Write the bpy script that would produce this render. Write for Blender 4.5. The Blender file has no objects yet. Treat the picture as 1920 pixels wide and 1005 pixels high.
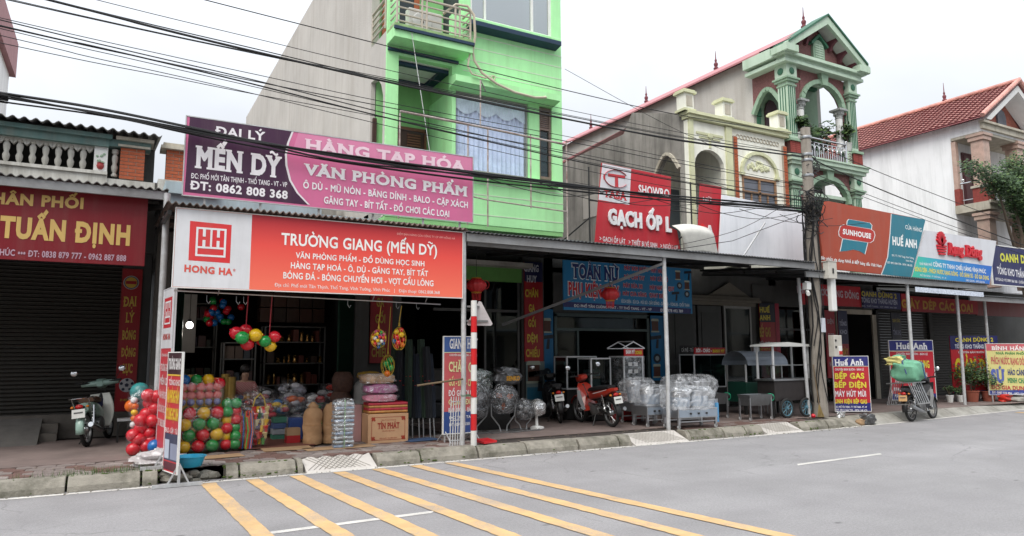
import bpy, bmesh, math, random, unicodedata
from mathutils import Vector, Matrix
random.seed(7)
R = math.radians
scene = bpy.context.scene
col = scene.collection

# ------------------------------------------------------------------ camera
cam = bpy.data.cameras.new('camera')
camo = bpy.data.objects.new('camera', cam); col.objects.link(camo)
cam.sensor_width = 36.0; cam.lens = 36.0 * 1333.7 / 1920; cam.clip_start = .05; cam.clip_end = 2000
_F = Vector((0.48511299, 0.86623158, 0.11961702)); _R = Vector((0.87273126, -0.48818351, -0.00412405)); _U = Vector((-0.05482267, -0.10639414, 0.99281154))
camo.matrix_world = Matrix(((_R.x, _U.x, -_F.x, 0), (_R.y, _U.y, -_F.y, 0), (_R.z, _U.z, -_F.z, 1.65), (0, 0, 0, 1)))
scene.camera = camo

# ------------------------------------------------------------------ overcast sky, veiled sun, exposure
SUN_EL, SUN_AZ = R(52), R(232)
w = bpy.data.worlds.new('World'); scene.world = w; w.use_nodes = True
nt = w.node_tree; bg = nt.nodes['Background']
sky = nt.nodes.new('ShaderNodeTexSky'); sky.sky_type = 'NISHITA'; sky.sun_disc = False
sky.sun_elevation = SUN_EL; sky.sun_rotation = SUN_AZ; sky.air_density = 1.0; sky.dust_density = 6.0; sky.ozone_density = 1.0
bw = nt.nodes.new('ShaderNodeHueSaturation'); bw.inputs['Saturation'].default_value = .12
mx = nt.nodes.new('ShaderNodeMix'); mx.data_type = 'RGBA'; mx.inputs[0].default_value = .95
# standard overcast distribution: zenith three times as bright as the horizon, the same all round
tcw = nt.nodes.new('ShaderNodeTexCoord'); sx = nt.nodes.new('ShaderNodeSeparateXYZ'); mr = nt.nodes.new('ShaderNodeMapRange'); vm = nt.nodes.new('ShaderNodeVectorMath'); vm.operation = 'SCALE'
nt.links.new(tcw.outputs['Generated'], sx.inputs[0]); nt.links.new(sx.outputs[2], mr.inputs[0]); mr.inputs[3].default_value = .235; mr.inputs[4].default_value = 1.0
vm.inputs[0].default_value = (11.6, 12.2, 13.1)
cn = nt.nodes.new('ShaderNodeTexNoise'); cn.inputs['Scale'].default_value = 2.6; cn.inputs['Detail'].default_value = 5; cn.inputs['Distortion'].default_value = .6   # soft cloud tone over the whole sky
cm = nt.nodes.new('ShaderNodeMapRange'); cm.inputs[1].default_value = .3; cm.inputs[2].default_value = .7; cm.inputs[3].default_value = .86; cm.inputs[4].default_value = 1.1
mu = nt.nodes.new('ShaderNodeMath'); mu.operation = 'MULTIPLY'; nt.links.new(tcw.outputs['Generated'], cn.inputs[0]); nt.links.new(cn.outputs[0], cm.inputs[0]); nt.links.new(cm.outputs[0], mu.inputs[0]); nt.links.new(mr.outputs[0], mu.inputs[1])
nt.links.new(mu.outputs[0], vm.inputs['Scale']); nt.links.new(vm.outputs[0], mx.inputs[7])
nt.links.new(sky.outputs[0], bw.inputs['Color']); nt.links.new(bw.outputs[0], mx.inputs[6]); nt.links.new(mx.outputs[2], bg.inputs[0])
bg.inputs[1].default_value = .1
sun = bpy.data.lights.new('sun', 'SUN'); sun.energy = 1.5; sun.angle = R(40); sun.color = (1, .95, .86)
suno = bpy.data.objects.new('sun', sun); col.objects.link(suno)
sd = Vector((math.sin(SUN_AZ) * math.cos(SUN_EL), math.cos(SUN_AZ) * math.cos(SUN_EL), math.sin(SUN_EL)))
suno.rotation_euler = (-sd).to_track_quat('-Z', 'Y').to_euler(); suno.location = (0, 0, 30)
vs = scene.view_settings; vs.view_transform = 'Standard'; vs.look = 'None'; vs.exposure = 0.87; vs.gamma = 1; vs.use_curve_mapping = False
scene.cycles.max_bounces = 6; scene.cycles.transparent_max_bounces = 24

# ------------------------------------------------------------------ materials
MATS = {}
def srgb(c):
    if isinstance(c, str):
        c = tuple(int(c[i:i + 2], 16) / 255 for i in (0, 2, 4))
        return tuple(x / 12.92 if x < .04045 else ((x + .055) / 1.055) ** 2.4 for x in c)
    return c
def mt(name, c, r=.6, m=0, var=.15, sc=5, bump=0, bsc=60, streak=0, sp=.4, dirt=None, dk=.5, emis=0, coat=0):
    """procedural surface: base colour, large soft variation, optional run-down streaks and dirt colour, fine bump"""
    if name in MATS: return MATS[name]
    c = srgb(c)
    M = bpy.data.materials.new(name); M.use_nodes = True; n = M.node_tree.nodes; L = M.node_tree.links; b = n['Principled BSDF']
    b.inputs['Roughness'].default_value = r; b.inputs['Metallic'].default_value = m; b.inputs['Specular IOR Level'].default_value = sp
    b.inputs['Coat Weight'].default_value = coat
    tc = n.new('ShaderNodeTexCoord'); mp = n.new('ShaderNodeMapping'); L.new(tc.outputs['Object'], mp.inputs[0])
    ns = n.new('ShaderNodeTexNoise'); ns.inputs['Scale'].default_value = sc; ns.inputs['Detail'].default_value = 7; ns.inputs['Roughness'].default_value = .62
    L.new(mp.outputs[0], ns.inputs[0])
    rp = n.new('ShaderNodeValToRGB'); e = rp.color_ramp.elements
    e[0].position = .28; e[1].position = .72
    e[0].color = (*[x * (1 - var) for x in c], 1); e[1].color = (*[min(1, x * (1 + var * .6)) for x in c], 1)
    L.new(ns.outputs[0], rp.inputs[0]); out = rp.outputs[0]
    if streak or dirt:
        m2 = n.new('ShaderNodeMapping'); L.new(tc.outputs['Object'], m2.inputs[0])
        m2.inputs['Scale'].default_value = (2.4, 2.4, .22) if streak else (.9, .9, .9)
        n2 = n.new('ShaderNodeTexNoise'); n2.inputs['Scale'].default_value = 1.6 if streak else sc * .35; n2.inputs['Detail'].default_value = 8; n2.inputs['Roughness'].default_value = .7
        L.new(m2.outputs[0], n2.inputs[0])
        r2 = n.new('ShaderNodeValToRGB'); r2.color_ramp.elements[0].position = .45; r2.color_ramp.elements[1].position = .72
        r2.color_ramp.elements[0].color = (0, 0, 0, 1); r2.color_ramp.elements[1].color = (dk, dk, dk, 1)
        L.new(n2.outputs[0], r2.inputs[0])
        mi = n.new('ShaderNodeMix'); mi.data_type = 'RGBA'; L.new(r2.outputs[0], mi.inputs[0]); L.new(out, mi.inputs[6])
        mi.inputs[7].default_value = (*srgb(dirt or '3a3a36'), 1); out = mi.outputs[2]
    L.new(out, b.inputs['Base Color'])
    if bump:
        nb = n.new('ShaderNodeTexNoise'); nb.inputs['Scale'].default_value = bsc; nb.inputs['Detail'].default_value = 4; L.new(tc.outputs['Object'], nb.inputs[0])
        bp = n.new('ShaderNodeBump'); bp.inputs['Strength'].default_value = bump; bp.inputs['Distance'].default_value = .02; L.new(nb.outputs[0], bp.inputs['Height']); L.new(bp.outputs[0], b.inputs['Normal'])
    if emis:
        b.inputs['Emission Color'].default_value = (*c, 1); b.inputs['Emission Strength'].default_value = emis
    MATS[name] = M
    return M
def film(name, tint=(.9, .92, .95), clear=.6, bump=.8, sc=9, rough=.12, gloss=.75):
    """clear crinkled plastic film"""
    if name in MATS: return MATS[name]
    M = bpy.data.materials.new(name); M.use_nodes = True; n = M.node_tree.nodes; L = M.node_tree.links; b = n['Principled BSDF']
    b.inputs['Base Color'].default_value = (*tint, 1); b.inputs['Roughness'].default_value = rough; b.inputs['Specular IOR Level'].default_value = .8
    gl = n.new('ShaderNodeBsdfGlossy'); gl.inputs['Roughness'].default_value = rough; gl.inputs[0].default_value = (.85, .87, .9, 1); m1 = n.new('ShaderNodeMixShader'); m1.inputs[0].default_value = gloss
    tr = n.new('ShaderNodeBsdfTransparent'); ms = n.new('ShaderNodeMixShader')
    tc = n.new('ShaderNodeTexCoord'); ns = n.new('ShaderNodeTexNoise'); ns.inputs['Scale'].default_value = sc; ns.inputs['Detail'].default_value = 5; ns.inputs['Distortion'].default_value = 1.6
    L.new(tc.outputs['Object'], ns.inputs[0])
    bp = n.new('ShaderNodeBump'); bp.inputs['Strength'].default_value = bump; bp.inputs['Distance'].default_value = .06; L.new(ns.outputs[0], bp.inputs['Height']); L.new(bp.outputs[0], b.inputs['Normal']); L.new(bp.outputs[0], gl.inputs['Normal']); L.new(b.outputs[0], m1.inputs[1]); L.new(gl.outputs[0], m1.inputs[2])
    r2 = n.new('ShaderNodeMapRange'); r2.inputs[1].default_value = .35; r2.inputs[2].default_value = .7; r2.inputs[3].default_value = min(1, clear + .22); r2.inputs[4].default_value = max(0, clear - (.3 if clear < .9 else .12))
    L.new(ns.outputs[0], r2.inputs[0]); L.new(r2.outputs[0], ms.inputs[0]); L.new(m1.outputs[0], ms.inputs[1]); L.new(tr.outputs[0], ms.inputs[2])
    L.new(ms.outputs[0], n['Material Output'].inputs[0]); MATS[name] = M
    return M
def glass(name, tint=(.5, .6, .6), refl=.05, clear=.75):
    if name in MATS: return MATS[name]
    M = bpy.data.materials.new(name); M.use_nodes = True; n = M.node_tree.nodes; L = M.node_tree.links
    n.remove(n['Principled BSDF'])
    tr = n.new('ShaderNodeBsdfTransparent'); tr.inputs[0].default_value = (*[x * clear + (1 - clear) * .1 for x in tint], 1)
    gl = n.new('ShaderNodeBsdfGlossy'); gl.inputs['Roughness'].default_value = .03; gl.inputs[0].default_value = (.9, .95, .95, 1)
    fr = n.new('ShaderNodeFresnel'); fr.inputs[0].default_value = 1.5
    ma = n.new('ShaderNodeMath'); ma.operation = 'ADD'; ma.inputs[1].default_value = refl - .04; L.new(fr.outputs[0], ma.inputs[0])
    ge = n.new('ShaderNodeNewGeometry'); fb = n.new('ShaderNodeMath'); fb.operation = 'SUBTRACT'; fb.inputs[0].default_value = 1; L.new(ge.outputs['Backfacing'], fb.inputs[1]); mb_ = n.new('ShaderNodeMath'); mb_.operation = 'MULTIPLY'; L.new(ma.outputs[0], mb_.inputs[0]); L.new(fb.outputs[0], mb_.inputs[1])   # only the outer face of a pane reflects
    ms = n.new('ShaderNodeMixShader'); L.new(mb_.outputs[0], ms.inputs[0]); L.new(tr.outputs[0], ms.inputs[1]); L.new(gl.outputs[0], ms.inputs[2]); L.new(ms.outputs[0], n['Material Output'].inputs[0])
    MATS[name] = M
    return M
def P(name):  # plain paint / plastic by hex
    return mt('paint_' + name, tuple(x * .92 for x in srgb(name)), .45, var=.07, sc=3, streak=1, dirt='7d756c', dk=.16)
STEEL = mt('steel', (.42, .43, .44), .32, .9, .15, 12)
GALV = mt('galvanised', (.50, .51, .52), .5, .2, .2, 9, dirt='6b5a48', dk=.35)
DARK = mt('dark_metal', (.03, .03, .03), .5, .3, .3)
BLACK = mt('black_plastic', (.015, .015, .016), .45, 0, .2)
RUBBER = mt('rubber', (.022, .022, .022), .85, 0, .2, 30, .3, 200)
CHROME = mt('chrome', (.62, .62, .63), .16, 1, .05)
WHITE = mt('white_paint', (.72, .72, .70), .5, 0, .08, 4)
CLEAR = film('clear_film', clear=.955, bump=.35, gloss=.92); WRAP = film('wrap_film', clear=.72, sc=6, bump=.8, gloss=.3); DUSTY = film('dusty_film', (.3, .31, .33), .82, .9, 8, .2, .45)
GLASS = glass('window_glass')

# ------------------------------------------------------------------ mesh builder and object helpers
class MB:
    def __init__(s): s.v = []; s.f = []; s.mi = []; s.cm = 0
    def add(s, vs, fs):
        o = len(s.v); s.v += [tuple(v) for v in vs]
        for f in fs: s.f.append(tuple(i + o for i in f)); s.mi.append(s.cm)
        return s
    def m(s, i): s.cm = i; return s
    def box(s, x0, y0, z0, x1, y1, z1):
        return s.add([(x0, y0, z0), (x1, y0, z0), (x1, y1, z0), (x0, y1, z0), (x0, y0, z1), (x1, y0, z1), (x1, y1, z1), (x0, y1, z1)],
                     [(0, 3, 2, 1), (4, 5, 6, 7), (0, 1, 5, 4), (1, 2, 6, 5), (2, 3, 7, 6), (3, 0, 4, 7)])
    def cbox(s, c, d, rz=0, rx=0, ry=0):
        Mx = Matrix.Translation(c) @ Matrix.Rotation(rz, 4, 'Z') @ Matrix.Rotation(ry, 4, 'Y') @ Matrix.Rotation(rx, 4, 'X')
        b = MB().box(-d[0] / 2, -d[1] / 2, -d[2] / 2, d[0] / 2, d[1] / 2, d[2] / 2)
        return s.add([Mx @ Vector(v) for v in b.v], b.f)
    def bar(s, p, q, a, b=None):
        p, q = Vector(p), Vector(q); b = b or a; d = (q - p).normalized()
        u = Vector((0, 0, 1)) if abs(d.z) < .9 else Vector((0, 1, 0))
        x = d.cross(u).normalized() * a / 2; y = d.cross(x).normalized() * b / 2
        vs = [p - x - y, p + x - y, p + x + y, p - x + y, q - x - y, q + x - y, q + x + y, q - x + y]
        return s.add(vs, [(0, 1, 2, 3), (7, 6, 5, 4), (0, 4, 5, 1), (1, 5, 6, 2), (2, 6, 7, 3), (3, 7, 4, 0)])
    def tube(s, pts, r, n=8, caps=True):
        pts = [Vector(p) for p in pts]; k = len(pts); rs = r if isinstance(r, (list, tuple)) else [r] * k
        vs = []; fs = []; pu = None
        for i, p in enumerate(pts):
            d = (pts[min(i + 1, k - 1)] - pts[max(i - 1, 0)])
            d = d.normalized() if d.length > 1e-9 else Vector((0, 0, 1))
            if pu is None: pu = Vector((0, 0, 1)) if abs(d.z) < .9 else Vector((1, 0, 0))
            u = (pu - d * pu.dot(d)); u = u.normalized() if u.length > 1e-6 else d.orthogonal().normalized(); pu = u; t = d.cross(u)
            for j in range(n):
                a = 2 * math.pi * j / n; vs.append(p + (u * math.cos(a) + t * math.sin(a)) * rs[i])
        for i in range(k - 1):
            for j in range(n): fs.append((i * n + j, i * n + (j + 1) % n, (i + 1) * n + (j + 1) % n, (i + 1) * n + j))
        if caps: fs.append(tuple(range(n - 1, -1, -1))); fs.append(tuple((k - 1) * n + j for j in range(n)))
        return s.add(vs, fs)
    def lathe(s, prof, n=16, c=(0, 0, 0), ax=None, caps=True):
        """profile (r, h) turned about z (or axis ax) at c"""
        q = Vector((0, 0, 1)).rotation_difference(Vector(ax)) if ax else None
        vs = []; fs = []; c = Vector(c)
        for r, h in prof:
            for j in range(n):
                a = 2 * math.pi * j / n; v = Vector((r * math.cos(a), r * math.sin(a), h)); vs.append(c + (q @ v if q else v))
        k = len(prof)
        for i in range(k - 1):
            for j in range(n): fs.append((i * n + j, i * n + (j + 1) % n, (i + 1) * n + (j + 1) % n, (i + 1) * n + j))
        if caps:
            if prof[0][0] > 1e-4: fs.append(tuple(range(n - 1, -1, -1)))
            if prof[-1][0] > 1e-4: fs.append(tuple((k - 1) * n + j for j in range(n)))
        return s.add(vs, fs)
    def ball(s, c, r, n=12, k=8, sx=1, sy=1, sz=1):
        pr = [(max(1e-5, r * math.sin(math.pi * i / k)), -r * math.cos(math.pi * i / k)) for i in range(k + 1)]
        b = MB().lathe(pr, n, caps=False)
        return s.add([(c[0] + v[0] * sx, c[1] + v[1] * sy, c[2] + v[2] * sz) for v in b.v], b.f)
    def torus(s, c, Rr, r, n=24, k=8, ax='Y', sx=1):
        vs = []; fs = []
        for i in range(n):
            a = 2 * math.pi * i / n
            for j in range(k):
                t = 2 * math.pi * j / k; q = Rr + r * math.cos(t); h = r * math.sin(t) * sx
                p = {'Y': (q * math.cos(a), h, q * math.sin(a)), 'X': (h, q * math.cos(a), q * math.sin(a)), 'Z': (q * math.cos(a), q * math.sin(a), h)}[ax]
                vs.append((c[0] + p[0], c[1] + p[1], c[2] + p[2]))
        for i in range(n):
            for j in range(k): fs.append((i * k + j, ((i + 1) % n) * k + j, ((i + 1) % n) * k + (j + 1) % k, i * k + (j + 1) % k))
        return s.add(vs, fs)
    def ext(s, poly, a, b, pl='XZ'):
        """polygon extruded between a and b along the axis missing from pl"""
        def T(p, h): return {'XZ': (p[0], h, p[1]), 'YZ': (h, p[0], p[1]), 'XY': (p[0], p[1], h)}[pl]
        n = len(poly); vs = [T(p, a) for p in poly] + [T(p, b) for p in poly]
        fs = [tuple(range(n)), tuple(range(2 * n - 1, n - 1, -1))] + [(i, i + n, (i + 1) % n + n, (i + 1) % n) for i in range(n)]
        return s.add(vs, fs)
    def quad(s, *p): return s.add(p, [tuple(range(len(p)))])
    def grid(s, fn, nu, nv, cu=False):
        vs = [fn(i / nu, j / nv) for i in range(nu + 1) for j in range(nv + 1)]
        fs = [(i * (nv + 1) + j, (i + 1) * (nv + 1) + j, (i + 1) * (nv + 1) + j + 1, i * (nv + 1) + j + 1) for i in range(nu) for j in range(nv)]
        return s.add(vs, fs)
    def arch(s, x0, x1, z0, zs, zt, y0, y1, X0, X1, Z1, n=10):
        """wall panel X0..X1, z0..Z1 with an arched opening x0..x1, springing at zs, crown at zt (in the XZ plane, y0..y1 thick)"""
        c = (x0 + x1) / 2; a = (x1 - x0) / 2; pts = [(x0, z0), (x0, zs)] + [(c - a * math.cos(math.pi * i / n), zs + (zt - zs) * math.sin(math.pi * i / n)) for i in range(1, n)] + [(x1, zs), (x1, z0)]
        s.ext([(X0, z0), (x0, z0), (x0, zs), (x0, Z1), (X0, Z1)], y0, y1); s.ext([(x1, z0), (X1, z0), (X1, Z1), (x1, Z1), (x1, zs)], y0, y1)
        ar = pts[1:-1]
        for p, q in zip(ar, ar[1:]): s.ext([p, q, (q[0], Z1), (p[0], Z1)], y0, y1)
        return s
    def xf(s, Mx): s.v = [tuple(Mx @ Vector(v)) for v in s.v]; return s
    def mesh(s, name, mats, smooth=False):
        me = bpy.data.meshes.new(name); me.from_pydata(s.v, [], s.f)
        for m in (mats if isinstance(mats, (list, tuple)) else [mats]): me.materials.append(m)
        if any(s.mi): me.polygons.foreach_set('material_index', s.mi)
        bm = bmesh.new(); bm.from_mesh(me); bmesh.ops.recalc_face_normals(bm, faces=bm.faces); bm.to_mesh(me); bm.free()
        if smooth:
            me.polygons.foreach_set('use_smooth', [True] * len(me.polygons))
            try: me.set_sharp_from_angle(angle=R(40))
            except Exception: pass
        return me
    def bld(s, name, mats, parent=None, smooth=False, bevel=0):
        o = link(name, s.mesh(name, mats, smooth), parent)
        if bevel:
            b = o.modifiers.new('bevel', 'BEVEL'); b.width = bevel; b.segments = 2; b.limit_method = 'ANGLE'
        return o
WORLD = set()
def link(name, me, parent=None):
    o = bpy.data.objects.new(name, me); col.objects.link(o)
    if parent is not None:
        o.parent = parent
        if parent.name in WORLD: o.matrix_parent_inverse = parent.matrix_basis.inverted()
    return o
def tag(o, label=None, cat=None, group=None, kind=None):
    if label: o['label'] = label
    if cat: o['category'] = cat
    if group: o['group'] = group
    if kind: o['kind'] = kind
    return o
def thing(name, label, cat, loc=(0, 0, 0), rz=0, group=None, world=False):
    """an Empty at the thing's base; world=True means its parts are given in world coordinates"""
    o = bpy.data.objects.new(name, None); col.objects.link(o); o.empty_display_size = .2
    o.matrix_basis = Matrix.Translation(loc) @ Matrix.Rotation(rz, 4, 'Z')
    if world: WORLD.add(o.name)
    return tag(o, label, cat, group)
def struct(name, mb, m, parent=None, smooth=False):
    o = mb.bld(name, m, parent, smooth)
    if parent is None: o['kind'] = 'structure'
    return o
def dup(src, loc, rz=0, label=None, parent=None):
    c = src.copy(); col.objects.link(c); c.parent = parent
    if parent is None:
        c.matrix_basis = Matrix.Translation(loc) @ Matrix.Rotation(rz, 4, 'Z')
        if label: c['label'] = label
    for ch in src.children: dup(ch, None, 0, None, c)
    return c
# ------------------------------------------------------------------ lettering: flat glyph meshes with our own accents
GL = {}
def _raw(s, off):
    c = bpy.data.curves.new('glyph', 'FONT'); c.body = s; c.size = 1; c.offset = off; c.resolution_u = 3; c.fill_mode = 'FRONT'
    o = bpy.data.objects.new('glyph', c); me = o.to_mesh()
    v = [(p.co.x, p.co.y) for p in me.vertices]; f = [tuple(p.vertices) for p in me.polygons]
    o.to_mesh_clear(); bpy.data.objects.remove(o); bpy.data.curves.remove(c)
    return v, f
def _area(v, f):
    t = 0
    for q in f:
        for i in range(1, len(q) - 1):
            a, b, c = v[q[0]], v[q[i]], v[q[i + 1]]; t += abs((b[0] - a[0]) * (c[1] - a[1]) - (c[0] - a[0]) * (b[1] - a[1])) / 2
    return t
def _bound(v, f):
    e = {}
    for q in f:
        for i in range(len(q)):
            a, b = q[i], q[(i + 1) % len(q)]; k = (min(a, b), max(a, b)); e[k] = e.get(k, 0) + 1
    return [k for k, n in e.items() if n == 1]
_hv = _raw('HH', 0)[0]; _HH = max(p[0] for p in _hv); CAP = max(p[1] for p in _hv)
def glyph(ch, off, serif):
    k = (ch, off, serif)
    if k in GL: return GL[k]
    if ch == ' ':
        GL[k] = ([], [], .30, 0, .30, (0, 0)); return GL[k]
    v0, f0 = _raw(ch, 0); adv = max(p[0] for p in _raw('H' + ch + 'H', 0)[0]) - _HH
    a0 = _area(v0, f0); per = sum(math.dist(v0[a], v0[b]) for a, b in _bound(v0, f0)); o = off; v, f = v0, f0
    while o > .004:
        v, f = _raw(ch, o); ex = a0 + per * o
        if abs(_area(v, f) - ex) < .1 * ex and (max(p[1] for p in v) < max(p[1] for p in v0) + o * 2.5): break
        o -= .007; v, f = v0, f0
    rib = []
    if off - o > .008:      # outline the glyph with ribbons where the curve offset fails
        v, f, o = list(v0), list(f0), off; nb0 = len(v)
        for a, b in _bound(v0, f0):
            p, q = v0[a], v0[b]; d = math.dist(p, q)
            if d < 1e-5: continue
            ux, uy = (q[0] - p[0]) / d * off * .6, (q[1] - p[1]) / d * off * .6; nx, ny = -uy / .6, ux / .6; i = len(v)
            v += [(p[0] - ux + nx, p[1] - uy + ny), (q[0] + ux + nx, q[1] + uy + ny), (q[0] + ux - nx, q[1] + uy - ny), (p[0] - ux - nx, p[1] - uy - ny)]; f.append((i, i + 1, i + 2, i + 3))
    else: nb0 = len(v)
    x0, x1 = min(p[0] for p in v0), max(p[0] for p in v0)
    nb = len(v)
    if serif:
        v, f = list(v), list(f); w_ = .075 + o * .6; h = .05 + o * .4
        for a, b in _bound(v0, f0):
            p, q = v0[a], v0[b]
            for lvl, s in ((0, 1), (CAP, -1)):
                if abs(p[1] - lvl) < .02 and abs(q[1] - lvl) < .02 and .05 < abs(p[0] - q[0]) < .8 and ch not in 'OCGQSĐ&-.,:0123456789()':
                    l, r_ = min(p[0], q[0]) - w_, max(p[0], q[0]) + w_ * (1 if abs(p[0] - q[0]) < .3 else .1)
                    y0 = lvl - o * s; i = len(v); v += [(l, y0), (r_, y0), (r_, y0 + s * h), (l, y0 + s * h)]; f.append((i, i + 1, i + 2, i + 3) if s > 0 else (i + 3, i + 2, i + 1, i))
    GL[k] = (v, f, adv, x0, x1, (nb0, nb))
    return GL[k]
def _stroke(pts, w):
    v = []; f = []
    for i, p in enumerate(pts):
        a, b = pts[max(i - 1, 0)], pts[min(i + 1, len(pts) - 1)]; d = math.hypot(b[0] - a[0], b[1] - a[1]); nx, ny = -(b[1] - a[1]) / d * w / 2, (b[0] - a[0]) / d * w / 2
        v += [(p[0] + nx, p[1] + ny), (p[0] - nx, p[1] - ny)]
    for i in range(len(pts) - 1): f.append((2 * i, 2 * i + 1, 2 * i + 3, 2 * i + 2))
    return v, f
def _mark(m, cx, top, x1, w, hat, up):
    """accent polygons above (or below) a letter centred on cx"""
    g = .06
    if m == '\u0302': return _stroke([(cx - .15, top + g), (cx, top + g + .13), (cx + .15, top + g)], w)
    if m == '\u0306': return _stroke([(cx + .14 * math.cos(a), top + g + .13 + .11 * math.sin(a)) for a in [math.pi + i * math.pi / 6 for i in range(7)]], w)
    dx, dy = (.17, .12) if hat else (0, 0)
    if m == '\u0301': return _stroke([(cx - .05 + dx, top + g + dy), (cx + .08 + dx, top + g + .16 + dy)], w * 1.1)
    if m == '\u0300': return _stroke([(cx + .05 + dx * .9, top + g + dy), (cx - .08 + dx * .9, top + g + .16 + dy)], w * 1.1)
    if m == '\u0309': return _stroke([(cx - .07 + dx, top + g + .17 + dy), (cx + .02 + dx, top + g + .2 + dy), (cx + .06 + dx, top + g + .13 + dy), (cx + dx, top + g + .08 + dy), (cx + dx, top + g + .02 + dy)], w * .9)
    if m == '\u0303':
        z = .14 if hat else 0
        return _stroke([(cx - .2 + .4 * i / 12, top + g + .08 + z + .045 * math.sin(i / 12 * 2 * math.pi)) for i in range(13)], .055 + w * .22)
    if m == '\u031b': return _stroke([(x1 - .03, top - .09), (x1 + .05, top - .05), (x1 + .08, top + .06)], w)
    if m == '\u0323':
        r = .062 + w * .15; n = 8
        return [(cx + r * math.cos(6.283 * i / n), -.14 + r * math.sin(6.283 * i / n)) for i in range(n)], [tuple(range(n))]
    return [], []
def layout(s, off, serif, sp=0):
    V = []; F = []; x = 0; D = []; par = 0
    def put(v, f, dx, d):
        o = len(V); V.extend((p[0] + dx, p[1]) for p in v); D.extend([d] * len(v)); F.extend(tuple(i + o for i in q) for q in f)
    for ch in s:
        bar = ch in 'Đđ'; dec = unicodedata.normalize('NFD', 'D' if ch == 'Đ' else 'd' if ch == 'đ' else ch); base = dec[0]; marks = dec[1:]
        if base == 'i' and any(m in '\u0301\u0300\u0309\u0303' for m in marks): base = 'ı'
        v, f, adv, x0, x1, nb = glyph(base, off, serif); put(v, f, x, par * .2); par = 1 - par
        nb0, nb = nb; b0 = len(D) - len(v)
        for i in range(nb0, nb): D[b0 + i] = -.1 - .05 * (((i - nb0) // 4) % 6) - par * .4
        D[b0 + nb:] = [.5 + par * .3] * (len(v) - nb)
        lo = base.islower() or base == 'ı'; top = (max(p[1] for p in v) if v else 0) - off; cx = (x0 + x1) / 2; w_ = .075 + off * 1.3; hat = any(m in '\u0302\u0306' for m in marks)
        for m in marks:
            a, b = _mark(m, cx, top, x1, w_, hat, not lo); put(a, b, x, 1.2 + par * .3 if m != '\u031b' else 2)
        if bar:
            if ch == 'Đ': put([(x0 - .09, .31), (x0 + .24, .31), (x0 + .24, .4 + off), (x0 - .09, .4 + off)], [(0, 1, 2, 3)], x, 1)
            else: put([(x1 - .22, .56), (x1 + .07, .56), (x1 + .07, .62 + off), (x1 - .22, .62 + off)], [(0, 1, 2, 3)], x, 1)
        x += adv + off * 1.2 + sp
    return V, F, D
def text(parent, s, x0, x1, zb, cap, m, bold=.02, serif=False, y=-.006, name='lettering', ital=0, zr=None, depth=0, just=None, sp=0):
    """lettering on a sign: local x0..x1, baseline zb (zr at the right end), cap height, facing -Y"""
    V, F, D = layout(s, bold, serif, sp)
    if not V: return
    a, b = min(p[0] for p in V), max(p[0] for p in V); kx = (x1 - x0) / (b - a); kz = cap / CAP; zr = zb if zr is None else zr
    vs = []
    for (px, py), d in zip(V, D):
        t = (px - a) * kx; vs.append((x0 + t + ital * py * kz, y - d * .0012, zb + (zr - zb) * t / (x1 - x0) + py * kz))
    mb = MB().add(vs, F)
    if depth:
        n = len(mb.v); bd = _bound(mb.v, mb.f); mb.add([(p[0], p[1] + depth, p[2]) for p in vs], []); mb.f += [(i, j, j + n, i + n) for i, j in bd]; mb.mi += [0] * len(bd)
    me = bpy.data.meshes.new(name); me.from_pydata(mb.v, [], mb.f); me.materials.append(m)
    return link(name, me, parent)
def board(name, label, cat, loc, W, H, m, rz=0, tilt=0, th=.03, frame=None, poly=None, fw=.02, group=None, lean=0):
    """a flat sign: Empty at its lower left corner, board part, optional frame bars; local x right, z up, face at y=0 looking to -Y"""
    t = thing(name, label, cat, loc, rz, group)
    if tilt or lean: t.matrix_basis = t.matrix_basis @ Matrix.Rotation(tilt, 4, 'X') @ Matrix.Rotation(lean, 4, 'Y')
    mb = MB()
    if poly: mb.ext(poly, 0, th)
    else: mb.box(0, 0, 0, W, th, H)
    mb.bld('board', m, t)
    if frame:
        f = MB()
        for a in ((-fw, -fw, W + fw, 0), (-fw, H, W + fw, H + fw), (-fw, 0, 0, H), (W, 0, W + fw, H)): f.box(a[0], -.008, a[1], a[2], th + .004, a[3])
        f.bld('frame', frame, t)
    return t
def panel(t, x0, z0, x1, z1, m, name='colour_panel', y=-.003, poly=None):
    return MB().ext(poly or [(x0, z0), (x1, z0), (x1, z1), (x0, z1)], y, y + .002).bld(name, m, t)
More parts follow.
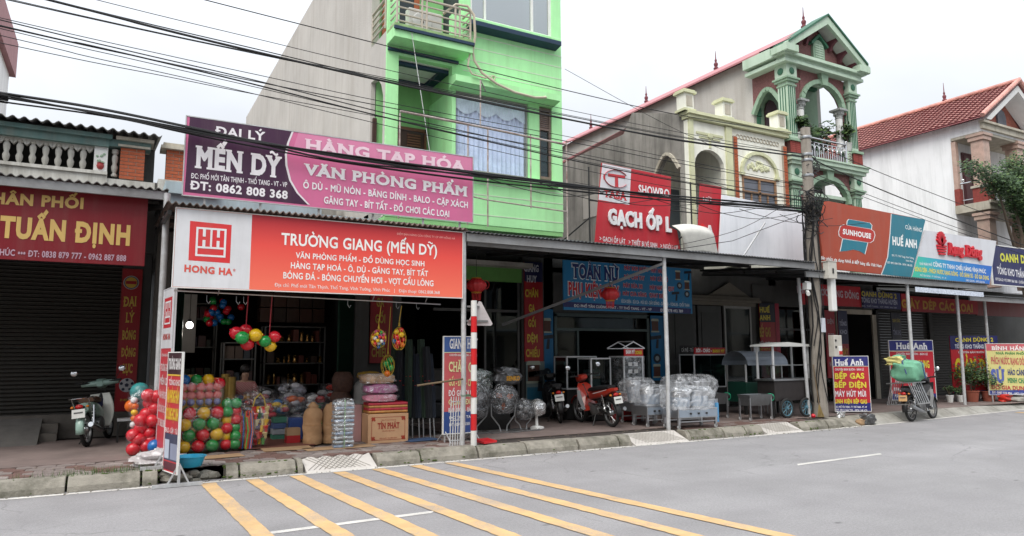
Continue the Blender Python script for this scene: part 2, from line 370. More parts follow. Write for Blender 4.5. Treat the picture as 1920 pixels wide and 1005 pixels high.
# ------------------------------------------------------------------ ground, road, kerb, pavement
ASPH = mt('asphalt', (.29, .282, .286), .85, 0, .16, .9, .35, 260, dirt='908d90', dk=.3)
def asphalt_detail():
    n = ASPH.node_tree.nodes; L = ASPH.node_tree.links; b = n['Principled BSDF']; old = b.inputs['Base Color'].links[0].from_socket
    tc = n.new('ShaderNodeTexCoord'); v = n.new('ShaderNodeTexNoise'); v.inputs['Scale'].default_value = 190; v.inputs['Detail'].default_value = 2; L.new(tc.outputs['Object'], v.inputs[0])
    r = n.new('ShaderNodeMapRange'); r.inputs[1].default_value = .3; r.inputs[2].default_value = .7; r.inputs[3].default_value = .66; r.inputs[4].default_value = 1.28; L.new(v.outputs[0], r.inputs[0])
    v2 = n.new('ShaderNodeTexNoise'); v2.inputs['Scale'].default_value = 38; v2.inputs['Detail'].default_value = 4; L.new(tc.outputs['Object'], v2.inputs[0])
    q2 = n.new('ShaderNodeMapRange'); q2.inputs[1].default_value = .3; q2.inputs[2].default_value = .7; q2.inputs[3].default_value = .86; q2.inputs[4].default_value = 1.1; L.new(v2.outputs[0], q2.inputs[0])
    q3 = n.new('ShaderNodeMath'); q3.operation = 'MULTIPLY'; L.new(r.outputs[0], q3.inputs[0]); L.new(q2.outputs[0], q3.inputs[1]); r = q3
    # faint wear bands along the wheel tracks and scattered oil spots
    mp = n.new('ShaderNodeMapping'); mp.inputs['Scale'].default_value = (.05, .8, 1); L.new(tc.outputs['Object'], mp.inputs[0])
    wv = n.new('ShaderNodeTexNoise'); wv.inputs['Scale'].default_value = 1; wv.inputs['Detail'].default_value = 3; L.new(mp.outputs[0], wv.inputs[0])
    r3 = n.new('ShaderNodeMapRange'); r3.inputs[1].default_value = .3; r3.inputs[2].default_value = .7; r3.inputs[3].default_value = .88; r3.inputs[4].default_value = 1.1; L.new(wv.outputs[0], r3.inputs[0])
    vo = n.new('ShaderNodeTexVoronoi'); vo.inputs['Scale'].default_value = 1.9; vo.inputs['Randomness'].default_value = 1; m4 = n.new('ShaderNodeMapping'); m4.inputs['Scale'].default_value = (.7, 1.1, 1); L.new(tc.outputs['Object'], m4.inputs[0]); L.new(m4.outputs[0], vo.inputs[0])
    r4 = n.new('ShaderNodeMapRange'); r4.inputs[1].default_value = .03; r4.inputs[2].default_value = .085; r4.inputs[3].default_value = .55; r4.inputs[4].default_value = 1; L.new(vo.outputs['Distance'], r4.inputs[0])
    a = n.new('ShaderNodeMath'); a.operation = 'MULTIPLY'; L.new(r.outputs[0], a.inputs[0]); L.new(r3.outputs[0], a.inputs[1])
    # hairline cracks, broken up by noise
    dn = n.new('ShaderNodeTexNoise'); dn.inputs['Scale'].default_value = 2.2; dn.inputs['Detail'].default_value = 6; L.new(tc.outputs['Object'], dn.inputs[0])
    av = n.new('ShaderNodeVectorMath'); av.operation = 'MULTIPLY_ADD'; av.inputs[1].default_value = (.5, .5, 0); L.new(dn.outputs['Color'], av.inputs[0]); L.new(tc.outputs['Object'], av.inputs[2])
    cv = n.new('ShaderNodeTexVoronoi'); cv.feature = 'DISTANCE_TO_EDGE'; cv.inputs['Scale'].default_value = .36; L.new(av.outputs[0], cv.inputs[0])
    c1 = n.new('ShaderNodeMapRange'); c1.inputs[1].default_value = .0; c1.inputs[2].default_value = .006; c1.inputs[3].default_value = .74; c1.inputs[4].default_value = 1; L.new(cv.outputs['Distance'], c1.inputs[0])
    c2 = n.new('ShaderNodeMapRange'); c2.inputs[1].default_value = .45; c2.inputs[2].default_value = .6; L.new(wv.outputs[0], c2.inputs[0])
    c3 = n.new('ShaderNodeMix'); c3.inputs[2].default_value = 1; L.new(c2.outputs[0], c3.inputs[0]); L.new(c1.outputs[0], c3.inputs[3])
    ac = n.new('ShaderNodeMath'); ac.operation = 'MULTIPLY'; L.new(a.outputs[0], ac.inputs[0]); L.new(c3.outputs[0], ac.inputs[1]); a = ac
    a2 = n.new('ShaderNodeMath'); a2.operation = 'MULTIPLY'; L.new(a.outputs[0], a2.inputs[0]); L.new(r4.outputs[0], a2.inputs[1])
    mv = n.new('ShaderNodeVectorMath'); mv.operation = 'SCALE'; L.new(old, mv.inputs[0]); L.new(a2.outputs[0], mv.inputs['Scale']); L.new(mv.outputs[0], b.inputs['Base Color'])
asphalt_detail()
EARTH = mt('earth', (.12, .10, .08), .95, 0, .3, 3)
CONC = mt('concrete', (.34, .33, .30), .85, 0, .25, 4, .3, 80, dirt='4b463c', dk=.6)
KERBM = mt('mossy_kerb', (.28, .26, .22), .9, 0, .3, 6, .6, 50, dirt='2a2c16', dk=.95)
MOSS = mt('moss', (.07, .11, .02), .95, 0, .4, 14, .8, 120)
PAVA = mt('paver_grey', (.24, .20, .185), .8, 0, .35, 9, .35, 90, dirt='1c1512', dk=.6)
PAVB = mt('paver_red', (.17, .10, .085), .8, 0, .35, 9, .35, 90, dirt='16100d', dk=.6)
JOINT = mt('pavement_bed', (.055, .045, .04), .9, 0, .4, 5, .3, 60)
SCREED = mt('screed', (.22, .17, .155), .85, 0, .3, 1.4, .2, 50, dirt='3a2c28', dk=.45)
ROADW = mt('road_white', (.66, .64, .60), .8, 0, .12, 7, .3, 200, dirt='8a8682', dk=.5)
ROADY = mt('road_yellow', (.64, .42, .20), .8, 0, .14, 6, .3, 200, dirt='a58a68', dk=.55)
def worn(M):
    """tyre wear: speckled loss of paint down to the asphalt colour"""
    n = M.node_tree.nodes; L = M.node_tree.links; b = n['Principled BSDF']; old = b.inputs['Base Color'].links[0].from_socket; tc = n.new('ShaderNodeTexCoord')
    a = n.new('ShaderNodeTexNoise'); a.inputs['Scale'].default_value = 55; a.inputs['Detail'].default_value = 6; a.inputs['Roughness'].default_value = .75; L.new(tc.outputs['Object'], a.inputs[0])
    c = n.new('ShaderNodeTexNoise'); c.inputs['Scale'].default_value = 1.7; c.inputs['Detail'].default_value = 3; L.new(tc.outputs['Object'], c.inputs[0])
    s = n.new('ShaderNodeMath'); s.operation = 'MULTIPLY_ADD'; s.inputs[1].default_value = .8; L.new(c.outputs[0], s.inputs[0]); L.new(a.outputs[0], s.inputs[2])
    r = n.new('ShaderNodeMapRange'); r.inputs[1].default_value = .88; r.inputs[2].default_value = 1.13; r.inputs[4].default_value = .75; L.new(s.outputs[0], r.inputs[0])
    m = n.new('ShaderNodeMix'); m.data_type = 'RGBA'; m.inputs[7].default_value = (.27, .262, .264, 1); L.new(r.outputs[0], m.inputs[0]); L.new(old, m.inputs[6]); L.new(m.outputs[2], b.inputs['Base Color'])
worn(ROADW); worn(ROADY)
ground = struct('ground', MB().box(-400, -300, -.6, 600, 600, -.06), EARTH)
def kY(x):  # road edge: straight, bending away beyond the pole
    return 10.38 + (max(0, x - 14) * .075)
xs = [-60, -20, -5, 0, 5, 10, 14, 18, 22, 26, 32, 45, 80]
rm = MB()
for a, b in zip(xs, xs[1:]): rm.quad((a, -12, 0), (b, -12, 0), (b, kY(b) + .1, 0), (a, kY(a) + .1, 0))
road = struct('road', rm, ASPH)
def strip(x0, x1, off0, off1, z=.004, n=1):
    mb = MB()
    k = max(1, int((x1 - x0) / 4))
    for i in range(k):
        a, b = x0 + (x1 - x0) * i / k, x0 + (x1 - x0) * (i + 1) / k
        mb.quad((a, kY(a) + off0, z), (b, kY(b) + off0, z), (b, kY(b) + off1, z), (a, kY(a) + off1, z))
    return mb
strip(-40, 60, -.16, -.06).bld('edge_line', ROADW, road)
for a, b in ((1.3, 3.0), (8.9, 11.0), (16.9, 18.8), (-6.3, -4.3)): MB().quad((a, 7.0 + a * .035, .004), (b, 7.0 + b * .035, .004), (b + .1, 7.1 + b * .035, .004), (a + .1, 7.1 + a * .035, .004)).bld('lane_dash', ROADW, road)
# yellow hatching: bars run away from the kerb at a slant
for x, sl in ((1.09, .04), (1.64, .06), (2.21, .078), (2.80, .085), (3.36, .112), (3.95, .125), (4.50, .145)):
    a = MB()
    je = [random.uniform(-.007, .007) for _ in range(97)]; jf = [random.uniform(-.007, .007) for _ in range(97)]
    for j in range(96):
        y0, y1 = 10.17 - j * .092, 10.17 - (j + 1) * .092; d0, d1 = (10.17 - y0) * sl, (10.17 - y1) * sl
        a.quad((x + d0 + je[j], y0, .008), (x + .18 + d0 + jf[j], y0, .008), (x + .18 + d1 + jf[j + 1], y1, .008), (x + d1 + je[j + 1], y1, .008))
    a.bld('yellow_bar', ROADY, road)
for i in range(4): MB().quad((21.5 + i * .9, 10.5 + i * .06, .008), (21.8 + i * .9, 10.5 + i * .06, .008), (22.6 + i * .9, 6.5, .008), (22.3 + i * .9, 6.5, .008)).bld('yellow_bar', ROADY, road)
# pavement bed behind the kerb
SZ = .17
pm = MB()
for a, b in zip(xs, xs[1:]): pm.quad((a, kY(a) + .3, SZ - .02), (b, kY(b) + .3, SZ - .02), (b, 34, SZ - .02), (a, 34, SZ - .02))
side = struct('pavement', pm, JOINT)
MB().box(-6, 11.75, SZ - .01, .6, 15, SZ + .004).bld('screed_slab', SCREED, side)
MB().box(5.6, 11.2, SZ - .01, 30, 14.4, SZ + .001).bld('screed_slab', SCREED, side)
# hexagonal and brick-shaped pavers, one object each
def hexm(r, m):
    pts = [(r * math.cos(R(60 * k + 30)), r * math.sin(R(60 * k + 30))) for k in range(6)]; q = [(x * .93, y * .93) for x, y in pts]
    vs = [(x, y, -.02) for x, y in pts] + [(x, y, .006) for x, y in pts] + [(x, y, .012) for x, y in q]
    fs = [(i, (i + 1) % 6, (i + 1) % 6 + 6, i + 6) for i in range(6)] + [(i + 6, (i + 1) % 6 + 6, (i + 1) % 6 + 12, i + 12) for i in range(6)] + [tuple(range(12, 18))]
    return MB().add(vs, fs).mesh('paver', m)
ph = [hexm(.128, PAVA), hexm(.128, PAVB), hexm(.128, mt('paver_pale', (.31, .27, .25), .8, 0, .3, 9, .3, 90, dirt='2a211c', dk=.5))]
pb = [MB().box(-.098, -.048, -.02, .098, .048, .012).mesh('paver', m) for m in (PAVA, PAVB)]
cnt = 0
for j in range(9):
    for i in range(34):
        x = -1.35 + i * .226 + (j % 2) * .113; y = 10.80 + j * .195
        if x > 5.5 or (y > 11.7 and x < .7) or (y > 11.9 and x < 3.6) or cnt > 215: continue
        o = link('paver', ph[random.choice((0, 0, 1, 1, 2))], side); o.location = (x, y, SZ - .008 + random.uniform(-.006, .006)); o.rotation_euler = (random.uniform(-.02, .02), random.uniform(-.02, .02), 0); cnt += 1
for j in range(5):
    for i in range(17):
        x = 10.0 + i * .206 + (j % 2) * .103; y = 10.79 + j * .106 + max(0, x - 14) * .075
        o = link('paver', pb[random.choice((0, 1, 1))], side); o.location = (x, y, SZ - .006 + random.uniform(-.005, .005)); o.rotation_euler = (0, 0, random.uniform(-.03, .03))
# kerb stones
kerb = thing('kerb', None, None); kerb['kind'] = 'structure'
kerb_x = [-3.2, -2.15, -1.15, -.39, .42, .62, None, 1.42, 1.6, 2.36, 2.46, ('ramp', 3.52), 4.22, 5.2, 6.1, 7.14, 8.01, 8.29, ('ramp', 9.6), 9.72, 10.6, 11.2, 11.7, ('ramp', 12.8), 13.1, 13.7, 14.2]
px = None; prev = kerb_x[0]; gap = False
RAMP = mt('ramp_plate', (.52, .49, .46), .85, 0, .12, 6, .2, 90, dirt='6d675c', dk=.4)
for e in kerb_x[1:]:
    if e is None: gap = True; continue
    ramp = isinstance(e, tuple); x1 = e[1] if ramp else e; x0 = prev; prev = x1
    if gap: gap = False; continue
    if ramp:
        mb = MB().ext([(10.30, .0), (10.34, .02), (10.72, .165), (10.78, .165), (10.78, .0)], x0 + .02, x1 - .02, 'YZ')
        rp_ = mb.bld('ramp_block', RAMP, kerb)
        g_ = MB(); n_ = int((x1 - x0) / .075)          # diagonal cast grooves stand as thin ribs
        for i in range(-4, n_):
            for s_ in (1, -1):
                p0 = (x0 + .05 + i * .075 + (0 if s_ > 0 else .3), 0.0); p1 = (p0[0] + .3 * s_, 1.0)
                if min(p0[0], p1[0]) < x0 + .04 or max(p0[0], p1[0]) > x1 - .04: continue
                g_.bar((p0[0], 10.36, .034), (p1[0], 10.70, .163), .007, .007)
        g_.bld('rib', mt('rib', (.33, .31, .28), .9), rp_)
        continue
    j_ = random.uniform(-.012, .012); t_ = random.uniform(-.008, .008)
    mb = MB().ext([(10.385 + j_, -.02), (10.40 + j_, .07), (10.47 + j_, .165 + t_), (10.52 + j_, .178 + t_), (10.69, .175 + t_), (10.70, -.02)], x0 + .012, x1 - .012, 'YZ')
    if x0 > 13.5: mb.v = [(x, y + (x - 14) * .06, z) for x, y, z in mb.v]
    mb.bld('kerb_stone', KERBM, kerb, bevel=.012)
for i in range(14):
    x0 = 14.25 + i * 1.25
    MB().add([(x0, kY(x0) + .0, 0), (x0 + 1.23, kY(x0 + 1.23), 0), (x0 + 1.23, kY(x0 + 1.23) + .3, .16), (x0, kY(x0) + .3, .16), (x0, kY(x0) + .55, .172), (x0 + 1.23, kY(x0 + 1.23) + .55, .172)], [(0, 1, 2, 3), (3, 2, 5, 4)]).bld('kerb_stone', CONC if i else KERBM, kerb)
# broken stretch: rubble in the open gutter
for i in range(16):
    c = (random.uniform(.66, 1.4), random.uniform(10.45, 10.72), random.uniform(-.01, .09)); s_ = random.uniform(.05, .14)
    MB().ball(c, s_, 6, 4, 1, random.uniform(.6, 1), random.uniform(.4, .7)).bld('rubble', KERBM, kerb)
mo = MB()
for i in range(900):   # moss cushions along joints
    x = random.choice((random.gauss(.2, .5), random.gauss(1.9, .3), random.gauss(4.1, .5), random.gauss(11.3, .35), random.gauss(10.2, .4), random.gauss(13.2, .3), random.uniform(-1.5, 14)))
    if 2.44 < x < 3.54 or 8.27 < x < 9.62 or 11.68 < x < 12.82 or .64 < x < 1.4: continue
    t = random.random(); y = 10.40 + t * .12 + (max(0, x - 13.5) * .06); z = .02 + t * .155
    mo.ball((x, y, z), random.uniform(.008, .028), 5, 3, 1.4, 1, .5)
moss = mo.bld('moss', MOSS); tag(moss, 'green moss growing on the old kerb stones', 'moss', kind='stuff')
gr = MB()
for i in range(420):
    x = random.choice((random.gauss(.25, .35), random.gauss(-.05, .25), random.uniform(-1.2, 1))); y = random.uniform(10.5, 10.78); h = random.uniform(.03, .12); a = random.uniform(0, 6.28); d = random.uniform(.01, .05)
    gr.add([(x, y, .165), (x + .006 * math.cos(a + 1.5), y + .006 * math.sin(a + 1.5), .165), (x + d * math.cos(a), y + d * math.sin(a), .165 + h)], [(0, 1, 2)])
tag(gr.bld('weeds', mt('weed', (.06, .12, .03), .8)), 'small green weeds behind the kerb at left', 'weeds', kind='stuff')
gt = MB()
for i in range(700):
    x = random.uniform(-2, 15); y = kY(x) - abs(random.gauss(0, .09)) + .01; s_ = random.uniform(.004, .014); gt.ball((x, y, s_ * .4), s_, 5, 3, 1.3, 1, .6)
tag(gt.bld('grit', mt('grit', (.2, .18, .15), .9, var=.5, sc=20)), 'grit and small stones gathered along the kerb', 'grit', kind='stuff')
lt = MB()
for i in range(170):
    x = random.uniform(-1, 14); y = 10.72 + abs(random.gauss(0, .5)); a = random.uniform(0, 3.14); s_ = random.uniform(.008, .025)
    if y > 12: continue
    lt.cbox((x, y, SZ + .012), (s_ * 2, s_, .003), a)
tag(lt.bld('litter', mt('litter', (.25, .2, .15), .9, var=.6, sc=30)), 'crumbs of dirt and dry leaves on the pavement', 'litter', kind='stuff')
# ------------------------------------------------------------------ buildings
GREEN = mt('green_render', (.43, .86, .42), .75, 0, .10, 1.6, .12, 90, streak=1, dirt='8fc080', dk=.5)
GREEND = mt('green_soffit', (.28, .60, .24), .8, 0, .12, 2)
NAVY = mt('navy_trim', (.012, .035, .075), .5, 0, .2, 6)
CEMENT = mt('bare_cement', (.50, .475, .44), .92, 0, .14, .7, .35, 30, streak=1, dirt='9a9288', dk=.5)
CEMD = mt('weathered_cement', (.32, .305, .28), .92, 0, .35, .9, .35, 30, streak=1, dirt='33322d', dk=.7)
CREAM = mt('cream_render', (.84, .84, .75), .8, 0, .1, 2, .1, 80, streak=1, dirt='a39a82', dk=.35)
CREAMT = mt('yellow_green_trim', (.60, .61, .40), .75, 0, .15, 4)
BRICKO = mt('orange_brick', (.42, .105, .045), .85, 0, .3, 9, .4, 90, dirt='5a3a2c', dk=.5)
MORTAR = mt('mortar', (.36, .30, .25), .9, 0, .2, 8)
WOODD = mt('dark_wood', (.055, .022, .016), .45, 0, .3, 8)
WOODR = mt('red_brown_wood', (.16, .06, .035), .5, 0, .25, 8)
MINT = mt('mint_render', (.28, .40, .29), .7, 0, .12, 3, .1, 80, streak=1, dirt='6d8f6a', dk=.35)
MINTL = mt('pale_mint', (.48, .60, .48), .7, 0, .1, 3, streak=1, dirt='7fa07a', dk=.35)
MINTD = mt('deep_green_trim', (.035, .13, .075), .6, 0, .15, 4)
MAROON = mt('maroon_roughcast', (.25, .115, .11), .9, 0, .3, 20, .9, 120)
ROOFR = mt('red_roof_sheet', (.42, .17, .18), .6, 0, .15, 2)
TILE = mt('red_tile', (.64, .33, .28), .7, 0, .25, 7, .2, 80, dirt='5e2a20', dk=.5)
WALLW = mt('white_wall', (.88, .885, .895), .85, 0, .07, .8, .15, 40, streak=1, dirt='a4a6a4', dk=.4)
PINKC = mt('pink_marbling', (.50, .34, .28), .5, 0, .3, 5, dirt='b8a898', dk=.6)
STONE = mt('pale_stone', (.50, .46, .38), .8, 0, .15, 4, .2, 60, streak=1, dirt='6f654f', dk=.5)
PALEB = mt('pale_blue_render', (.40, .50, .54), .75, 0, .12, 2, .1, 60, streak=1, dirt='7c8384', dk=.5)
TEALB = mt('teal_band', (.10, .18, .17), .75, 0, .3, 3, .2, 60, streak=1, dirt='8a8a80', dk=.5)
OLDW = mt('old_white_render', (.55, .54, .50), .85, 0, .15, 2, .2, 60, streak=1, dirt='6e6758', dk=.6)
SHUT = mt('shutter', (.028, .025, .02), .55, .2, .15, 3)
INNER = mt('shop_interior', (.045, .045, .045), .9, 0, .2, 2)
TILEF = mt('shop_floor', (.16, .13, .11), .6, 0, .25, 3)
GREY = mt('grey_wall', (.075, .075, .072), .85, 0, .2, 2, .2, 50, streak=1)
CURT = mt('curtain', (.70, .75, .88), .9, 0, .2, 6)
def bthing(n, l, x, y, cat='building'): return thing(n, l, cat, (x, y, 0), 0, None, True)
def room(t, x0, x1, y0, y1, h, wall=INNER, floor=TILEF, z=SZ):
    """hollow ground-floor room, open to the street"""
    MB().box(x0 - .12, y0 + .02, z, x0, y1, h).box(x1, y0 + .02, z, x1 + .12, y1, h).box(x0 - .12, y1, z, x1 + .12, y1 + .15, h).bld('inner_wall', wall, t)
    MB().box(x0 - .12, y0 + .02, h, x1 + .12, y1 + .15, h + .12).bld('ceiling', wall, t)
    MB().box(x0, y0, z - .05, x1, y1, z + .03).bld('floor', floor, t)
def rail(t, pts, z0, z1, m, n=5, posts=(), r=.018, name='railing'):
    mb = MB()
    for i in range(n):
        z = z0 + (z1 - z0) * i / (n - 1)
        mb.tube([(p[0], p[1], z) for p in pts], r if i < n - 1 else r * 1.5, 6)
    for p in posts: mb.tube([(p[0], p[1], z0 - .08), (p[0], p[1], z1)], r * 1.2, 6)
    return mb.bld(name, m, t, True)

# --- unseen houses across the street, put in to shade the shopfronts from low sky
OW = [mt('far_side_wall_%d' % i, c, .85, 0, .15, 1, streak=1, dirt='7a7468', dk=.4) for i, c in enumerate(((.45, .42, .34), (.36, .40, .42), (.5, .46, .40), (.42, .36, .28)))]
for i, (x0, x1, h, l) in enumerate(((-34, -22, 8.5, 'unseen pale house far down the other side of the street'), (-21.5, -10, 7.6, 'unseen grey blue house across the street to the left'), (-9.5, 1.5, 9.0, 'unseen cream house straight across the street behind the viewer'), (2, 13, 8.0, 'unseen tan house across the street to the right'), (13.5, 25, 9.2, 'unseen pale house across the street facing the pole'), (25.5, 38, 7.8, 'unseen grey blue house across the street at far right'), (38.5, 52, 8.6, 'unseen cream house furthest right across the street'))):
    t = bthing('unseen_house', l, (x0 + x1) / 2, -8); t['group'] = 'unseen houses across the street'
    MB().box(x0, -18, 0, x1, -8, h).bld('wall', OW[i % 4], t); MB().box(x0 - .2, -18.2, h, x1 + .2, -7.6, h + .3).bld('roof', CONC if 'CONC' in globals() else OW[0], t)
    MB().box(x0 + 1, -8, 2.9, x1 - 1, -5.6, 3.0).bld('canopy', OW[1], t)
    for k in range(3):
        a = x0 + 1.2 + k * (x1 - x0 - 2) / 3; MB().box(a, -7.99, .1, a + 2.2, -7.95, 2.7).bld('shutter', mt('opposite_shutter', (.12, .12, .11), .6), t)
        w_ = MB().box(a + .2, -7.99, 4.3, a + 1.8, -7.94, 5.9).bld('window', mt('opposite_window', (.06, .07, .08), .2), t)
# --- shop at far left with balustrade and shuttered front
t = bthing('shuttered_shop', 'low shop with white balustrade, brick piers and closed dark roller shutter', -1, 15)
MB().box(-5, 15.7, SZ, .62, 16, 3.6).box(-5, 15.2, 3.6, .62, 18.3, 4.7).bld('wall', GREY, t)
MB().box(-5, 15.02, 4.55, .3, 15.2, 4.78).bld('teal_fascia', TEALB, t)
MB().box(-5, 14.96, 4.78, -.25, 15.25, 4.98).bld('coping', OLDW, t)
MB().box(-.25, 14.99, 4.72, .55, 15.25, 4.93).bld('coping', OLDW, t)
MB().box(-5, 14.92, 4.98, -.25, 15.2, 5.04).bld('coping', OLDW, t)
MB().box(-5, 14.95, 5.52, -.25, 15.25, 5.66).box(-5, 14.88, 5.66, -.2, 15.3, 5.74).box(-.25, 14.97, 5.55, .45, 15.25, 5.68).bld('top_beam', TEALB, t)
bp_ = MB().lathe([(.05, 0), (.055, .03), (.03, .06), (.05, .12), (.058, .18), (.035, .24), (.05, .30), (.055, .36), (.05, .39), (.03, .42), (.06, .45), (.06, .52)], 10).mesh('baluster', OLDW, True)
for i in range(18):
    x = -.52 - i * .195
    if i == 0: continue
    o = link('baluster', bp_, t); o.location = (x + .06, 15.12, 5.02)
bk = MB()
for i in range(18):      # pointed arches between the balusters
    x = -.46 - i * .195; bk.ext([(x - .1, 5.40), (x - .055, 5.44), (x - .03, 5.50), (x, 5.53), (x + .03, 5.50), (x + .055, 5.44), (x + .1, 5.40), (x + .1, 5.54), (x - .1, 5.54)], 15.06, 15.16)
bk.bld('arch_row', OLDW, t)
o = link('baluster', bp_, t); o.location = (-.14, 15.12, 5.0)
MB().box(-.48, 15.02, 5.03, -.26, 15.2, 5.53).bld('relief_panel', WHITE, t)
fl = MB()
fl.m(1).lathe([(.03, 0), (.055, .03), (.065, .07), (.05, .1), (.06, .12)], 8, (-.37, 15.02, 5.09)); fl.m(0)
for i in range(9): fl.ball((-.37 + random.uniform(-.07, .07), 15.01, 5.25 + random.uniform(-.03, .14)), .022, 6, 4, 1, .4, 1)
fl.bld('vase_relief', [mt('relief_green', (.30, .42, .30), .8), mt('relief_red', (.35, .05, .05), .7)], t, True)
def brick_pier(t, x0, x1, y0, y1, z0, z1, rows):
    MB().box(x0 + .008, y0 + .008, z0, x1 - .008, y1, z1).bld('pier_core', MORTAR, t)
    h = (z1 - z0) / rows; ms = {}
    for r in range(rows):
        cuts = [x0, x0 + (x1 - x0) * (.35 if r % 2 else .65), x1]
        for a, b in zip(cuts, cuts[1:]):
            k = round(b - a, 3)
            if k not in ms: ms[k] = MB().box(0, 0, 0, k - .012, .11, h - .012).mesh('brick', BRICKO)
            o = link('brick', ms[k], t); o.location = (a + .006, y0 + random.uniform(-.004, .002), z0 + r * h + .006)
brick_pier(t, -.06, .36, 15.0, 15.3, 4.95, 5.56, 9)
MB().box(-.14, 14.9, 5.68, .5, 15.4, 5.74).box(-.1, 14.94, 5.56, .44, 15.36, 5.6).bld('pier_cap', STONE, t)
# roof sheet over the terrace, ragged tiles
def corrug(x0, x1, y0, y1, z0, z1, amp=.018, pitch=.09, m=None, name='roof_sheet', parent=None, th=True):
    n = int((x1 - x0) / pitch * 6); mb = MB()
    mb.grid(lambda u, v: (x0 + (x1 - x0) * u, y0 + (y1 - y0) * v, z0 + (z1 - z0) * v + amp * math.sin(u * (x1 - x0) / pitch * 2 * math.pi)), n, 1)
    mb.grid(lambda u, v: (x0 + (x1 - x0) * u, y0 + (y1 - y0) * v, z0 - .012 + (z1 - z0) * v + amp * math.sin(u * (x1 - x0) / pitch * 2 * math.pi)), n, 1)
    mb.grid(lambda u, v: (x0 + (x1 - x0) * u, y0, z0 - .012 * v + amp * math.sin(u * (x1 - x0) / pitch * 2 * math.pi)), n, 1)
    return mb.bld(name, m, parent, True)
FIBRO = mt('fibre_cement', (.20, .195, .19), .9, 0, .3, 5, .2, 60, dirt='26241f', dk=.6)
MB().box(-5, 17.2, 4.7, .6, 17.3, 6.2).bld('terrace_back_wall', GREY, t)
corrug(-5, .62, 14.72, 18, 5.80, 6.3, .028, .17, FIBRO, 'roof_sheet', t)
MB().box(-1.98 - 3, 15.62, .62, -1.9, 15.7, 3.4).box(-5, 15.6, .58, .12, 15.66, .62).bld('shutter_guide', SHUT, t)
sl = MB().box(-5, 15.62, 0, .1, 15.64, .066).mesh('shutter_slat', SHUT); sl2 = MB().ext([(15.60, 0), (15.62, .012), (15.625, .05), (15.62, .066), (15.64, .066), (15.64, 0)], -5, .1, 'YZ').mesh('shutter_slat', SHUT)
for i in range(38): o = link('shutter_slat', sl2, t); o.location = (0, 0, .63 + i * .0715)
MB().box(.12, 15.55, .6, .6, 15.7, 3.6).bld('pier', GREY, t)
MB().box(-5, 15.30, SZ, .6, 15.7, .60).bld('entrance_step', mt('step_stone', (.13, .115, .10), .85, 0, .3, 4, .2, 60), t)
MB().box(-5, 15.08, SZ, -.75, 15.30, .46).bld('entrance_step', mt('step_stone', (.13, .115, .10), .85, 0, .3, 4, .2, 60), t)
MB().box(-5, 14.86, SZ, -.75, 15.08, .31).bld('entrance_step', mt('step_stone', (.13, .115, .10), .85, 0, .3, 4, .2, 60), t)
MB().add([(-1.75, 14.4, SZ), (-1.0, 14.4, SZ), (-1.0, 15.3, .55), (-1.75, 15.3, .55), (-1.75, 15.3, SZ), (-1.0, 15.3, SZ)], [(0, 1, 2, 3), (0, 3, 4), (1, 5, 2)]).bld('ramp', mt('ramp_concrete', (.14, .13, .12), .9, 0, .2, 5), t)

# --- pinkish tall house behind, at the frame's left edge
t = bthing('pink_eaved_house', 'tall pale house with pink overhanging eave at the left edge', -5, 21)
MB().box(-9, 18.6, 0, -2.98, 24, 9.62).bld('wall', WALLW, t)
MB().box(-9.2, 18.4, 9.62, -2.84, 24.2, 10.62).bld('eave', mt('pink_eave', (.40, .20, .21), .7, 0, .15, 3), t)

# --- low stationery shop between, with pale blue parapet
t = bthing('stationery_shop', 'low open-fronted shop with pale blue parapet under the purple and pink banner', 2.8, 14.4)
room(t, .86, 4.42, 14.4, 21, 3.5)
TP_ = MB().box(.62, 14.2, SZ, .86, 14.5, 4.0).bld('pier', mt('tiled_pier', (.10, .095, .085), .5, 0, .2, 6), t)
tm_ = MB().box(0, 0, 0, .228, .012, .37).mesh('tile', mt('tiled_pier', (1, 1, 1)))
for k in range(9): o = link('tile', tm_, TP_); o.location = (.626, 14.19, .2 + k * .382)
MB().box(4.30, 14.2, SZ, 4.58, 14.5, 4.0).bld('pier', GREY, t)
MB().box(.62, 14.3, 3.5, 4.58, 20, 4.3).bld('wall', GREY, t)
MB().box(.65, 13.4, 4.10, 3.35, 14.3, 4.42).bld('parapet', PALEB, t)
MB().box(.65, 13.3, 4.42, 1.5, 14.3, 4.62).bld('parapet', PALEB, t)
MB().box(3.3, 13.5, 4.1, 4.55, 14.3, 4.32).bld('parapet', PALEB, t)
brick_pier(t, .72, 1.08, 15.0, 15.3, 5.0, 5.62, 9)
MB().box(.6, 14.9, 4.6, 1.2, 15.4, 5.0).bld('pier_base', OLDW, t)
MB().box(.62, 14.9, 5.62, 1.2, 15.4, 5.68).box(.66, 14.94, 5.68, 1.15, 15.36, 5.74).bld('pier_cap', STONE, t)
MB().box(.5, 16.2, 4.3, 4.4, 22, 5.2).bld('rear_wall', CEMD, t)
# green folding doors, open against both sides
FOLD = mt('green_folding_door', (.035, .085, .06), .5, .3, .2, 6)
for a, b in ((.90, 1.12), (3.98, 4.3)):
    g_ = MB(); n_ = 9
    for i in range(n_):
        x = a + (b - a) * i / n_; w_ = (b - a) / n_
        g_.add([(x, 14.36, SZ), (x + w_ / 2, 14.28, SZ), (x + w_, 14.36, SZ), (x, 14.36, 3.3), (x + w_ / 2, 14.28, 3.3), (x + w_, 14.36, 3.3)], [(0, 1, 4, 3), (1, 2, 5, 4)])
    g_.bld('folding_door', FOLD, t)

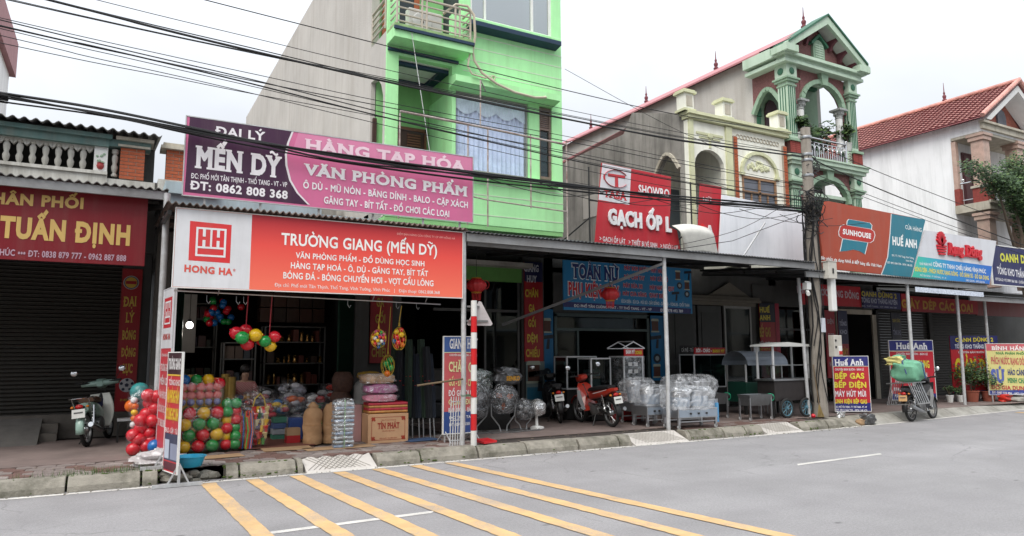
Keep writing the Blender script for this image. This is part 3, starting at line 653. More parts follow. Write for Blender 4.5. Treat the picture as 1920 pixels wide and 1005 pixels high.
# --- tall green house
t = bthing('green_house', 'tall narrow bright green house with balconies and bare grey side wall', 6.7, 13.5)
wl = MB().box(4.6, 14.5, 4.4, 4.78, 32, 12)
wl.ext([(13.5, 4.4), (13.62, 4.4), (13.62, 7.95), (13.5, 7.95)], 4.6, 4.86, 'YZ')
wl.box(4.6, 14.441, 4.4, 4.7, 14.5, 7.95)
wl.box(4.604, 13.62, 4.4, 4.7, 14.44, 4.9)
wl.box(4.6, 13.62, 7.52, 4.7, 14.44, 7.95)
# arched opening of the side loggia
ar = [(13.62, 6.95), (13.75, 7.22), (13.95, 7.40), (14.2, 7.48), (14.44, 7.5)]
for p, q in zip(ar, ar[1:]): wl.ext([p, q, (q[0], 7.52), (p[0], 7.52)], 4.6, 4.7, 'YZ')
wl.box(4.603, 13.5, 7.951, 4.7, 14.5, 8.3)
wl.bld('side_wall', CEMENT, t)
fw_ = MB()
fw_.box(4.605, 13.44, 4.42, 4.86, 13.5, 12).box(4.86, 13.44, 7.80, 6.07, 13.62, 8.18)                  # pillar and lintel
fw_.box(6.07, 13.44, 4.4, 8.88, 13.62, 5.55).box(6.07, 13.44, 7.3, 8.88, 13.62, 9.0).box(6.07, 13.44, 5.55, 6.16, 14.7, 7.3)
fw_.box(7.98, 13.44, 5.55, 8.26, 13.62, 7.3).box(8.60, 13.44, 5.55, 8.88, 13.62, 7.3).box(8.62, 13.44, 9.0, 8.88, 13.62, 12).box(6.3, 13.44, 9.0, 6.5, 13.62, 12).box(6.5, 13.44, 11, 8.62, 13.62, 12)
fw_.box(4.62, 13.44, 4.4, 6.07, 13.6, 4.62)
fw_.bld('front_wall', GREEN, t)
MB().box(8.78, 13.62, 4.4, 8.88, 32, 12).bld('side_wall', CEMENT, t)
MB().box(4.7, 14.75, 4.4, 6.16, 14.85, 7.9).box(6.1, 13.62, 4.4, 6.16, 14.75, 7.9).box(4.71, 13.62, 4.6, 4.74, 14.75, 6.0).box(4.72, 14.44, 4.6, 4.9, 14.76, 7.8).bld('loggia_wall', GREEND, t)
MB().box(4.7, 13.6, 7.78, 6.16, 14.85, 7.9).bld('loggia_ceiling', WHITE, t)
MB().box(4.7, 13.64, 7.70, 6.1, 13.74, 7.775).box(4.7, 14.6, 7.70, 6.1, 14.74, 7.775).box(5.9, 13.74, 7.70, 6.09, 14.6, 7.775).bld('cornice', NAVY, t)
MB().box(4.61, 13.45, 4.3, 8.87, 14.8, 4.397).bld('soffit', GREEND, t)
MB().box(4.6, 13.62, 4.42, 6.07, 14.75, 4.6).bld('loggia_floor', CONC, t)
d = MB().box(4.95, 14.70, 4.6, 5.95, 14.75, 6.65).bld('door', WOODD, t)
for x in (5.0, 5.48):
    for z0, z1 in ((4.7, 5.3), (5.4, 5.9), (6.0, 6.25)): MB().box(x + .06, 14.675, z0, x + .38, 14.7, z1).bld('door_panel', mt('door_panel', (.075, .03, .022), .4, 0, .2), d)
    lv = MB()
    for k in range(5): lv.box(x + .06, 14.68, 6.3 + k * .06, x + .38, 14.70, 6.335 + k * .06)
    lv.bld('louvre', WOODR, d)
MB().box(4.9, 14.66, 4.6, 4.95, 14.76, 6.72).bld('door_frame', WOODR, t)
MB().box(5.95, 14.66, 4.6, 6.0, 14.76, 6.72).bld('door_frame', WOODR, t)
MB().box(4.9, 14.66, 6.65, 6.0, 14.76, 6.72).bld('door_frame', WOODR, t)
MB().box(4.64, 14.36, 4.6, 4.72, 14.43, 6.7).bld('side_door_leaf', WOODD, t)
# curtained window with hood
wn = MB().box(6.16, 13.50, 7.24, 7.98, 13.56, 7.3).box(6.16, 13.50, 5.55, 7.98, 13.56, 5.6).box(6.16, 13.5, 5.6, 6.2, 13.56, 7.24).box(7.94, 13.5, 5.6, 7.98, 13.56, 7.24).bld('window', mt('window_frame', (.30, .30, .29), .5), t)
MB().box(6.2, 13.525, 5.6, 7.94, 13.53, 7.24).bld('pane', glass('curtain_glass', (.95, .97, 1), .05, 1), wn)
cu = MB(); cu.grid(lambda u, v: (6.2 + 1.74 * u, 13.58 + .02 * math.sin(u * 95) + .006 * math.sin(u * 37), 5.6 + 1.6 * v), 200, 1); cu.bld('curtain', CURT, wn, True)
va = MB(); va.grid(lambda u, v: (6.2 + 1.74 * u, 13.545 + .005 * math.sin(u * 140), 7.22 - v * (.26 + .12 * abs(math.sin(u * math.pi * 3.5)))), 160, 2); va.bld('valance', mt('valance', (.78, .84, .88), .9), wn, True)
MB().ext([(13.1, 7.36), (13.1, 7.5), (13.44, 7.56), (13.44, 7.3)], 6.0, 8.62, 'YZ').bld('window_hood', GREEN, t)
MB().ext([(13.3, 5.42), (13.3, 5.5), (13.44, 5.55), (13.44, 5.38)], 6.05, 8.7, 'YZ').bld('window_sill', GREEN, t)
nw = MB().box(8.26, 13.48, 5.6, 8.31, 13.56, 7.28).box(8.55, 13.48, 5.6, 8.60, 13.56, 7.28).box(8.31, 13.48, 7.2, 8.55, 13.56, 7.28).box(8.31, 13.48, 5.6, 8.55, 13.56, 5.66).box(8.31, 13.48, 6.75, 8.55, 13.56, 6.8).bld('window', mt('weathered_wood', (.20, .14, .12), .7, 0, .3, 10), t)
lv = MB()
for k in range(8): lv.box(8.31, 13.5, 6.82 + k * .046, 8.55, 13.53, 6.85 + k * .046)
lv.bld('louvre', mt('weathered_wood', (.2, .14, .12)), nw); MB().box(8.31, 13.53, 5.66, 8.55, 13.535, 6.75).bld('pane', GLASS, nw); MB().box(8.31, 13.58, 5.66, 8.55, 13.6, 7.2).bld('blind', CURT, nw)
for z in (8.60, 8.33, 8.04, 7.77, 5.30, 5.06, 4.62): MB().box(6.07 if z < 6 else 6.32, 13.434, z - .014, 8.885, 13.442, z + .006).bld('groove_line', mt('pale_line', (.62, .70, .56), .7), t)
# upper balcony, glazing, air conditioner
bs = MB().box(4.6, 12.98, 7.98, 6.34, 13.44, 8.2).bld('balcony_slab', GREEN, t)
MB().box(4.58, 12.93, 8.13, 6.36, 12.98, 8.19).box(6.34, 12.98, 8.13, 6.38, 13.44, 8.19).box(4.62, 13.38, 7.86, 6.2, 13.44, 7.92).bld('navy_band', NAVY, bs)
MB().box(4.6, 12.96, 8.2, 6.36, 13.44, 8.26).bld('slab_edge', mt('mossy_green', (.26, .40, .18), .9, 0, .4, 8), bs)
BEIGE = mt('beige_rail', (.46, .41, .34), .6, 0, .15, 8)
rail(t, [(4.66, 13.4), (4.66, 13.02), (6.3, 13.02), (6.3, 13.4)], 8.34, 8.92, BEIGE, 5, [(4.66, 13.02), (5.2, 13.02), (5.3, 13.02), (5.95, 13.02), (6.05, 13.02), (6.3, 13.02)], .02)
rail(t, [(4.6, 13.55), (4.6, 14.4)], 8.45, 9.02, BEIGE, 5, [(4.6, 13.55), (4.6, 14.4)], .02)
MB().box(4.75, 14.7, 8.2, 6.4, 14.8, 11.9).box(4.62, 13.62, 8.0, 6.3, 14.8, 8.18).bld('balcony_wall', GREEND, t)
MB().box(4.9, 14.64, 8.2, 5.0, 14.7, 11).bld('door_frame', mt('orange_wood', (.40, .10, .04), .5), t)
MB().box(5.65, 14.64, 8.2, 5.78, 14.7, 11).bld('door_frame', mt('orange_wood', (.40, .10, .04), .5), t)
MB().box(5.0, 14.66, 8.2, 5.65, 14.69, 11).bld('door_glass', mt('dark_glass', (.02, .03, .035), .1), t)
ac = MB().box(4.98, 13.2, 8.22, 5.72, 13.42, 8.78).bld('air_conditioner', mt('ac_white', (.62, .61, .58), .5), t, bevel=.015)
ag = MB(); ag.lathe([(.20, 0), (.21, .01), (.20, .02)], 20, (5.26, 13.185, 8.5), (0, -1, 0)); ag.m(1).lathe([(.18, .012), (.04, .02)], 20, (5.26, 13.185, 8.5), (0, -1, 0)); ag.bld('fan_grille', [WHITE, BLACK], ac, True)
wg = MB().box(6.5, 13.46, 9.0, 8.62, 13.54, 9.06).box(6.5, 13.46, 9.06, 6.55, 13.54, 11).box(8.56, 13.46, 9.06, 8.62, 13.54, 11).box(8.08, 13.46, 9.06, 8.13, 13.54, 11).box(6.86, 13.46, 9.06, 6.90, 13.54, 11).bld('window', WHITE, t)
for a, b in ((6.55, 6.86), (6.90, 8.08), (8.13, 8.56)): MB().box(a, 13.50, 9.06, b, 13.51, 11).bld('pane', glass('sky_glass', (.25, .42, .42), .42, .6), wg)
MB().box(6.5, 14.9, 9, 8.7, 15, 11.9).bld('room_wall', mt('room_dim', (.10, .12, .12), .9), t)
pf = MB()  # modelled fronds behind the pane stand in for a palm reflected in it
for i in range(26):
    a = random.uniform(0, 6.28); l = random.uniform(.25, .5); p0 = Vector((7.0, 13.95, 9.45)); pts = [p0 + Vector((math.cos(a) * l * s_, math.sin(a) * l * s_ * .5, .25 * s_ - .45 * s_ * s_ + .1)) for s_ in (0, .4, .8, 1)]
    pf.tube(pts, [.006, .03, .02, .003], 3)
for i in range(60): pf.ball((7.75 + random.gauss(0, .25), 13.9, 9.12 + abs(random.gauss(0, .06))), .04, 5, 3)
pf.bld('palm_reflection', mt('leaf_dark', (.03, .07, .025), .6), t)
MB().ext([(13.2, 8.84), (13.2, 8.9), (13.26, 8.94), (13.44, 9.0), (13.44, 8.78)], 6.4, 8.72, 'YZ').bld('window_sill', GREEN, t)
MB().ext([(13.18, 8.74), (13.18, 8.84), (13.44, 8.80), (13.44, 8.70)], 6.4, 8.72, 'YZ').bld('navy_band', NAVY, t)
HOSE = mt('pvc_hose', (.55, .49, .38), .6, 0, .1)
MB().tube([(5.7, 13.1, 8.75), (5.95, 13.0, 8.98), (6.2, 12.95, 8.98), (6.34, 12.93, 8.8), (6.37, 12.93, 8.35), (6.37, 13.05, 8.05), (6.42, 13.06, 7.85), (6.6, 13.06, 7.62), (6.95, 13.05, 7.44), (7.4, 13.05, 7.33), (7.9, 13.05, 7.30), (8.2, 13.06, 7.36), (8.22, 13.44, 7.6)], .028, 8).tube([(6.37, 13.0, 8.2), (6.3, 13.06, 7.95), (6.26, 13.06, 7.7), (6.36, 13.06, 7.55), (6.7, 13.06, 7.52)], .02, 6).bld('drain_hose', HOSE, t, True)
MB().torus((7.05, 13.40, 7.72), .045, .018, 12, 6).bld('pipe_end', HOSE, t, True)
# ground floor of the green house: bedding shop
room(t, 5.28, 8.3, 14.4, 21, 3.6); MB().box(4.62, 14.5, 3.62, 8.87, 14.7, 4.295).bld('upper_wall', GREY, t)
MB().box(4.58, 14.3, SZ, 4.6, 21, 4.3).bld('pier', GREY, t)
MB().box(8.3, 14.35, SZ, 8.9, 14.6, 4.3).bld('pier', GREY, t)
MB().box(5.14, 14.35, SZ, 5.28, 14.6, 4.3).bld('pier', GREY, t)
MB().box(4.6, 14.42, SZ, 5.14, 14.6, 4.3).bld('pier', GREY, t)
MB().box(5.28, 14.36, 3.3, 8.3, 14.5, 3.62).bld('green_lintel', mt('dull_green', (.10, .26, .06), .7), t)
MB().box(5.2, 14.0, 3.62, 8.4, 14.36, 3.72).bld('ledge', CONC, t)
sg = MB().box(5.3, 14.42, .2, 5.36, 14.48, 3.3).box(8.22, 14.42, .2, 8.28, 14.48, 3.3).box(7.35, 14.42, .2, 7.4, 14.48, 3.3).box(6.1, 14.42, 2.6, 8.22, 14.47, 2.66).bld('shop_front', mt('alu_dark', (.10, .10, .10), .4, .5), t)
MB().box(7.4, 14.44, .2, 8.22, 14.45, 3.3).bld('pane', GLASS, sg)

# --- low shop of machine parts, then the cream house, the mint house, the far shops and the white house
t = bthing('machine_parts_shop', 'low dark shopfront below the bright blue signboard', 10.9, 14.4)
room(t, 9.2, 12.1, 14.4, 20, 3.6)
MB().box(8.9, 14.42, SZ, 9.2, 14.6, 4.2).box(12.1, 14.42, SZ, 12.78, 14.6, 4.2).box(8.9, 14.42, 2.62, 12.78, 14.62, 4.2).bld('wall', GREY, t)
MB().box(8.9, 14.6, 3.9, 12.78, 24, 4.2).bld('roof', CONC, t)
sg = MB().box(9.2, 14.36, .2, 9.27, 14.44, 2.6).box(12.03, 14.36, .2, 12.1, 14.44, 2.6).box(9.2, 14.36, 2.54, 12.1, 14.44, 2.62).box(9.85, 14.36, .2, 9.9, 14.42, 2.2).box(9.27, 14.36, 2.2, 12.03, 14.42, 2.26).bld('shop_front', mt('alu_teal', (.09, .12, .12), .4, .4), t)
MB().box(9.27, 14.39, .2, 9.85, 14.40, 2.2).bld('pane', GLASS, sg); MB().box(9.27, 14.39, 2.26, 12.03, 14.40, 2.54).bld('pane', GLASS, sg)

t = bthing('cream_house', 'cream two-storey house with arched openings and stained grey side wall', 14.6, 13.5)
sw = MB()
pts_ = [(13.62, 3.9), (13.62, 7.9), (15.7, 8.55), (16.1, 8.05), (18.9, 7.9), (24, 7.7), (24, 3.9)]
# side wall with an arched opening near the street
sw.ext([(14.75, 3.9), (14.75, 8.28), (15.7, 8.58), (16.1, 8.05), (18.9, 7.95), (24, 7.75), (24, 3.9)], 12.8, 12.95, 'YZ')
sw.ext([(13.6, 3.9), (13.78, 3.9), (13.78, 6.5), (13.78, 7.97), (13.6, 7.87)], 12.8, 12.95, 'YZ')
arc = [(13.78 + .97 * i / 8, 6.45 + .5 * math.sin(math.pi * i / 8)) for i in range(9)]
for p, q in zip(arc, arc[1:]): sw.ext([p, q, (q[0], 7.97 + (q[0] - 13.78) * .32), (p[0], 7.97 + (p[0] - 13.78) * .32)], 12.8, 12.95, 'YZ')
sw.bld('side_wall', CEMD, t)
hd = MB()
for p, q in zip(arc, arc[1:]): hd.bar((12.77, p[0], p[1] + .03), (12.77, q[0], q[1] + .03), .07, .08)
hd.bld('arch_moulding', STONE, t)
MB().quad((12.79, 18.9, 7.99), (12.79, 24, 7.8), (13.4, 24, 8.1), (13.4, 15.9, 8.35), (12.79, 16.0, 8.2)).bld('roof_sheet', ROOFR, t)
MB().box(12.78, 16.9, 5.85, 12.80, 18.2, 6.55).bld('side_vent', CEMENT, t)
fm = MB(); fm.arch(13.02, 14.08, 3.9, 6.55, 7.0, 13.46, 13.597, 12.803, 14.38, 7.72)
fm.box(14.38, 13.46, 6.45, 16.5, 13.6, 7.72).box(14.38, 13.46, 3.9, 14.72, 13.6, 6.45).box(16.06, 13.46, 3.9, 16.5, 13.6, 6.45).box(14.72, 13.46, 3.9, 16.06, 13.6, 5.3)
fm.bld('front_wall', CREAM, t)
MB().box(12.76, 13.34, 7.74, 16.56, 13.62, 7.84).box(12.72, 13.28, 7.84, 16.6, 13.66, 7.92).bld('cornice', CREAMT, t)
for a in (12.6, 13.98, 16.12):
    b = a + .44; pp = MB().box(a + .06, 13.38, 7.92, b - .06, 13.68, 8.4).bld('parapet_post', CREAM, t)
    MB().box(a, 13.32, 8.4, b, 13.74, 8.46).box(a + .03, 13.35, 8.46, b - .03, 13.71, 8.5).box(a + .02, 13.34, 7.92, b - .02, 13.72, 7.98).bld('post_cap', CREAMT, pp)
    MB().box(a + .12, 13.365, 8.05, b - .12, 13.38, 8.33).bld('post_panel', STONE, pp)
MB().box(12.82, 13.40, 3.9, 12.96, 13.46, 7.74).bld('pilaster', CREAMT, t)
MB().box(14.14, 13.40, 3.9, 14.36, 13.46, 7.72).bld('pilaster', CREAMT, t)
for a in (14.40, 16.36):
    MB().box(a, 13.40, 3.9, a + .12, 13.46, 7.5).bld('brick_band', MORTAR, t); bmh = MB().box(0, 0, 0, .11, .05, .085).mesh('brick', BRICKO)
    for k in range(24): o = link('brick', bmh, t); o.location = (a + .005, 13.37, 5.2 + k * .095)
# arch moulding and foliage relief over the window
am = MB(); c0, r0 = 15.39, .70
ap = [(c0 - r0 * math.cos(math.pi * i / 14), 6.52 + .62 * math.sin(math.pi * i / 14)) for i in range(15)]
for p, q in zip(ap, ap[1:]): am.bar((p[0], 13.43, p[1]), (q[0], 13.43, q[1]), .08, .09)
am.box(14.62, 13.38, 6.46, 14.78, 13.46, 6.54).box(16.0, 13.38, 6.46, 16.16, 13.46, 6.54).bld('arch_moulding', CREAMT, t)
rl = MB()
for i in range(70): a = random.uniform(-.42, .42); rl.ball((15.39 + a, 13.45, 6.66 + random.uniform(0, .26) * (1 - abs(a) * 1.4)), random.uniform(.03, .06), 6, 4, 1, .5, 1)
rl.bld('foliage_relief', CREAMT, t, True)
sc_ = MB()
for i in range(13): x = 14.62 + i * .13; sc_.torus((x, 13.45, 7.52), .06, .014, 10, 4)
sc_.bld('scallop_moulding', STONE, t, True)
gl_ = MB(); gl_.lathe([(.10, 0), (.08, .05), (.01, .06)], 10, (13.58, 13.46, 7.36), (0, -1, 0)); gl_.box(13.1, 13.43, 7.38, 13.5, 13.46, 7.44).box(13.66, 13.43, 7.38, 14.05, 13.46, 7.44).box(13.2, 13.43, 7.28, 13.5, 13.46, 7.33).box(13.66, 13.43, 7.28, 13.95, 13.46, 7.33).box(13.55, 13.43, 7.05, 13.61, 13.46, 7.3)
gl_.bld('winged_relief', CREAMT, t, True)
wf = MB().box(14.72, 13.44, 6.38, 16.06, 13.52, 6.45).box(14.72, 13.44, 5.3, 14.78, 13.52, 6.38).box(16.0, 13.44, 5.3, 16.06, 13.52, 6.38).box(15.36, 13.44, 5.3, 15.42, 13.52, 6.38).box(14.78, 13.44, 5.98, 16.0, 13.52, 6.04).box(15.05, 13.45, 5.3, 15.09, 13.52, 5.98).box(15.69, 13.45, 5.3, 15.73, 13.52, 5.98).bld('window', mt('varnished_wood', (.30, .17, .09), .5, 0, .2, 8), t)
for a, b, c, e in ((14.78, 15.36, 6.04, 6.38), (15.42, 16.0, 6.04, 6.38), (14.78, 15.05, 5.3, 5.98), (15.09, 15.36, 5.3, 5.98), (15.42, 15.69, 5.3, 5.98), (15.73, 16.0, 5.3, 5.98)): MB().box(a, 13.48, c, b, 13.485, e).bld('pane', mt('grey_pane', (.14, .15, .18), .12, 0, .3, 2), wf)
MB().box(12.95, 15.2, 3.9, 16.5, 15.3, 7.7).box(12.9, 13.6, 7.6, 16.5, 15.3, 7.7).box(14.2, 13.6, 3.9, 14.3, 15.2, 7.6).bld('loggia_wall', CREAM, t)
MB().box(13.1, 15.14, 4.2, 14.0, 15.2, 6.3).bld('balcony_door', mt('grey_door', (.08, .10, .11), .4), t)
rail(t, [(12.9, 13.55), (14.2, 13.55)], 4.6, 5.4, STEEL, 4, [(13.1 + k * .14, 13.55) for k in range(8)], .012)
room(t, 12.8, 16.0, 14.5, 20, 3.5); MB().box(12.62, 14.47, 3.15, 16.74, 14.62, 4.1).bld('upper_wall', GREY, t)
MB().box(12.6, 14.3, SZ, 12.8, 14.5, 3.6).bld('pier', GREY, t)
MB().box(16.0, 14.42, SZ, 16.95, 14.6, 3.6).bld('pier', GREY, t)
MB().box(15.84, 14.36, SZ, 16.0, 14.5, 3.1).bld('pier', GREY, t)
MB().box(12.6, 14.2, 3.05, 16.1, 14.45, 3.12).box(12.6, 14.26, 3.12, 16.1, 14.45, 3.2).box(12.6, 14.32, 2.95, 16.0, 14.45, 3.05).ext([(14.2, 3.2), (15.9, 3.2), (15.05, 3.62)], 14.38, 14.44).bld('door_cornice', mt('dim_stone', (.15, .135, .11), .8), t)
for k in range(2):
    dl = MB().box(12.85 + k * .95, 14.36, .25, 13.72 + k * .95, 14.42, 2.93).bld('door_leaf', mt('grey_door_leaf', (.05, .052, .05), .5, 0, .15), t)
    for z0, z1 in ((.4, 1.35), (1.5, 2.75)): MB().box(12.97 + k * .95, 14.345, z0, 13.6 + k * .95, 14.36, z1).bld('door_panel', mt('grey_door_panel', (.04, .042, .04), .5), dl)
dg_ = MB().box(14.78, 14.36, .2, 14.84, 14.42, 2.95).box(15.78, 14.36, .2, 15.84, 14.42, 2.95).box(14.84, 14.36, 2.88, 15.78, 14.42, 2.95).bld('glazed_door', mt('alu_grey', (.25, .25, .24), .4, .3), t); MB().box(14.84, 14.385, .2, 15.78, 14.39, 2.88).bld('pane', GLASS, dg_)
# --- mint house with gable, loggia and columns
t = bthing('mint_house', 'narrow mint green and maroon house with gable, columns and steep roof', 18.3, 13.5)
MB().box(16.75, 14.74, 3.9, 16.9, 27, 10.66).bld('side_wall', CEMENT, t)
MB().box(19.75, 14.74, 3.9, 19.9, 27, 10.66).bld('side_wall', CEMENT, t)
rf = MB().add([(16.5, 14.2, 10.62), (16.5, 27, 10.62), (18.2, 27, 11.66), (18.2, 13.2, 11.66), (16.5, 13.2, 10.62), (20.2, 13.2, 10.62), (20.2, 27, 10.62),
               (16.5, 14.2, 10.56), (16.5, 27, 10.56)], [(4, 0, 1, 2, 3), (3, 2, 6, 5), (0, 7, 8, 1)]).bld('roof', ROOFR, t)
for y in (13.9, 17.6, 21.4, 25.2): MB().lathe([(.05, 0), (.09, .04), (.09, .08), (.05, .12), (.075, .2), (.075, .24), (.03, .3), (.045, .36), (.02, .42), (.008, .7)], 8, (18.2, y, 11.62)).bld('finial', mt('finial', (.16, .04, .05), .6), rf, True)
bw_ = MB().box(16.9, 14.74, 6.9, 19.75, 14.9, 10.4).bld('loggia_wall', MINT, t)
for k in range(10): MB().box(16.87, 14.70 - (.01 if k % 2 else 0), 7.4 + k * .29, 17.02 + (.03 if k % 2 else 0), 14.74, 7.66 + k * .29).bld('quoin', MINTD, t)
MB().box(16.9, 13.6, 10.2, 19.75, 14.8, 10.3).box(16.9, 13.5, 6.2, 19.75, 14.8, 6.3).bld('loggia_ceiling', MINTL, t)
MB().box(17.1, 13.75, 10.1, 19.6, 13.85, 10.2).box(17.1, 14.6, 10.1, 19.6, 14.72, 10.2).bld('ceiling_trim', MINTD, t)
dr = MB().box(17.22, 14.68, 7.3, 17.75, 14.74, 9.1).ext([(17.22, 9.1), (17.75, 9.1), (17.72, 9.3), (17.6, 9.42), (17.45, 9.45), (17.3, 9.32)], 14.68, 14.74).bld('door', mt('plum_wood', (.07, .03, .04), .4, 0, .2), t)
for z0, z1 in ((7.5, 8.1), (8.2, 8.6), (8.7, 9.05)): MB().box(17.3, 14.665, z0, 17.46, 14.68, z1).bld('door_panel', mt('plum_panel', (.11, .06, .08), .35), dr); MB().box(17.52, 14.665, z0, 17.68, 14.68, z1).bld('door_panel', mt('plum_panel', (.1, .06, .08)), dr)
aw = [(18.0, 7.3), (19.5, 7.3), (19.5, 8.5)] + [(18.75 + .75 * math.cos(math.pi * i / 10), 8.5 + .72 * math.sin(math.pi * i / 10)) for i in range(1, 10)] + [(18.0, 8.5)]
wn = MB().ext(aw, 14.70, 14.74).bld('window', mt('plum_wood', (.07, .03, .04)), t)
for i in range(4): MB().box(18.08 + i * .36, 14.685, 7.4, 18.36 + i * .36, 14.70, 8.45).bld('pane', mt('dark_pane', (.05, .05, .065), .12), wn)
for i in range(3): MB().box(18.25 + i * .36, 14.685, 8.55, 18.53 + i * .36, 14.70, 8.95).bld('pane', mt('dark_pane', (.05, .05, .065)), wn)
def storey(zb, zt, crown, spring, fr_top):
    fz = MB(); fz.arch(17.38, 19.28, spring - .6, spring, crown, 13.5, 13.66, 17.36, 19.30, fr_top)
    fz.ext([(16.75, spring - .05), (17.36, spring - .05), (17.36, fr_top), (16.75, fr_top)], 13.52, 13.66).ext([(19.3, spring - .05), (19.75, spring - .05), (19.75, fr_top), (19.3, fr_top)], 13.52, 13.66)
    fz.bld('frieze', MAROON, t)
    # side frieze with quarter arch
    sf = MB(); a_ = [(13.66 + 1.08 * i / 8, spring + (crown - spring) * math.sin(math.pi * i / 8) * .8 - .1) for i in range(9)]
    for p, q in zip(a_, a_[1:]): sf.ext([p, q, (q[0], fr_top), (p[0], fr_top)], 16.75, 16.9, 'YZ')
    sf.bld('side_frieze', MAROON, t)
    am = MB(); ap = [(18.33 - .95 * math.cos(math.pi * i / 16), spring + (crown - spring) * math.sin(math.pi * i / 16)) for i in range(17)]
    for p, q in zip(ap, ap[1:]): am.bar((p[0], 13.5, p[1]), (q[0], 13.5, q[1]), .16, .13)
    am2 = MB()
    for p, q in zip(a_, a_[1:]): am2.bar((16.76, p[0], p[1]), (16.76, q[0], q[1]), .14, .12)
    am2.bld('side_arch_moulding', MINT, t)
    am.ext([(18.22, crown - .12), (18.44, crown - .12), (18.5, fr_top), (18.16, fr_top)], 13.36, 13.5)
    am.bld('arch_moulding', MINT, t)
    for xa, xb in ((16.62, 17.06), (19.42, 19.82)):
        pl = MB().box(xa + .05, 13.40, zb, xb - .05, 13.74, zt).bld('pillar', MINTL, t)
        fl_ = MB()
        for k in range(4): x = xa + .09 + k * (xb - xa - .18) / 3; fl_.box(x - .012, 13.385, zb + .12, x + .012, 13.40, zt - .15)
        for k in range(3): y = 13.48 + k * .09; fl_.box(xa + .035, y - .012, zb + .12, xa + .05, y + .012, zt - .15)
        fl_.bld('flute', MINTD, pl)
        MB().box(xa - .02, 13.33, zt, xb + .02, 13.8, zt + .07).box(xa - .06, 13.29, zt + .07, xb + .06, 13.84, zt + .12).box(xa + .02, 13.37, zt - .12, xb - .02, 13.76, zt - .07).bld('capital', MINT, pl)
        MB().box(xa, 13.36, zt + .12, xb, 13.78, fr_top).bld('block', MINTL, pl)
        MB().lathe([(.10, 0), (.10, .015), (.05, .03)], 14, ((xa + xb) / 2, 13.355, (zt + .12 + fr_top) / 2), (0, -1, 0)).lathe([(.10, 0), (.10, .015), (.05, .03)], 14, (xa - .005, 13.57, (zt + .12 + fr_top) / 2), (-1, 0, 0)).bld('roundel', MINTD, pl, True)
storey(7.75, 9.48, 9.76, 8.98, 10.0)
storey(4.0, 6.42, 6.82, 6.10, 7.05)
WCOL = mt('white_column', (.66, .66, .65), .5, 0, .06)
CAPG = mt('silver_capital', (.36, .37, .36), .5, .2, .4, 25, .6, 90)
for x in (17.38, 19.14):
    for z0, z1 in ((7.72, 8.98), (4.2, 5.95)):
        cl = MB().lathe([(.15, 0), (.15, .06), (.115, .1), (.11, .3), (.10, z1 - z0)], 16, (x, 13.56, z0)).bld('column', WCOL, t, True)
        cp_ = MB().lathe([(.10, -.24), (.12, -.22), (.105, -.18), (.13, -.1), (.16, -.02), (.17, 0)], 12, (x, 13.56, z1 + .02)).box(x - .19, 13.37, z1 + .02, x + .19, 13.75, z1 + .08)
        for k in range(10): a = 6.283 * k / 10; cp_.ball((x + .13 * math.cos(a), 13.56 + .13 * math.sin(a), z1 - .07), .035, 6, 4)
        cp_.bld('capital', CAPG, cl)
# balcony
MB().box(16.5, 13.22, 7.10, 19.95, 14.74, 7.22).box(16.56, 13.28, 7.0, 19.9, 14.74, 7.10).box(16.46, 13.18, 7.22, 19.99, 13.6, 7.27).bld('balcony_slab', MINTL, t)
RB = mt('red_brick_pier', (.26, .05, .04), .8, 0, .25, 14, .3, 80)
bm_ = MB().box(0, 0, 0, .205, .02, .05).mesh('brick', RB)
for xa, xb in ((16.6, 17.06), (19.42, 19.82)):
    MB().box(xa + .02, 13.34, 7.27, xb - .02, 13.74, 7.68).bld('pier_core', mt('dark_mortar', (.12, .05, .045), .9), t); MB().box(xa - .03, 13.28, 7.68, xb + .03, 13.8, 7.75).bld('pier_cap', MINT, t)
    for r_ in range(7):
        for k in range(2): o = link('brick', bm_, t); o.location = (xa + k * .215, 13.325, 7.285 + r_ * .056)
    for r_ in range(7): o = link('brick', bm_, t); o.location = (xa + .005, 13.72, 7.285 + r_ * .056); o.rotation_euler = (0, 0, R(-90)); 
for xa in (17.1, 19.2):
    pp = MB().box(xa, 13.38, 7.27, xa + .2, 13.5, 7.72).bld('panel_post', MINTL, t); dz = MB()
    for k in range(5): dz.bar((xa + .02, 13.375, 7.32 + k * .075), (xa + .1, 13.375, 7.37 + k * .075), .02, .008); dz.bar((xa + .18, 13.375, 7.32 + k * .075), (xa + .1, 13.375, 7.37 + k * .075), .02, .008)
    dz.bld('chevron', MAROON, pp)
rl = MB().tube([(17.3, 13.42, 7.92), (19.2, 13.42, 7.92)], .03, 8).tube([(17.3, 13.42, 7.34), (19.2, 13.42, 7.34)], .02, 8).tube([(17.3, 13.42, 7.80), (19.2, 13.42, 7.80)], .014, 6)
for k in range(9):
    x = 17.34 + k * .2; rl.tube([(x + .1 - .1 * math.cos(math.pi * i / 8), 13.42, 7.52 + .2 * math.sin(math.pi * i / 8)) for i in range(9)], .014, 6).tube([(x, 13.42, 7.34), (x, 13.42, 7.80)], .016, 6).tube([(x + .1, 13.42, 7.34), (x + .1, 13.42, 7.55)], .011, 6)
rl.ball((19.2, 13.42, 8.0), .05, 8, 6); rl.tube([(19.2, 13.42, 7.27), (19.2, 13.42, 8.0)], .03, 8).bld('railing', CHROME, t, True)
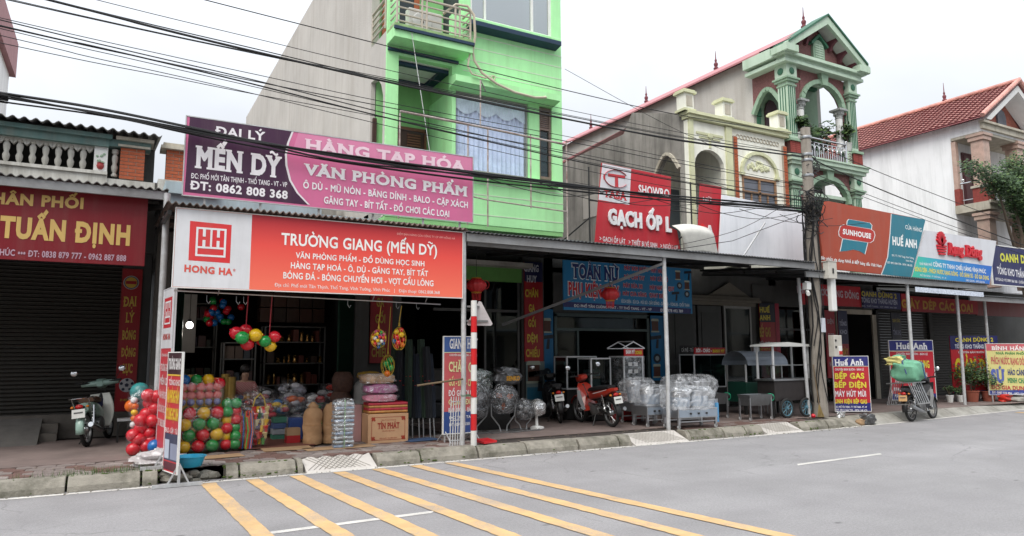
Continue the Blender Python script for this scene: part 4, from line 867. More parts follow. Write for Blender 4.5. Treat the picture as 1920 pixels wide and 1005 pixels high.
# cornice and gable
MB().box(16.44, 13.24, 10.0, 20.0, 13.5, 10.09).box(16.5, 13.28, 10.09, 19.96, 13.6, 10.2).box(16.36, 13.16, 10.2, 20.06, 13.7, 10.29).box(16.44, 13.5, 10.003, 16.75, 14.74, 10.11).box(16.36, 13.7, 10.2, 16.8, 14.74, 10.50).bld('cornice', MINTL, t)
MB().ext([(16.8, 10.29), (19.7, 10.29), (18.2, 11.36)], 13.5, 13.62).bld('gable_wall', MAROON, t)
for sgn, xe in ((-1, 16.3), (1, 20.08)):
    p0 = (xe, 10.22); p1 = (18.2, 11.48); d_ = Vector((p1[0] - p0[0], 0, p1[1] - p0[1])).normalized()
    MB().ext([p0, (p0[0], p0[1] + .24), (p1[0], p1[1] + .19), (p1[0], p1[1] - .06)], 13.06, 13.16).bld('bargeboard', MINTL, t)
    MB().ext([(p0[0] - sgn * .1, p0[1] + .25), (p0[0] - sgn * .1, p0[1] + .31), (p1[0], p1[1] + .26), (p1[0], p1[1] + .2)], 13.02, 13.6).bld('roof_edge', MINTD, t)
    MB().ext([(p0[0] - sgn * .2, p0[1] + .1), (p0[0] - sgn * .2, p0[1] + .15), (p1[0], p1[1] + .05), (p1[0], p1[1])], 13.16, 13.5).bld('gable_soffit', mt('pale_soffit', (.50, .52, .48), .8), t)
    MB().box(min(xe + sgn * .01, xe - sgn * .5), 13.04, 10.24, max(xe + sgn * .01, xe - sgn * .5), 13.6, 10.44).bld('eave_return', MINTL, t)
    for k in range(3):
        u = .25 + k * .23; x = xe + (18.2 - xe) * u; z = p0[1] + (p1[1] - p0[1]) * u - .02
        MB().ext([(13.5, z - .3), (13.5, z + .04), (13.18, z + .04), (13.19, z - .04), (13.27, z - .08), (13.36, z - .16), (13.4, z - .28)], x - .045, x + .045, 'YZ').bld('bracket', mt('maroon_bracket', (.13, .04, .05), .7), t)
gw = MB().box(17.94, 13.42, 10.36, 18.46, 13.5, 10.76).ext([(17.94, 10.76), (18.46, 10.76), (18.42, 10.92), (18.32, 11.02), (18.20, 11.06), (18.08, 11.02), (17.98, 10.92)], 13.42, 13.5).box(17.82, 13.40, 10.28, 18.58, 13.5, 10.36).bld('gable_vent', MINT, t)
vl = MB()
for k in range(7): vl.box(18.02, 13.405, 10.42 + k * .075, 18.38, 13.42, 10.46 + k * .075)
vl.box(18.19, 13.40, 10.40, 18.21, 13.42, 10.96); vl.bld('louvre', MINTL, gw)
MB().ext([(17.82, 10.86), (17.88, 10.86), (18.20, 11.14), (18.52, 10.86), (18.58, 10.86), (18.58, 10.92), (18.20, 11.24), (17.82, 10.92)], 13.36, 13.5).bld('vent_hood', MINTD, gw)

# --- far shopfronts under the right-hand awnings
t = bthing('far_shop_row', 'row of dim shopfronts with shutters below the far signboards', 21, 14.4)
room(t, 17.0, 19.4, 14.6, 19, 3.3); room(t, 19.6, 21.6, 14.6, 20, 3.3)
MB().box(16.85, 14.45, SZ, 17.0, 14.6, 4).box(19.4, 14.45, SZ, 19.6, 14.6, 4).box(21.6, 14.45, SZ, 21.8, 14.6, 4).box(16.85, 14.45, 3.0, 27, 14.6, 3.9).box(24.6, 14.45, SZ, 24.8, 14.6, 3.9).box(16.85, 14.6, 3.9, 30, 22, 4.0).box(24.8, 14.7, SZ, 34, 14.8, 3.9).bld('wall', GREY, t)
MB().box(21.4, 14.40, SZ, 21.6, 14.45, 3.0).bld('door_surround', STONE, t)
MB().box(19.6, 14.40, 2.85, 21.6, 14.45, 3.0).bld('door_surround', STONE, t)
MB().box(19.6, 14.4, SZ, 19.66, 14.45, 2.85).bld('door_surround', STONE, t)
s3 = MB().ext([(14.5, 0), (14.52, .01), (14.525, .07), (14.52, .085), (14.54, .085), (14.54, 0)], 21.8, 24.6, 'YZ').mesh('shutter_slat', SHUT)
for i in range(33): o = link('shutter_slat', s3, t); o.location = (0, 0, .2 + i * .088)
s3 = MB().ext([(14.62, 0), (14.64, .01), (14.645, .07), (14.64, .085), (14.66, .085), (14.66, 0)], 24.8, 29, 'YZ').mesh('shutter_slat', SHUT)
for i in range(33): o = link('shutter_slat', s3, t); o.location = (0, 0, .2 + i * .088)
sg = MB().box(17.0, 14.46, .2, 17.06, 14.52, 3).box(18.2, 14.46, .2, 18.25, 14.52, 3).box(17.06, 14.46, 2.3, 19.4, 14.52, 2.36).bld('shop_front', mt('alu_dark', (.1, .1, .1)), t)
MB().box(17.06, 14.48, .2, 18.2, 14.49, 2.3).bld('pane', GLASS, sg); MB().box(18.25, 14.48, .2, 19.4, 14.49, 2.3).bld('pane', GLASS, sg); MB().box(17.06, 14.48, 2.36, 19.4, 14.49, 3.0).bld('pane', GLASS, sg)

# --- white house with tiled roof
t = bthing('white_house', 'white house with red tiled roof and pink marbled porch columns', 28.5, 13.5)
MB().box(26.9, 14.5, 3.9, 27.1, 34, 10.02).box(27.1, 14.5, 3.9, 32, 14.65, 9.6).box(26.903, 13.4, 9.55, 32, 14.497, 10.0).bld('wall', WALLW, t)
MB().box(26.8, 13.3, 9.62, 32.2, 13.4, 9.82).box(26.75, 13.22, 9.82, 32.2, 13.4, 9.9).box(26.91, 13.41, 9.45, 32, 14.49, 9.547).bld('cornice', STONE, t)
MB().box(26.85, 13.3, 6.68, 32, 14.5, 6.98).box(26.8, 13.24, 6.9, 32, 13.3, 7.0).bld('balcony_slab', STONE, t)
tl = MB(); nr = 17; x0, z0, x1, z1 = 26.55, 9.98, 29.3, 11.78; ln = math.hypot(x1 - x0, z1 - z0)
for r_ in range(nr):
    u0, u1 = r_ / nr, (r_ + 1) / nr
    def fn(u, v, u0=u0, u1=u1):
        uu = u0 + (u1 - u0) * v; y = 13.2 + 20.8 * u; lift = .05 * (1 - v) + .022 * abs(math.sin(u * 20.8 / .24 * math.pi))
        return (x0 + (x1 - x0) * uu, y, z0 + (z1 - z0) * uu + lift)
    tl.grid(fn, 350, 1)
rt = tl.bld('roof_tiles', TILE, t); rt['kind'] = 'stuff'
MB().add([(26.55, 13.2, 9.95), (29.3, 13.2, 11.75), (29.3, 34, 11.75), (26.55, 34, 9.95), (32, 13.2, 9.95), (32, 34, 9.95)], [(0, 1, 2, 3), (1, 4, 5, 2)]).bld('roof', ROOFR, t)
hp = MB()
for k in range(16): u = k / 16; hp.tube([(26.55 + 2.75 * u, 13.15, 9.98 + 1.8 * u + .03), (26.55 + 2.75 * (u + .07), 13.15, 9.98 + 1.8 * (u + .07) + .05)], .085, 8)
for k in range(16): u = k / 16; hp.tube([(32.05 - 2.75 * u, 13.15, 9.98 + 1.8 * u + .03), (32.05 - 2.75 * (u + .07), 13.15, 9.98 + 1.8 * (u + .07) + .05)], .085, 8)
hp.tube([(29.3, 13.1, 11.82), (29.3, 34, 11.82)], .09, 8).bld('ridge_tiles', TILE, t, True)
MB().lathe([(.05, 0), (.09, .04), (.09, .08), (.05, .12), (.075, .2), (.075, .24), (.03, .3), (.045, .36), (.02, .42), (.008, .8)], 8, (29.3, 15.9, 11.85)).bld('finial', mt('finial', (.16, .04, .05)), t, True)
MB().ext([(27.6, 10.0), (31.0, 10.0), (29.3, 11.5)], 13.9, 14.0).bld('gable_wall', mt('brick_gable', (.30, .10, .07), .85, 0, .3, 12), t)
MB().ext([(29.0, 10.05), (29.6, 10.05), (29.6, 10.6), (29.5, 10.8), (29.3, 10.88), (29.1, 10.8), (29.0, 10.6)], 13.84, 13.9).bld('gable_window', mt('grey_pane', (.14, .15, .18)), t)
MB().ext([(26.9, 9.95), (27.2, 9.95), (29.3, 11.38), (31.4, 9.95), (31.7, 9.95), (29.3, 11.62)], 13.2, 13.9).bld('gable_soffit', WHITE, t)
for x in (26.95, 29.3):
    for z0_, z1_ in ((7.6, 9.5), (3.9, 6.6)):
        pc = MB().box(x, 13.42, z0_, x + .42, 13.84, z1_ - .25).bld('column', PINKC, t); MB().box(x - .06, 13.36, z1_ - .25, x + .48, 13.9, z1_ - .1).box(x - .1, 13.32, z1_ - .1, x + .52, 13.94, z1_).bld('capital', PINKC, pc)
    MB().box(x - .04, 13.38, 6.98, x + .46, 13.88, 7.52).bld('pier', RB, t); MB().box(x - .08, 13.34, 7.52, x + .5, 13.92, 7.6).bld('pier_cap', STONE, t)
MB().box(26.89, 14.34, 7.6, 27.06, 14.497, 9.4).bld('pilaster', PINKC, t)
MB().box(26.87, 14.3, 6.985, 27.08, 14.495, 7.6).bld('pier', RB, t)
dr = MB().box(27.5, 14.44, 6.98, 28.5, 14.5, 9.1).bld('door', mt('maroon_door', (.09, .03, .035), .5, 0, .2), t); MB().box(27.56, 14.42, 7.1, 27.97, 14.44, 9.0).bld('door_panel', mt('maroon_panel', (.12, .045, .05), .5), dr); MB().box(28.03, 14.42, 7.1, 28.44, 14.44, 9.0).bld('door_panel', mt('maroon_panel', (.12, .045, .05)), dr)
rl = MB().tube([(26.95, 14.3, 7.78), (26.95, 13.9, 7.78)], .03).tube([(26.95, 14.3, 7.15), (26.95, 13.9, 7.15)], .02)
rl.tube([(27.4, 13.5, 7.78), (29.3, 13.5, 7.78)], .03).tube([(27.4, 13.5, 7.12), (29.3, 13.5, 7.12)], .02)
for k in range(9): x = 27.45 + k * .21; rl.tube([(x, 13.5, 7.12), (x, 13.5, 7.5), (x + .1, 13.5, 7.66), (x + .2, 13.5, 7.5), (x + .2, 13.5, 7.12)], .014, 6)
rl.ball((26.95, 14.2, 7.9), .06, 8, 6); rl.bld('railing', CHROME, t, True)
MB().box(27.2, 13.36, 7.55, 27.5, 13.42, 7.75).bld('meter_box', mt('ochre_box', (.36, .22, .06), .6), t)

# ------------------------------------------------------------------ awnings on posts
AWN = mt('awning_sheet', (.10, .105, .11), .55, .4, .3, 4, dirt='3a2d22', dk=.5)
AWNR = mt('old_awning_sheet', (.19, .15, .13), .8, .1, .35, 6, dirt='2a1c15', dk=.6)
FASC = mt('awning_beam', (.30, .305, .31), .6, .3, .15, 5, dirt='4a3b2e', dk=.4)
def awning(label, x0, x1, y0, y1, z0, z1, m, posts, pitch=.1, amp=.016, fasc=True, zr=None):
    t = thing('awning', label, 'awning', ((x0 + x1) / 2, y1, 0), 0, 'street awnings', True)
    sh = corrug(x0, x1, y0, y1, z0, z1, amp, pitch, m, 'corrugated_sheet', t)
    if fasc: MB().box(x0, y0 + .06, z0 - .16, x1, y0 + .10, z0 - .025).bld('front_beam', FASC, t)
    for y in (y0 + .9, y0 + 1.9, y1 - .1):
        if y < y1: MB().box(x0 + .02, y, z0 + (z1 - z0) * (y - y0) / (y1 - y0) - .09, x1 - .02, y + .05, z0 + (z1 - z0) * (y - y0) / (y1 - y0) - .03).bld('purlin', DARK, t)
    n = max(2, int((x1 - x0) / 2.1))
    for i in range(n + 1):
        x = x0 + .05 + (x1 - x0 - .1) * i / n; MB().bar((x, y0 + .11, z0 - .12), (x, y1, z1 - .12), .05, .06).bld('rafter', DARK, t)
    for px_, py_ in posts:
        MB().tube([(px_, py_, SZ), (px_ + .02, py_, 1.2), (px_ + .01, py_, z0 - .04)], .042, 12).bld('post', GALV, t, True)
    return t
ta = awning('grey corrugated awning over the dark red gold-lettered sign', -6, .66, 12.32, 15.6, 4.26, 4.5, FIBRO, [], .12, .02, False)
MB().box(-6, 12.36, 4.10, .64, 12.42, 4.23).bld('front_beam', FASC, ta); MB().tube([(.66, 12.34, SZ), (.645, 12.34, 2), (.64, 12.34, 4.2)], .05, 12).bld('post', mt('galvanised', (1, 1, 1)), ta, True)
MB().bar((.62, 12.4, 4.0), (.2, 14.8, 4.3), .06).bar((.62, 12.4, 4.15), (.62, 15.4, 4.35), .06).bld('rafter', DARK, ta)
awning('rusty brown corrugated awning just above the white and orange stationery sign', .55, 5.12, 10.66, 14.3, 3.74, 3.98, AWNR, [(5.10, 10.80)], .09, .02, False)
aw2 = awning('long dark corrugated awning reaching from the green house to the utility pole', 5.14, 13.95, 10.66, 14.3, 3.70, 4.0, AWN, [(9.53, 10.82)], .085, .012)
MB().bar((9.5, 10.8, 3.42), (7.7, 14.2, 2.3), .05).bar((9.45, 10.8, 3.5), (5.2, 10.85, 3.52), .05, .06).bld('brace', FASC, aw2)
aw3 = awning('dark corrugated awning below the brick red and teal signboard', 14.0, 21.7, 10.95, 14.4, 3.56, 3.9, AWN, [(18.05, 11.12), (21.0, 11.5)], .1, .014)
ft = MB()
ft.grid(lambda u, v: (18.1 + 3.2 * u, 10.93 + .01 * math.sin(u * 200), 3.33 - .13 * v - .02 * u), 80, 1); ft.bld('striped_fringe', mt('fringe', (.55, .60, .70), .5, 0, .4, 26), aw3)
awning('low grey awning below the white-bordered navy signboard', 21.8, 30, 11.5, 14.4, 3.3, 3.7, AWN, [(23.4, 12.0), (28, 12)], .1, .014)

# ------------------------------------------------------------------ utility pole and cables
POLE = mt('pole_concrete', (.30, .27, .235), .9, 0, .2, 5, .3, 60, streak=1, dirt='4a4036', dk=.5)
pole = thing('utility_pole', 'tall concrete utility pole wrapped in cables with meter boxes', 'utility pole', (14.45, 11.2, SZ), 0, None, True)
MB().lathe([(.175, 0), (.16, .8), (.15, 2.4), (.13, 4.5), (.115, 6.9), (.11, 6.92)], 18, (14.5, 11.2, SZ)).bld('shaft', POLE, pole, True)
for z in (6.85, 6.42, 6.28, 5.9): MB().lathe([(.138, -.03), (.142, 0), (.138, .03)], 16, (14.5, 11.2, z)).bld('steel_band', STEEL, pole, True)
for i in range(14):
    a = random.uniform(0, 6.28); z1 = random.uniform(4.9, 5.4); z0 = random.choice((.5, 1.8, 2.4, 3.2)); r_ = .165; pts = []
    for k in range(9): zz = z1 + (z0 - z1) * k / 8; aa = a + .4 * math.sin(k * 1.3 + i); rr = .15 + (5 - zz) * .012 + .02; pts.append((14.5 + rr * math.cos(aa), 11.2 + rr * math.sin(aa), zz))
    MB().tube(pts, random.choice((.008, .012, .016)), 5).bld('riser_cable', BLACK, pole, True)
cc = MB()
for i in range(30):
    a = random.uniform(0, 6.28); R0 = random.uniform(.1, .3); c = Vector((14.45 + random.gauss(0, .12), 11.05 + random.gauss(0, .06), 5.05 + random.gauss(0, .22)))
    cc.tube([c + Vector((R0 * math.cos(k * .7 + a), .08 * math.sin(k), R0 * .7 * math.sin(k * .7 + a))) for k in range(9)], .011, 5)
for i in range(10):
    c = Vector((14.6 + random.gauss(0, .1), 11.05, 6.2 + random.gauss(0, .12)))
    cc.tube([c + Vector((.14 * math.cos(k * .8 + i), .05, .12 * math.sin(k * .8 + i))) for k in range(7)], .01, 5)
cc.bld('cable_tangle', BLACK, pole, True)
BOX = mt('meter_box', (.52, .50, .45), .55, 0, .1, 5, dirt='6b6252', dk=.3)
mbx = MB().box(14.62, 10.86, 3.38, 14.92, 11.02, 3.78).bld('meter_box', BOX, pole, bevel=.01); MB().box(14.60, 10.85, 3.78, 14.94, 11.04, 3.80).bld('box_lid', BOX, mbx); MB().box(14.75, 10.845, 3.5, 14.79, 10.86, 3.62).bld('meter_dial', BLACK, mbx)
mbx = MB().box(14.72, 10.9, 1.55, 15.0, 11.06, 2.05).bld('meter_box', BOX, pole, bevel=.01); MB().box(14.86, 10.89, 1.6, 14.98, 10.9, 1.8).bld('notice_sticker', WHITE, mbx); MB().box(14.86, 10.886, 1.6, 14.98, 10.889, 1.68).bld('warning_strip', P('c02020'), mbx); MB().box(14.75, 10.885, 1.75, 14.79, 10.9, 1.8).box(14.75, 10.885, 1.9, 14.79, 10.9, 1.95).bld('latch', BLACK, mbx)
MB().box(14.80, 10.95, 2.62, 14.98, 11.07, 3.42).bld('junction_box', WHITE, pole, bevel=.02)
MB().box(14.42, 11.0, 2.12, 14.58, 11.005, 2.45).bld('paper_notice', P('c8ccd4'), pole)
cm_ = MB().tube([(14.3, 11.15, 3.3), (13.95, 11.0, 3.28)], .015).tube([(14.0, 11.0, 3.05), (13.86, 10.86, 2.98)], .045, 10).box(13.95, 10.96, 3.1, 14.1, 11.08, 3.26).bld('camera', WHITE, pole, True)
pt = thing('steel_post', 'thin rusty steel post beside the utility pole', 'post', (14.22, 11.3, SZ), 0, None, True); MB().tube([(14.22, 11.3, SZ), (14.1, 11.3, 3.4)], .04, 10).bld('tube', GALV, pt, True)
WIRES = [('power cable high over the street, topmost of all', .009, [(-6, 11.2, 7.3), (0.33, 11.20, 7.03), (2.86, 11.20, 6.93), (7.36, 11.20, 6.78), (10.51, 11.20, 6.76), (14.5, 11.20, 6.92)]),
('thin cable second from the top, left of the pole', .009, [(-8, 11.25, 6.75), (-1.52, 11.25, 6.42), (1.72, 11.25, 6.33), (3.62, 11.25, 6.32), (7.26, 11.25, 6.28), (10.86, 11.25, 6.29), (14.5, 11.25, 6.46)]),
('thick twisted power cable below the topmost wires', .019, [(-8, 11.2, 6.95), (-1.00, 11.20, 6.51), (0.22, 11.20, 6.42), (1.71, 11.20, 6.34), (4.18, 11.20, 6.25), (7.73, 11.20, 6.19), (10.49, 11.20, 6.2), (14.51, 11.20, 6.36)]),
('thin cable running alongside the thick twisted cable', .009, [(-8, 11.3, 7.0), (-1.00, 11.30, 6.56), (1.72, 11.30, 6.43), (3.95, 11.30, 6.33), (7.80, 11.30, 6.24), (10.58, 11.30, 6.22), (14.5, 11.30, 6.40)]),
('sagging cable crossing the middle of the green house', .009, [(-8, 11.15, 6.6), (-1.53, 11.15, 6.08), (-0.03, 11.15, 5.97), (1.72, 11.15, 5.86), (4.17, 11.15, 5.66), (7.68, 11.15, 5.47), (10.73, 11.15, 5.36), (14.44, 11.15, 5.33)]),
('paired sagging cable just under the other', .012, [(-8, 11.2, 6.5), (-1.53, 11.20, 6.02), (-0.55, 11.20, 5.97), (0.52, 11.20, 5.90), (1.73, 11.20, 5.81), (4.19, 11.20, 5.60), (7.72, 11.20, 5.38), (10.77, 11.20, 5.27), (14.50, 11.20, 5.26)]),
('cable above the sagging pair, meeting the pole below its bands', .008, [(-8, 11.25, 6.45), (-1.54, 11.25, 6.03), (0.52, 11.25, 5.93), (1.74, 11.25, 5.88), (3.94, 11.25, 5.83), (7.76, 11.25, 5.76), (10.84, 11.25, 5.69), (14.5, 11.25, 5.65)]),
('uppermost cable right of the pole', .010, [(14.5, 11.3, 6.95), (15.74, 11.40, 6.72), (18.83, 11.40, 6.26), (23.89, 11.40, 5.64), (30, 11.6, 5.1)]),
('thick cable right of the pole falling past the mint house', .016, [(14.5, 11.3, 6.5), (15.70, 11.40, 6.28), (18.78, 11.40, 5.78), (23.00, 11.40, 5.19), (30, 11.6, 4.4)]),
('thin cable right of the pole, upper of the close pair', .008, [(14.5, 11.3, 6.1), (15.53, 11.30, 5.92), (20.28, 11.30, 5.26), (24.53, 11.30, 4.78), (30, 11.6, 4.2)]),
('thin cable right of the pole, lower of the close pair', .008, [(14.5, 11.4, 6.05), (15.73, 11.45, 5.87), (20.54, 11.45, 5.2), (24.83, 11.45, 4.66), (30, 11.7, 4.1)])]
for i in range(6):
    d_ = (.05, -.07, .11, -.12, .2, -.2)[i]; b_ = WIRES[(1, 4, 6, 5, 3, 6)[i]]
    WIRES.append(('extra thin cable in the fan left of the pole, %s' % ('just over the second', 'just under the sagging one', 'in the upper middle', 'lowest of the sagging group', 'close above the thick cable', 'in the lower middle')[i], .006, [(x, y + .05, z + d_ * (1 if k < len(b_[2]) - 1 else .3) + random.uniform(-.03, .03)) for k, (x, y, z) in enumerate(b_[2])]))
for i, (p_, l_) in enumerate((((9.2, 13.4, 5.6), 'thin drop wire from pole to green house corner'), ((13.0, 13.4, 6.2), 'thin drop wire from pole to cream house'), ((11.2, 12.4, 4.1), 'slack drop wire from pole to torn sign'), ((17.2, 13.2, 6.9), 'short drop wire from pole to mint balcony'), ((8.95, 13.4, 8.3), 'rising drop wire from pole to green house top'))):
    WIRES.append((l_, .006, [(14.45, 11.15, 5.3 + i * .12), ((14.45 + p_[0]) / 2, (11.15 + p_[1]) / 2, (5.3 + i * .12 + p_[2]) / 2 - .25), p_]))
def smooth_pts(pts, k=6):
    out = []; P_ = [Vector(p) for p in pts]
    for i in range(len(P_) - 1):
        a, b, c, d = P_[max(i - 1, 0)], P_[i], P_[i + 1], P_[min(i + 2, len(P_) - 1)]
        for j in range(k):
            s = j / k; out.append(.5 * ((2 * b) + (c - a) * s + (2 * a - 5 * b + 4 * c - d) * s * s + (3 * b - a - 3 * c + d) * s ** 3))
    return out + [P_[-1]]
CAB = mt('cable', (.012, .012, .013), .6, 0, .2)
for l, r_, p in WIRES:
    o = MB().tube(smooth_pts(p), r_, 6).bld('overhead_cable', CAB, None, True); tag(o, l, 'cable', 'overhead cables')
BP = [(-8, 11.1, 5.5), (-1.91, 11.10, 5.09), (-1.46, 11.10, 5.05), (-0.40, 11.10, 5.0), (0.78, 11.10, 4.90), (1.75, 11.10, 4.85), (3.07, 11.10, 4.82), (5.36, 11.10, 4.80), (7.39, 11.10, 4.82), (10.66, 11.10, 4.90), (14.37, 11.10, 5.06)]
bt = thing('cable_bundle', 'thick sagging bundle of black telephone cables in front of the banner', 'cable bundle', (3, 11.1, 4.8), 0, None, True)
for i in range(8):
    ph_ = random.uniform(0, 6.28); am_ = random.uniform(.015, .06); p = [(x, y + .03 * math.cos(i * .8), z + am_ * math.sin(x * random.uniform(.6, 1.2) + ph_) + (i - 4) * .012) for x, y, z in BP]
    MB().tube(smooth_pts(p), random.choice((.012, .016, .02)), 6).bld('cable', CAB, bt, True)
for i in range(7):
    x = 5.5 + i * 1.3; MB().tube(smooth_pts([(x, 11.08, 4.82), (x + .8, 11.06, 4.74 - random.random() * .12), (x + 1.9, 11.05, 4.72 - random.random() * .15), (x + 3.2, 11.1, 4.9)]), .007, 5).bld('loose_strand', CAB, bt, True)
wg = thing('guy_wire', 'thin slanting wire from pole to awning before the blank sign', 'wire', (13, 11, 4), 0, None, True); MB().tube([(14.4, 11.1, 5.0), (12.3, 11.6, 4.2), (10.6, 12.2, 3.9)], .008, 5).bld('wire', CAB, wg)

# ------------------------------------------------------------------ roadside tree at right
LEAF = mt('leaf', (.035, .075, .025), .6, 0, .5, 3); LEAF2 = mt('leaf_light', (.10, .17, .05), .6, 0, .4, 3)
def leaf_cluster(mb, c, r, n, s=.05, flat=.7):
    for i in range(n):
        d = Vector((random.gauss(0, 1), random.gauss(0, 1), random.gauss(0, 1) * flat)); d = d.normalized() * r * random.random() ** .4; p = Vector(c) + d
        u = Vector((random.gauss(0, 1), random.gauss(0, 1), random.gauss(0, .5))).normalized(); v_ = u.orthogonal().normalized(); L_ = s * random.uniform(.7, 1.4)
        mb.m(1 if random.random() < .3 else 0).add([p, p + u * L_ * .5 + v_ * L_ * .28, p + u * L_, p + u * L_ * .5 - v_ * L_ * .28], [(0, 1, 2, 3)])
tr = thing('street_tree', 'leafy tree with spreading branches before the white house at right', 'tree', (26.9, 12.3, SZ), 0, None, True)
BARK = mt('bark', (.10, .075, .055), .9, 0, .3, 12, .5, 60)
tk = MB().tube([(26.9, 12.3, SZ), (26.85, 12.3, 2), (26.6, 12.35, 4.2), (26.7, 12.3, 5.6)], [.14, .12, .1, .07], 10).tube([(26.65, 12.3, 4.0), (25.9, 12.3, 5.6), (25.2, 12.2, 6.9), (24.2, 12.2, 7.4)], [.07, .05, .03, .012], 7).tube([(26.7, 12.3, 5.4), (26.5, 12.4, 6.8), (27.2, 12.4, 8)], [.06, .04, .015], 7).tube([(26.7, 12.3, 5.2), (27.6, 12.3, 6.6), (28.4, 12.3, 7.2)], [.06, .04, .015], 7).bld('trunk', BARK, tr, True)
cr = MB()
for c, r_, n in (((27.6, 12.2, 7.9), .9, 2600), ((28.4, 12.2, 6.6), 1.0, 3000), ((25.2, 12.2, 7.0), .45, 500), ((27.2, 12.3, 7.4), .85, 3200), ((26.5, 12.2, 6.7), .6, 1500), ((27.6, 12.1, 6.0), .8, 2400), ((28.3, 12.1, 5.2), .7, 1200), ((27.2, 12.3, 7.5), .75, 1500), ((27.9, 12.3, 6.7), .8, 1500), ((26.5, 12.3, 7.25), .5, 600), ((25.6, 12.2, 7.15), .5, 900), ((24.9, 12.2, 7.25), .45, 800), ((24.2, 12.2, 7.45), .4, 500), ((23.6, 12.2, 7.55), .3, 220), ((28.0, 12.0, 4.8), .8, 1500), ((27.2, 12.0, 5.4), .6, 1100), ((26.2, 12.3, 7.95), .35, 260), ((27.0, 12.2, 6.5), .5, 600), ((27.6, 12.2, 5.6), .55, 500), ((26.7, 12.1, 4.9), .35, 260), ((28.2, 12.2, 7.9), .6, 700)): leaf_cluster(cr, c, r_, n, .10)
cr.bld('crown', [LEAF, LEAF2], tr)
# ------------------------------------------------------------------ emblem and print helpers
def disc(t, x, z, rings, name='disc', y=-.006):
    for i, (r, c) in enumerate(rings): MB().lathe([(r, 0), (r, .002)], 20, (x, y - i * .003, z), (0, -1, 0)).bld(name, P(c), t)
def emblem(t, x, z, w_, h):
    """two block letters H over a bar, in white line on a red square"""
    mb = MB(); q = lambda a, b, c, d: mb.box(x + a * w_, -.0075, z + b * h, x + c * w_, -.006, z + d * h)
    q(.15, .12, .20, .88); q(.83, .12, .88, .88); q(.20, .83, .83, .88); q(.20, .12, .83, .17); q(.20, .33, .83, .38); q(.49, .38, .54, .83)
    q(.31, .64, .38, .83); q(.31, .38, .38, .55); q(.65, .64, .72, .83); q(.65, .38, .72, .55)
    mb.bld('emblem_lines', P('e6e6e8'), t)
def football(t, x, y, z, r):
    mb = MB().lathe([(r, 0), (r, .006)], 24, (x, y, z), (0, -1, 0)); mb.m(1)
    for k in range(6):
        a0 = 6.283 * k / 5 + .3; cx, cz, rr = (x, z, r * .3) if k == 5 else (x + r * .74 * math.cos(a0), z + r * .74 * math.sin(a0), r * .24)
        mb.ext([(cx + rr * math.cos(6.283 * i / 5 + a0), cz + rr * math.sin(6.283 * i / 5 + a0)) for i in range(5)], y - .010, y - .008)
    mb.bld('football_print', [P('c4c4c8'), P('2a2f48')], t)
def taga_emblem(t, x, z):
    m = P('c8323c'); mb = MB(); n = 20
    for i in range(n):
        a0, a1 = R(-150 + 300 * i / n + 180), R(-150 + 300 * (i + 1) / n + 180)
        mb.bar((x + .33 * math.cos(a0), -.008, z + .20 * math.sin(a0)), (x + .33 * math.cos(a1), -.008, z + .20 * math.sin(a1)), .05, .004)
    mb.box(x - .22, -.009, z + .03, x + .26, -.006, z + .10).box(x - .03, -.009, z - .18, x + .06, -.006, z + .03); mb.bld('emblem', m, t)
def peel(a, b, c, d):
    t = thing('peeled_sheet', 'white back of the sign sheet peeled and curling down', 'sheet', (9.1 + d[0], 12.45, 4.0), 0, None, True); mb = MB()
    def fn(u, v):
        x = (a[0] * (1 - u) + b[0] * u) * (1 - v) + (d[0] * (1 - u) + c[0] * u) * v; z = (a[1] * (1 - u) + b[1] * u) * (1 - v) + (d[1] * (1 - u) + c[1] * u) * v
        return (9.1 + x, 12.46 - .22 * math.sin(min(1, v * 3) * math.pi / 2) * (1 - .5 * v) - .03 * math.sin(u * 5), 4.0 + z + .05 * math.sin(u * 3.1))
    mb.grid(fn, 10, 12); o = mb.bld('sheet', mt('sheet_back', (.72, .71, .66), .6), t, True); sm = o.modifiers.new('thick', 'SOLIDIFY'); sm.thickness = .004
def fan_emblem(t, x, z, rx, rz):
    mb = MB()
    for k in range(9):
        a = R(20 + 140 * k / 8); p = (x + rx * math.cos(a), z + .03 + rz * .92 * math.sin(a)); mb.bar((x, -.03, z - .02), (p[0], -.03, p[1]), .06, .05)
    for k in range(3): mb.box(x - rx * (.95 - .15 * k), -.05, z - .12 - k * .075, x + rx * (.95 - .15 * k), -.003, z - .07 - k * .075)
    mb.box(x - rx, -.05, z - .05, x + rx, -.003, z + .0); mb.bld('fan_emblem', P('c82030'), t)
GRADM = bpy.data.materials.new('teal_to_blue_print'); GRADM.use_nodes = True
_n = GRADM.node_tree.nodes; _l = GRADM.node_tree.links; _t = _n.new('ShaderNodeTexCoord'); _s = _n.new('ShaderNodeSeparateXYZ'); _r = _n.new('ShaderNodeMapRange'); _c = _n.new('ShaderNodeValToRGB')
_r.inputs[2].default_value = 4.2; _l.new(_t.outputs['Object'], _s.inputs[0]); _l.new(_s.outputs[0], _r.inputs[0]); _l.new(_r.outputs[0], _c.inputs[0]); _l.new(_c.outputs[0], _n['Principled BSDF'].inputs[0])
_c.color_ramp.elements[0].color = (*srgb('3fc09a'), 1); _c.color_ramp.elements[1].color = (*srgb('1f5cb8'), 1); _e = _c.color_ramp.elements.new(.45); _e.color = (*srgb('2a86c8'), 1)
REDM = bpy.data.materials.new('red_to_salmon_print'); REDM.use_nodes = True
_n = REDM.node_tree.nodes; _l = REDM.node_tree.links; _t = _n.new('ShaderNodeTexCoord'); _s = _n.new('ShaderNodeSeparateXYZ'); _r = _n.new('ShaderNodeMapRange'); _c = _n.new('ShaderNodeValToRGB')
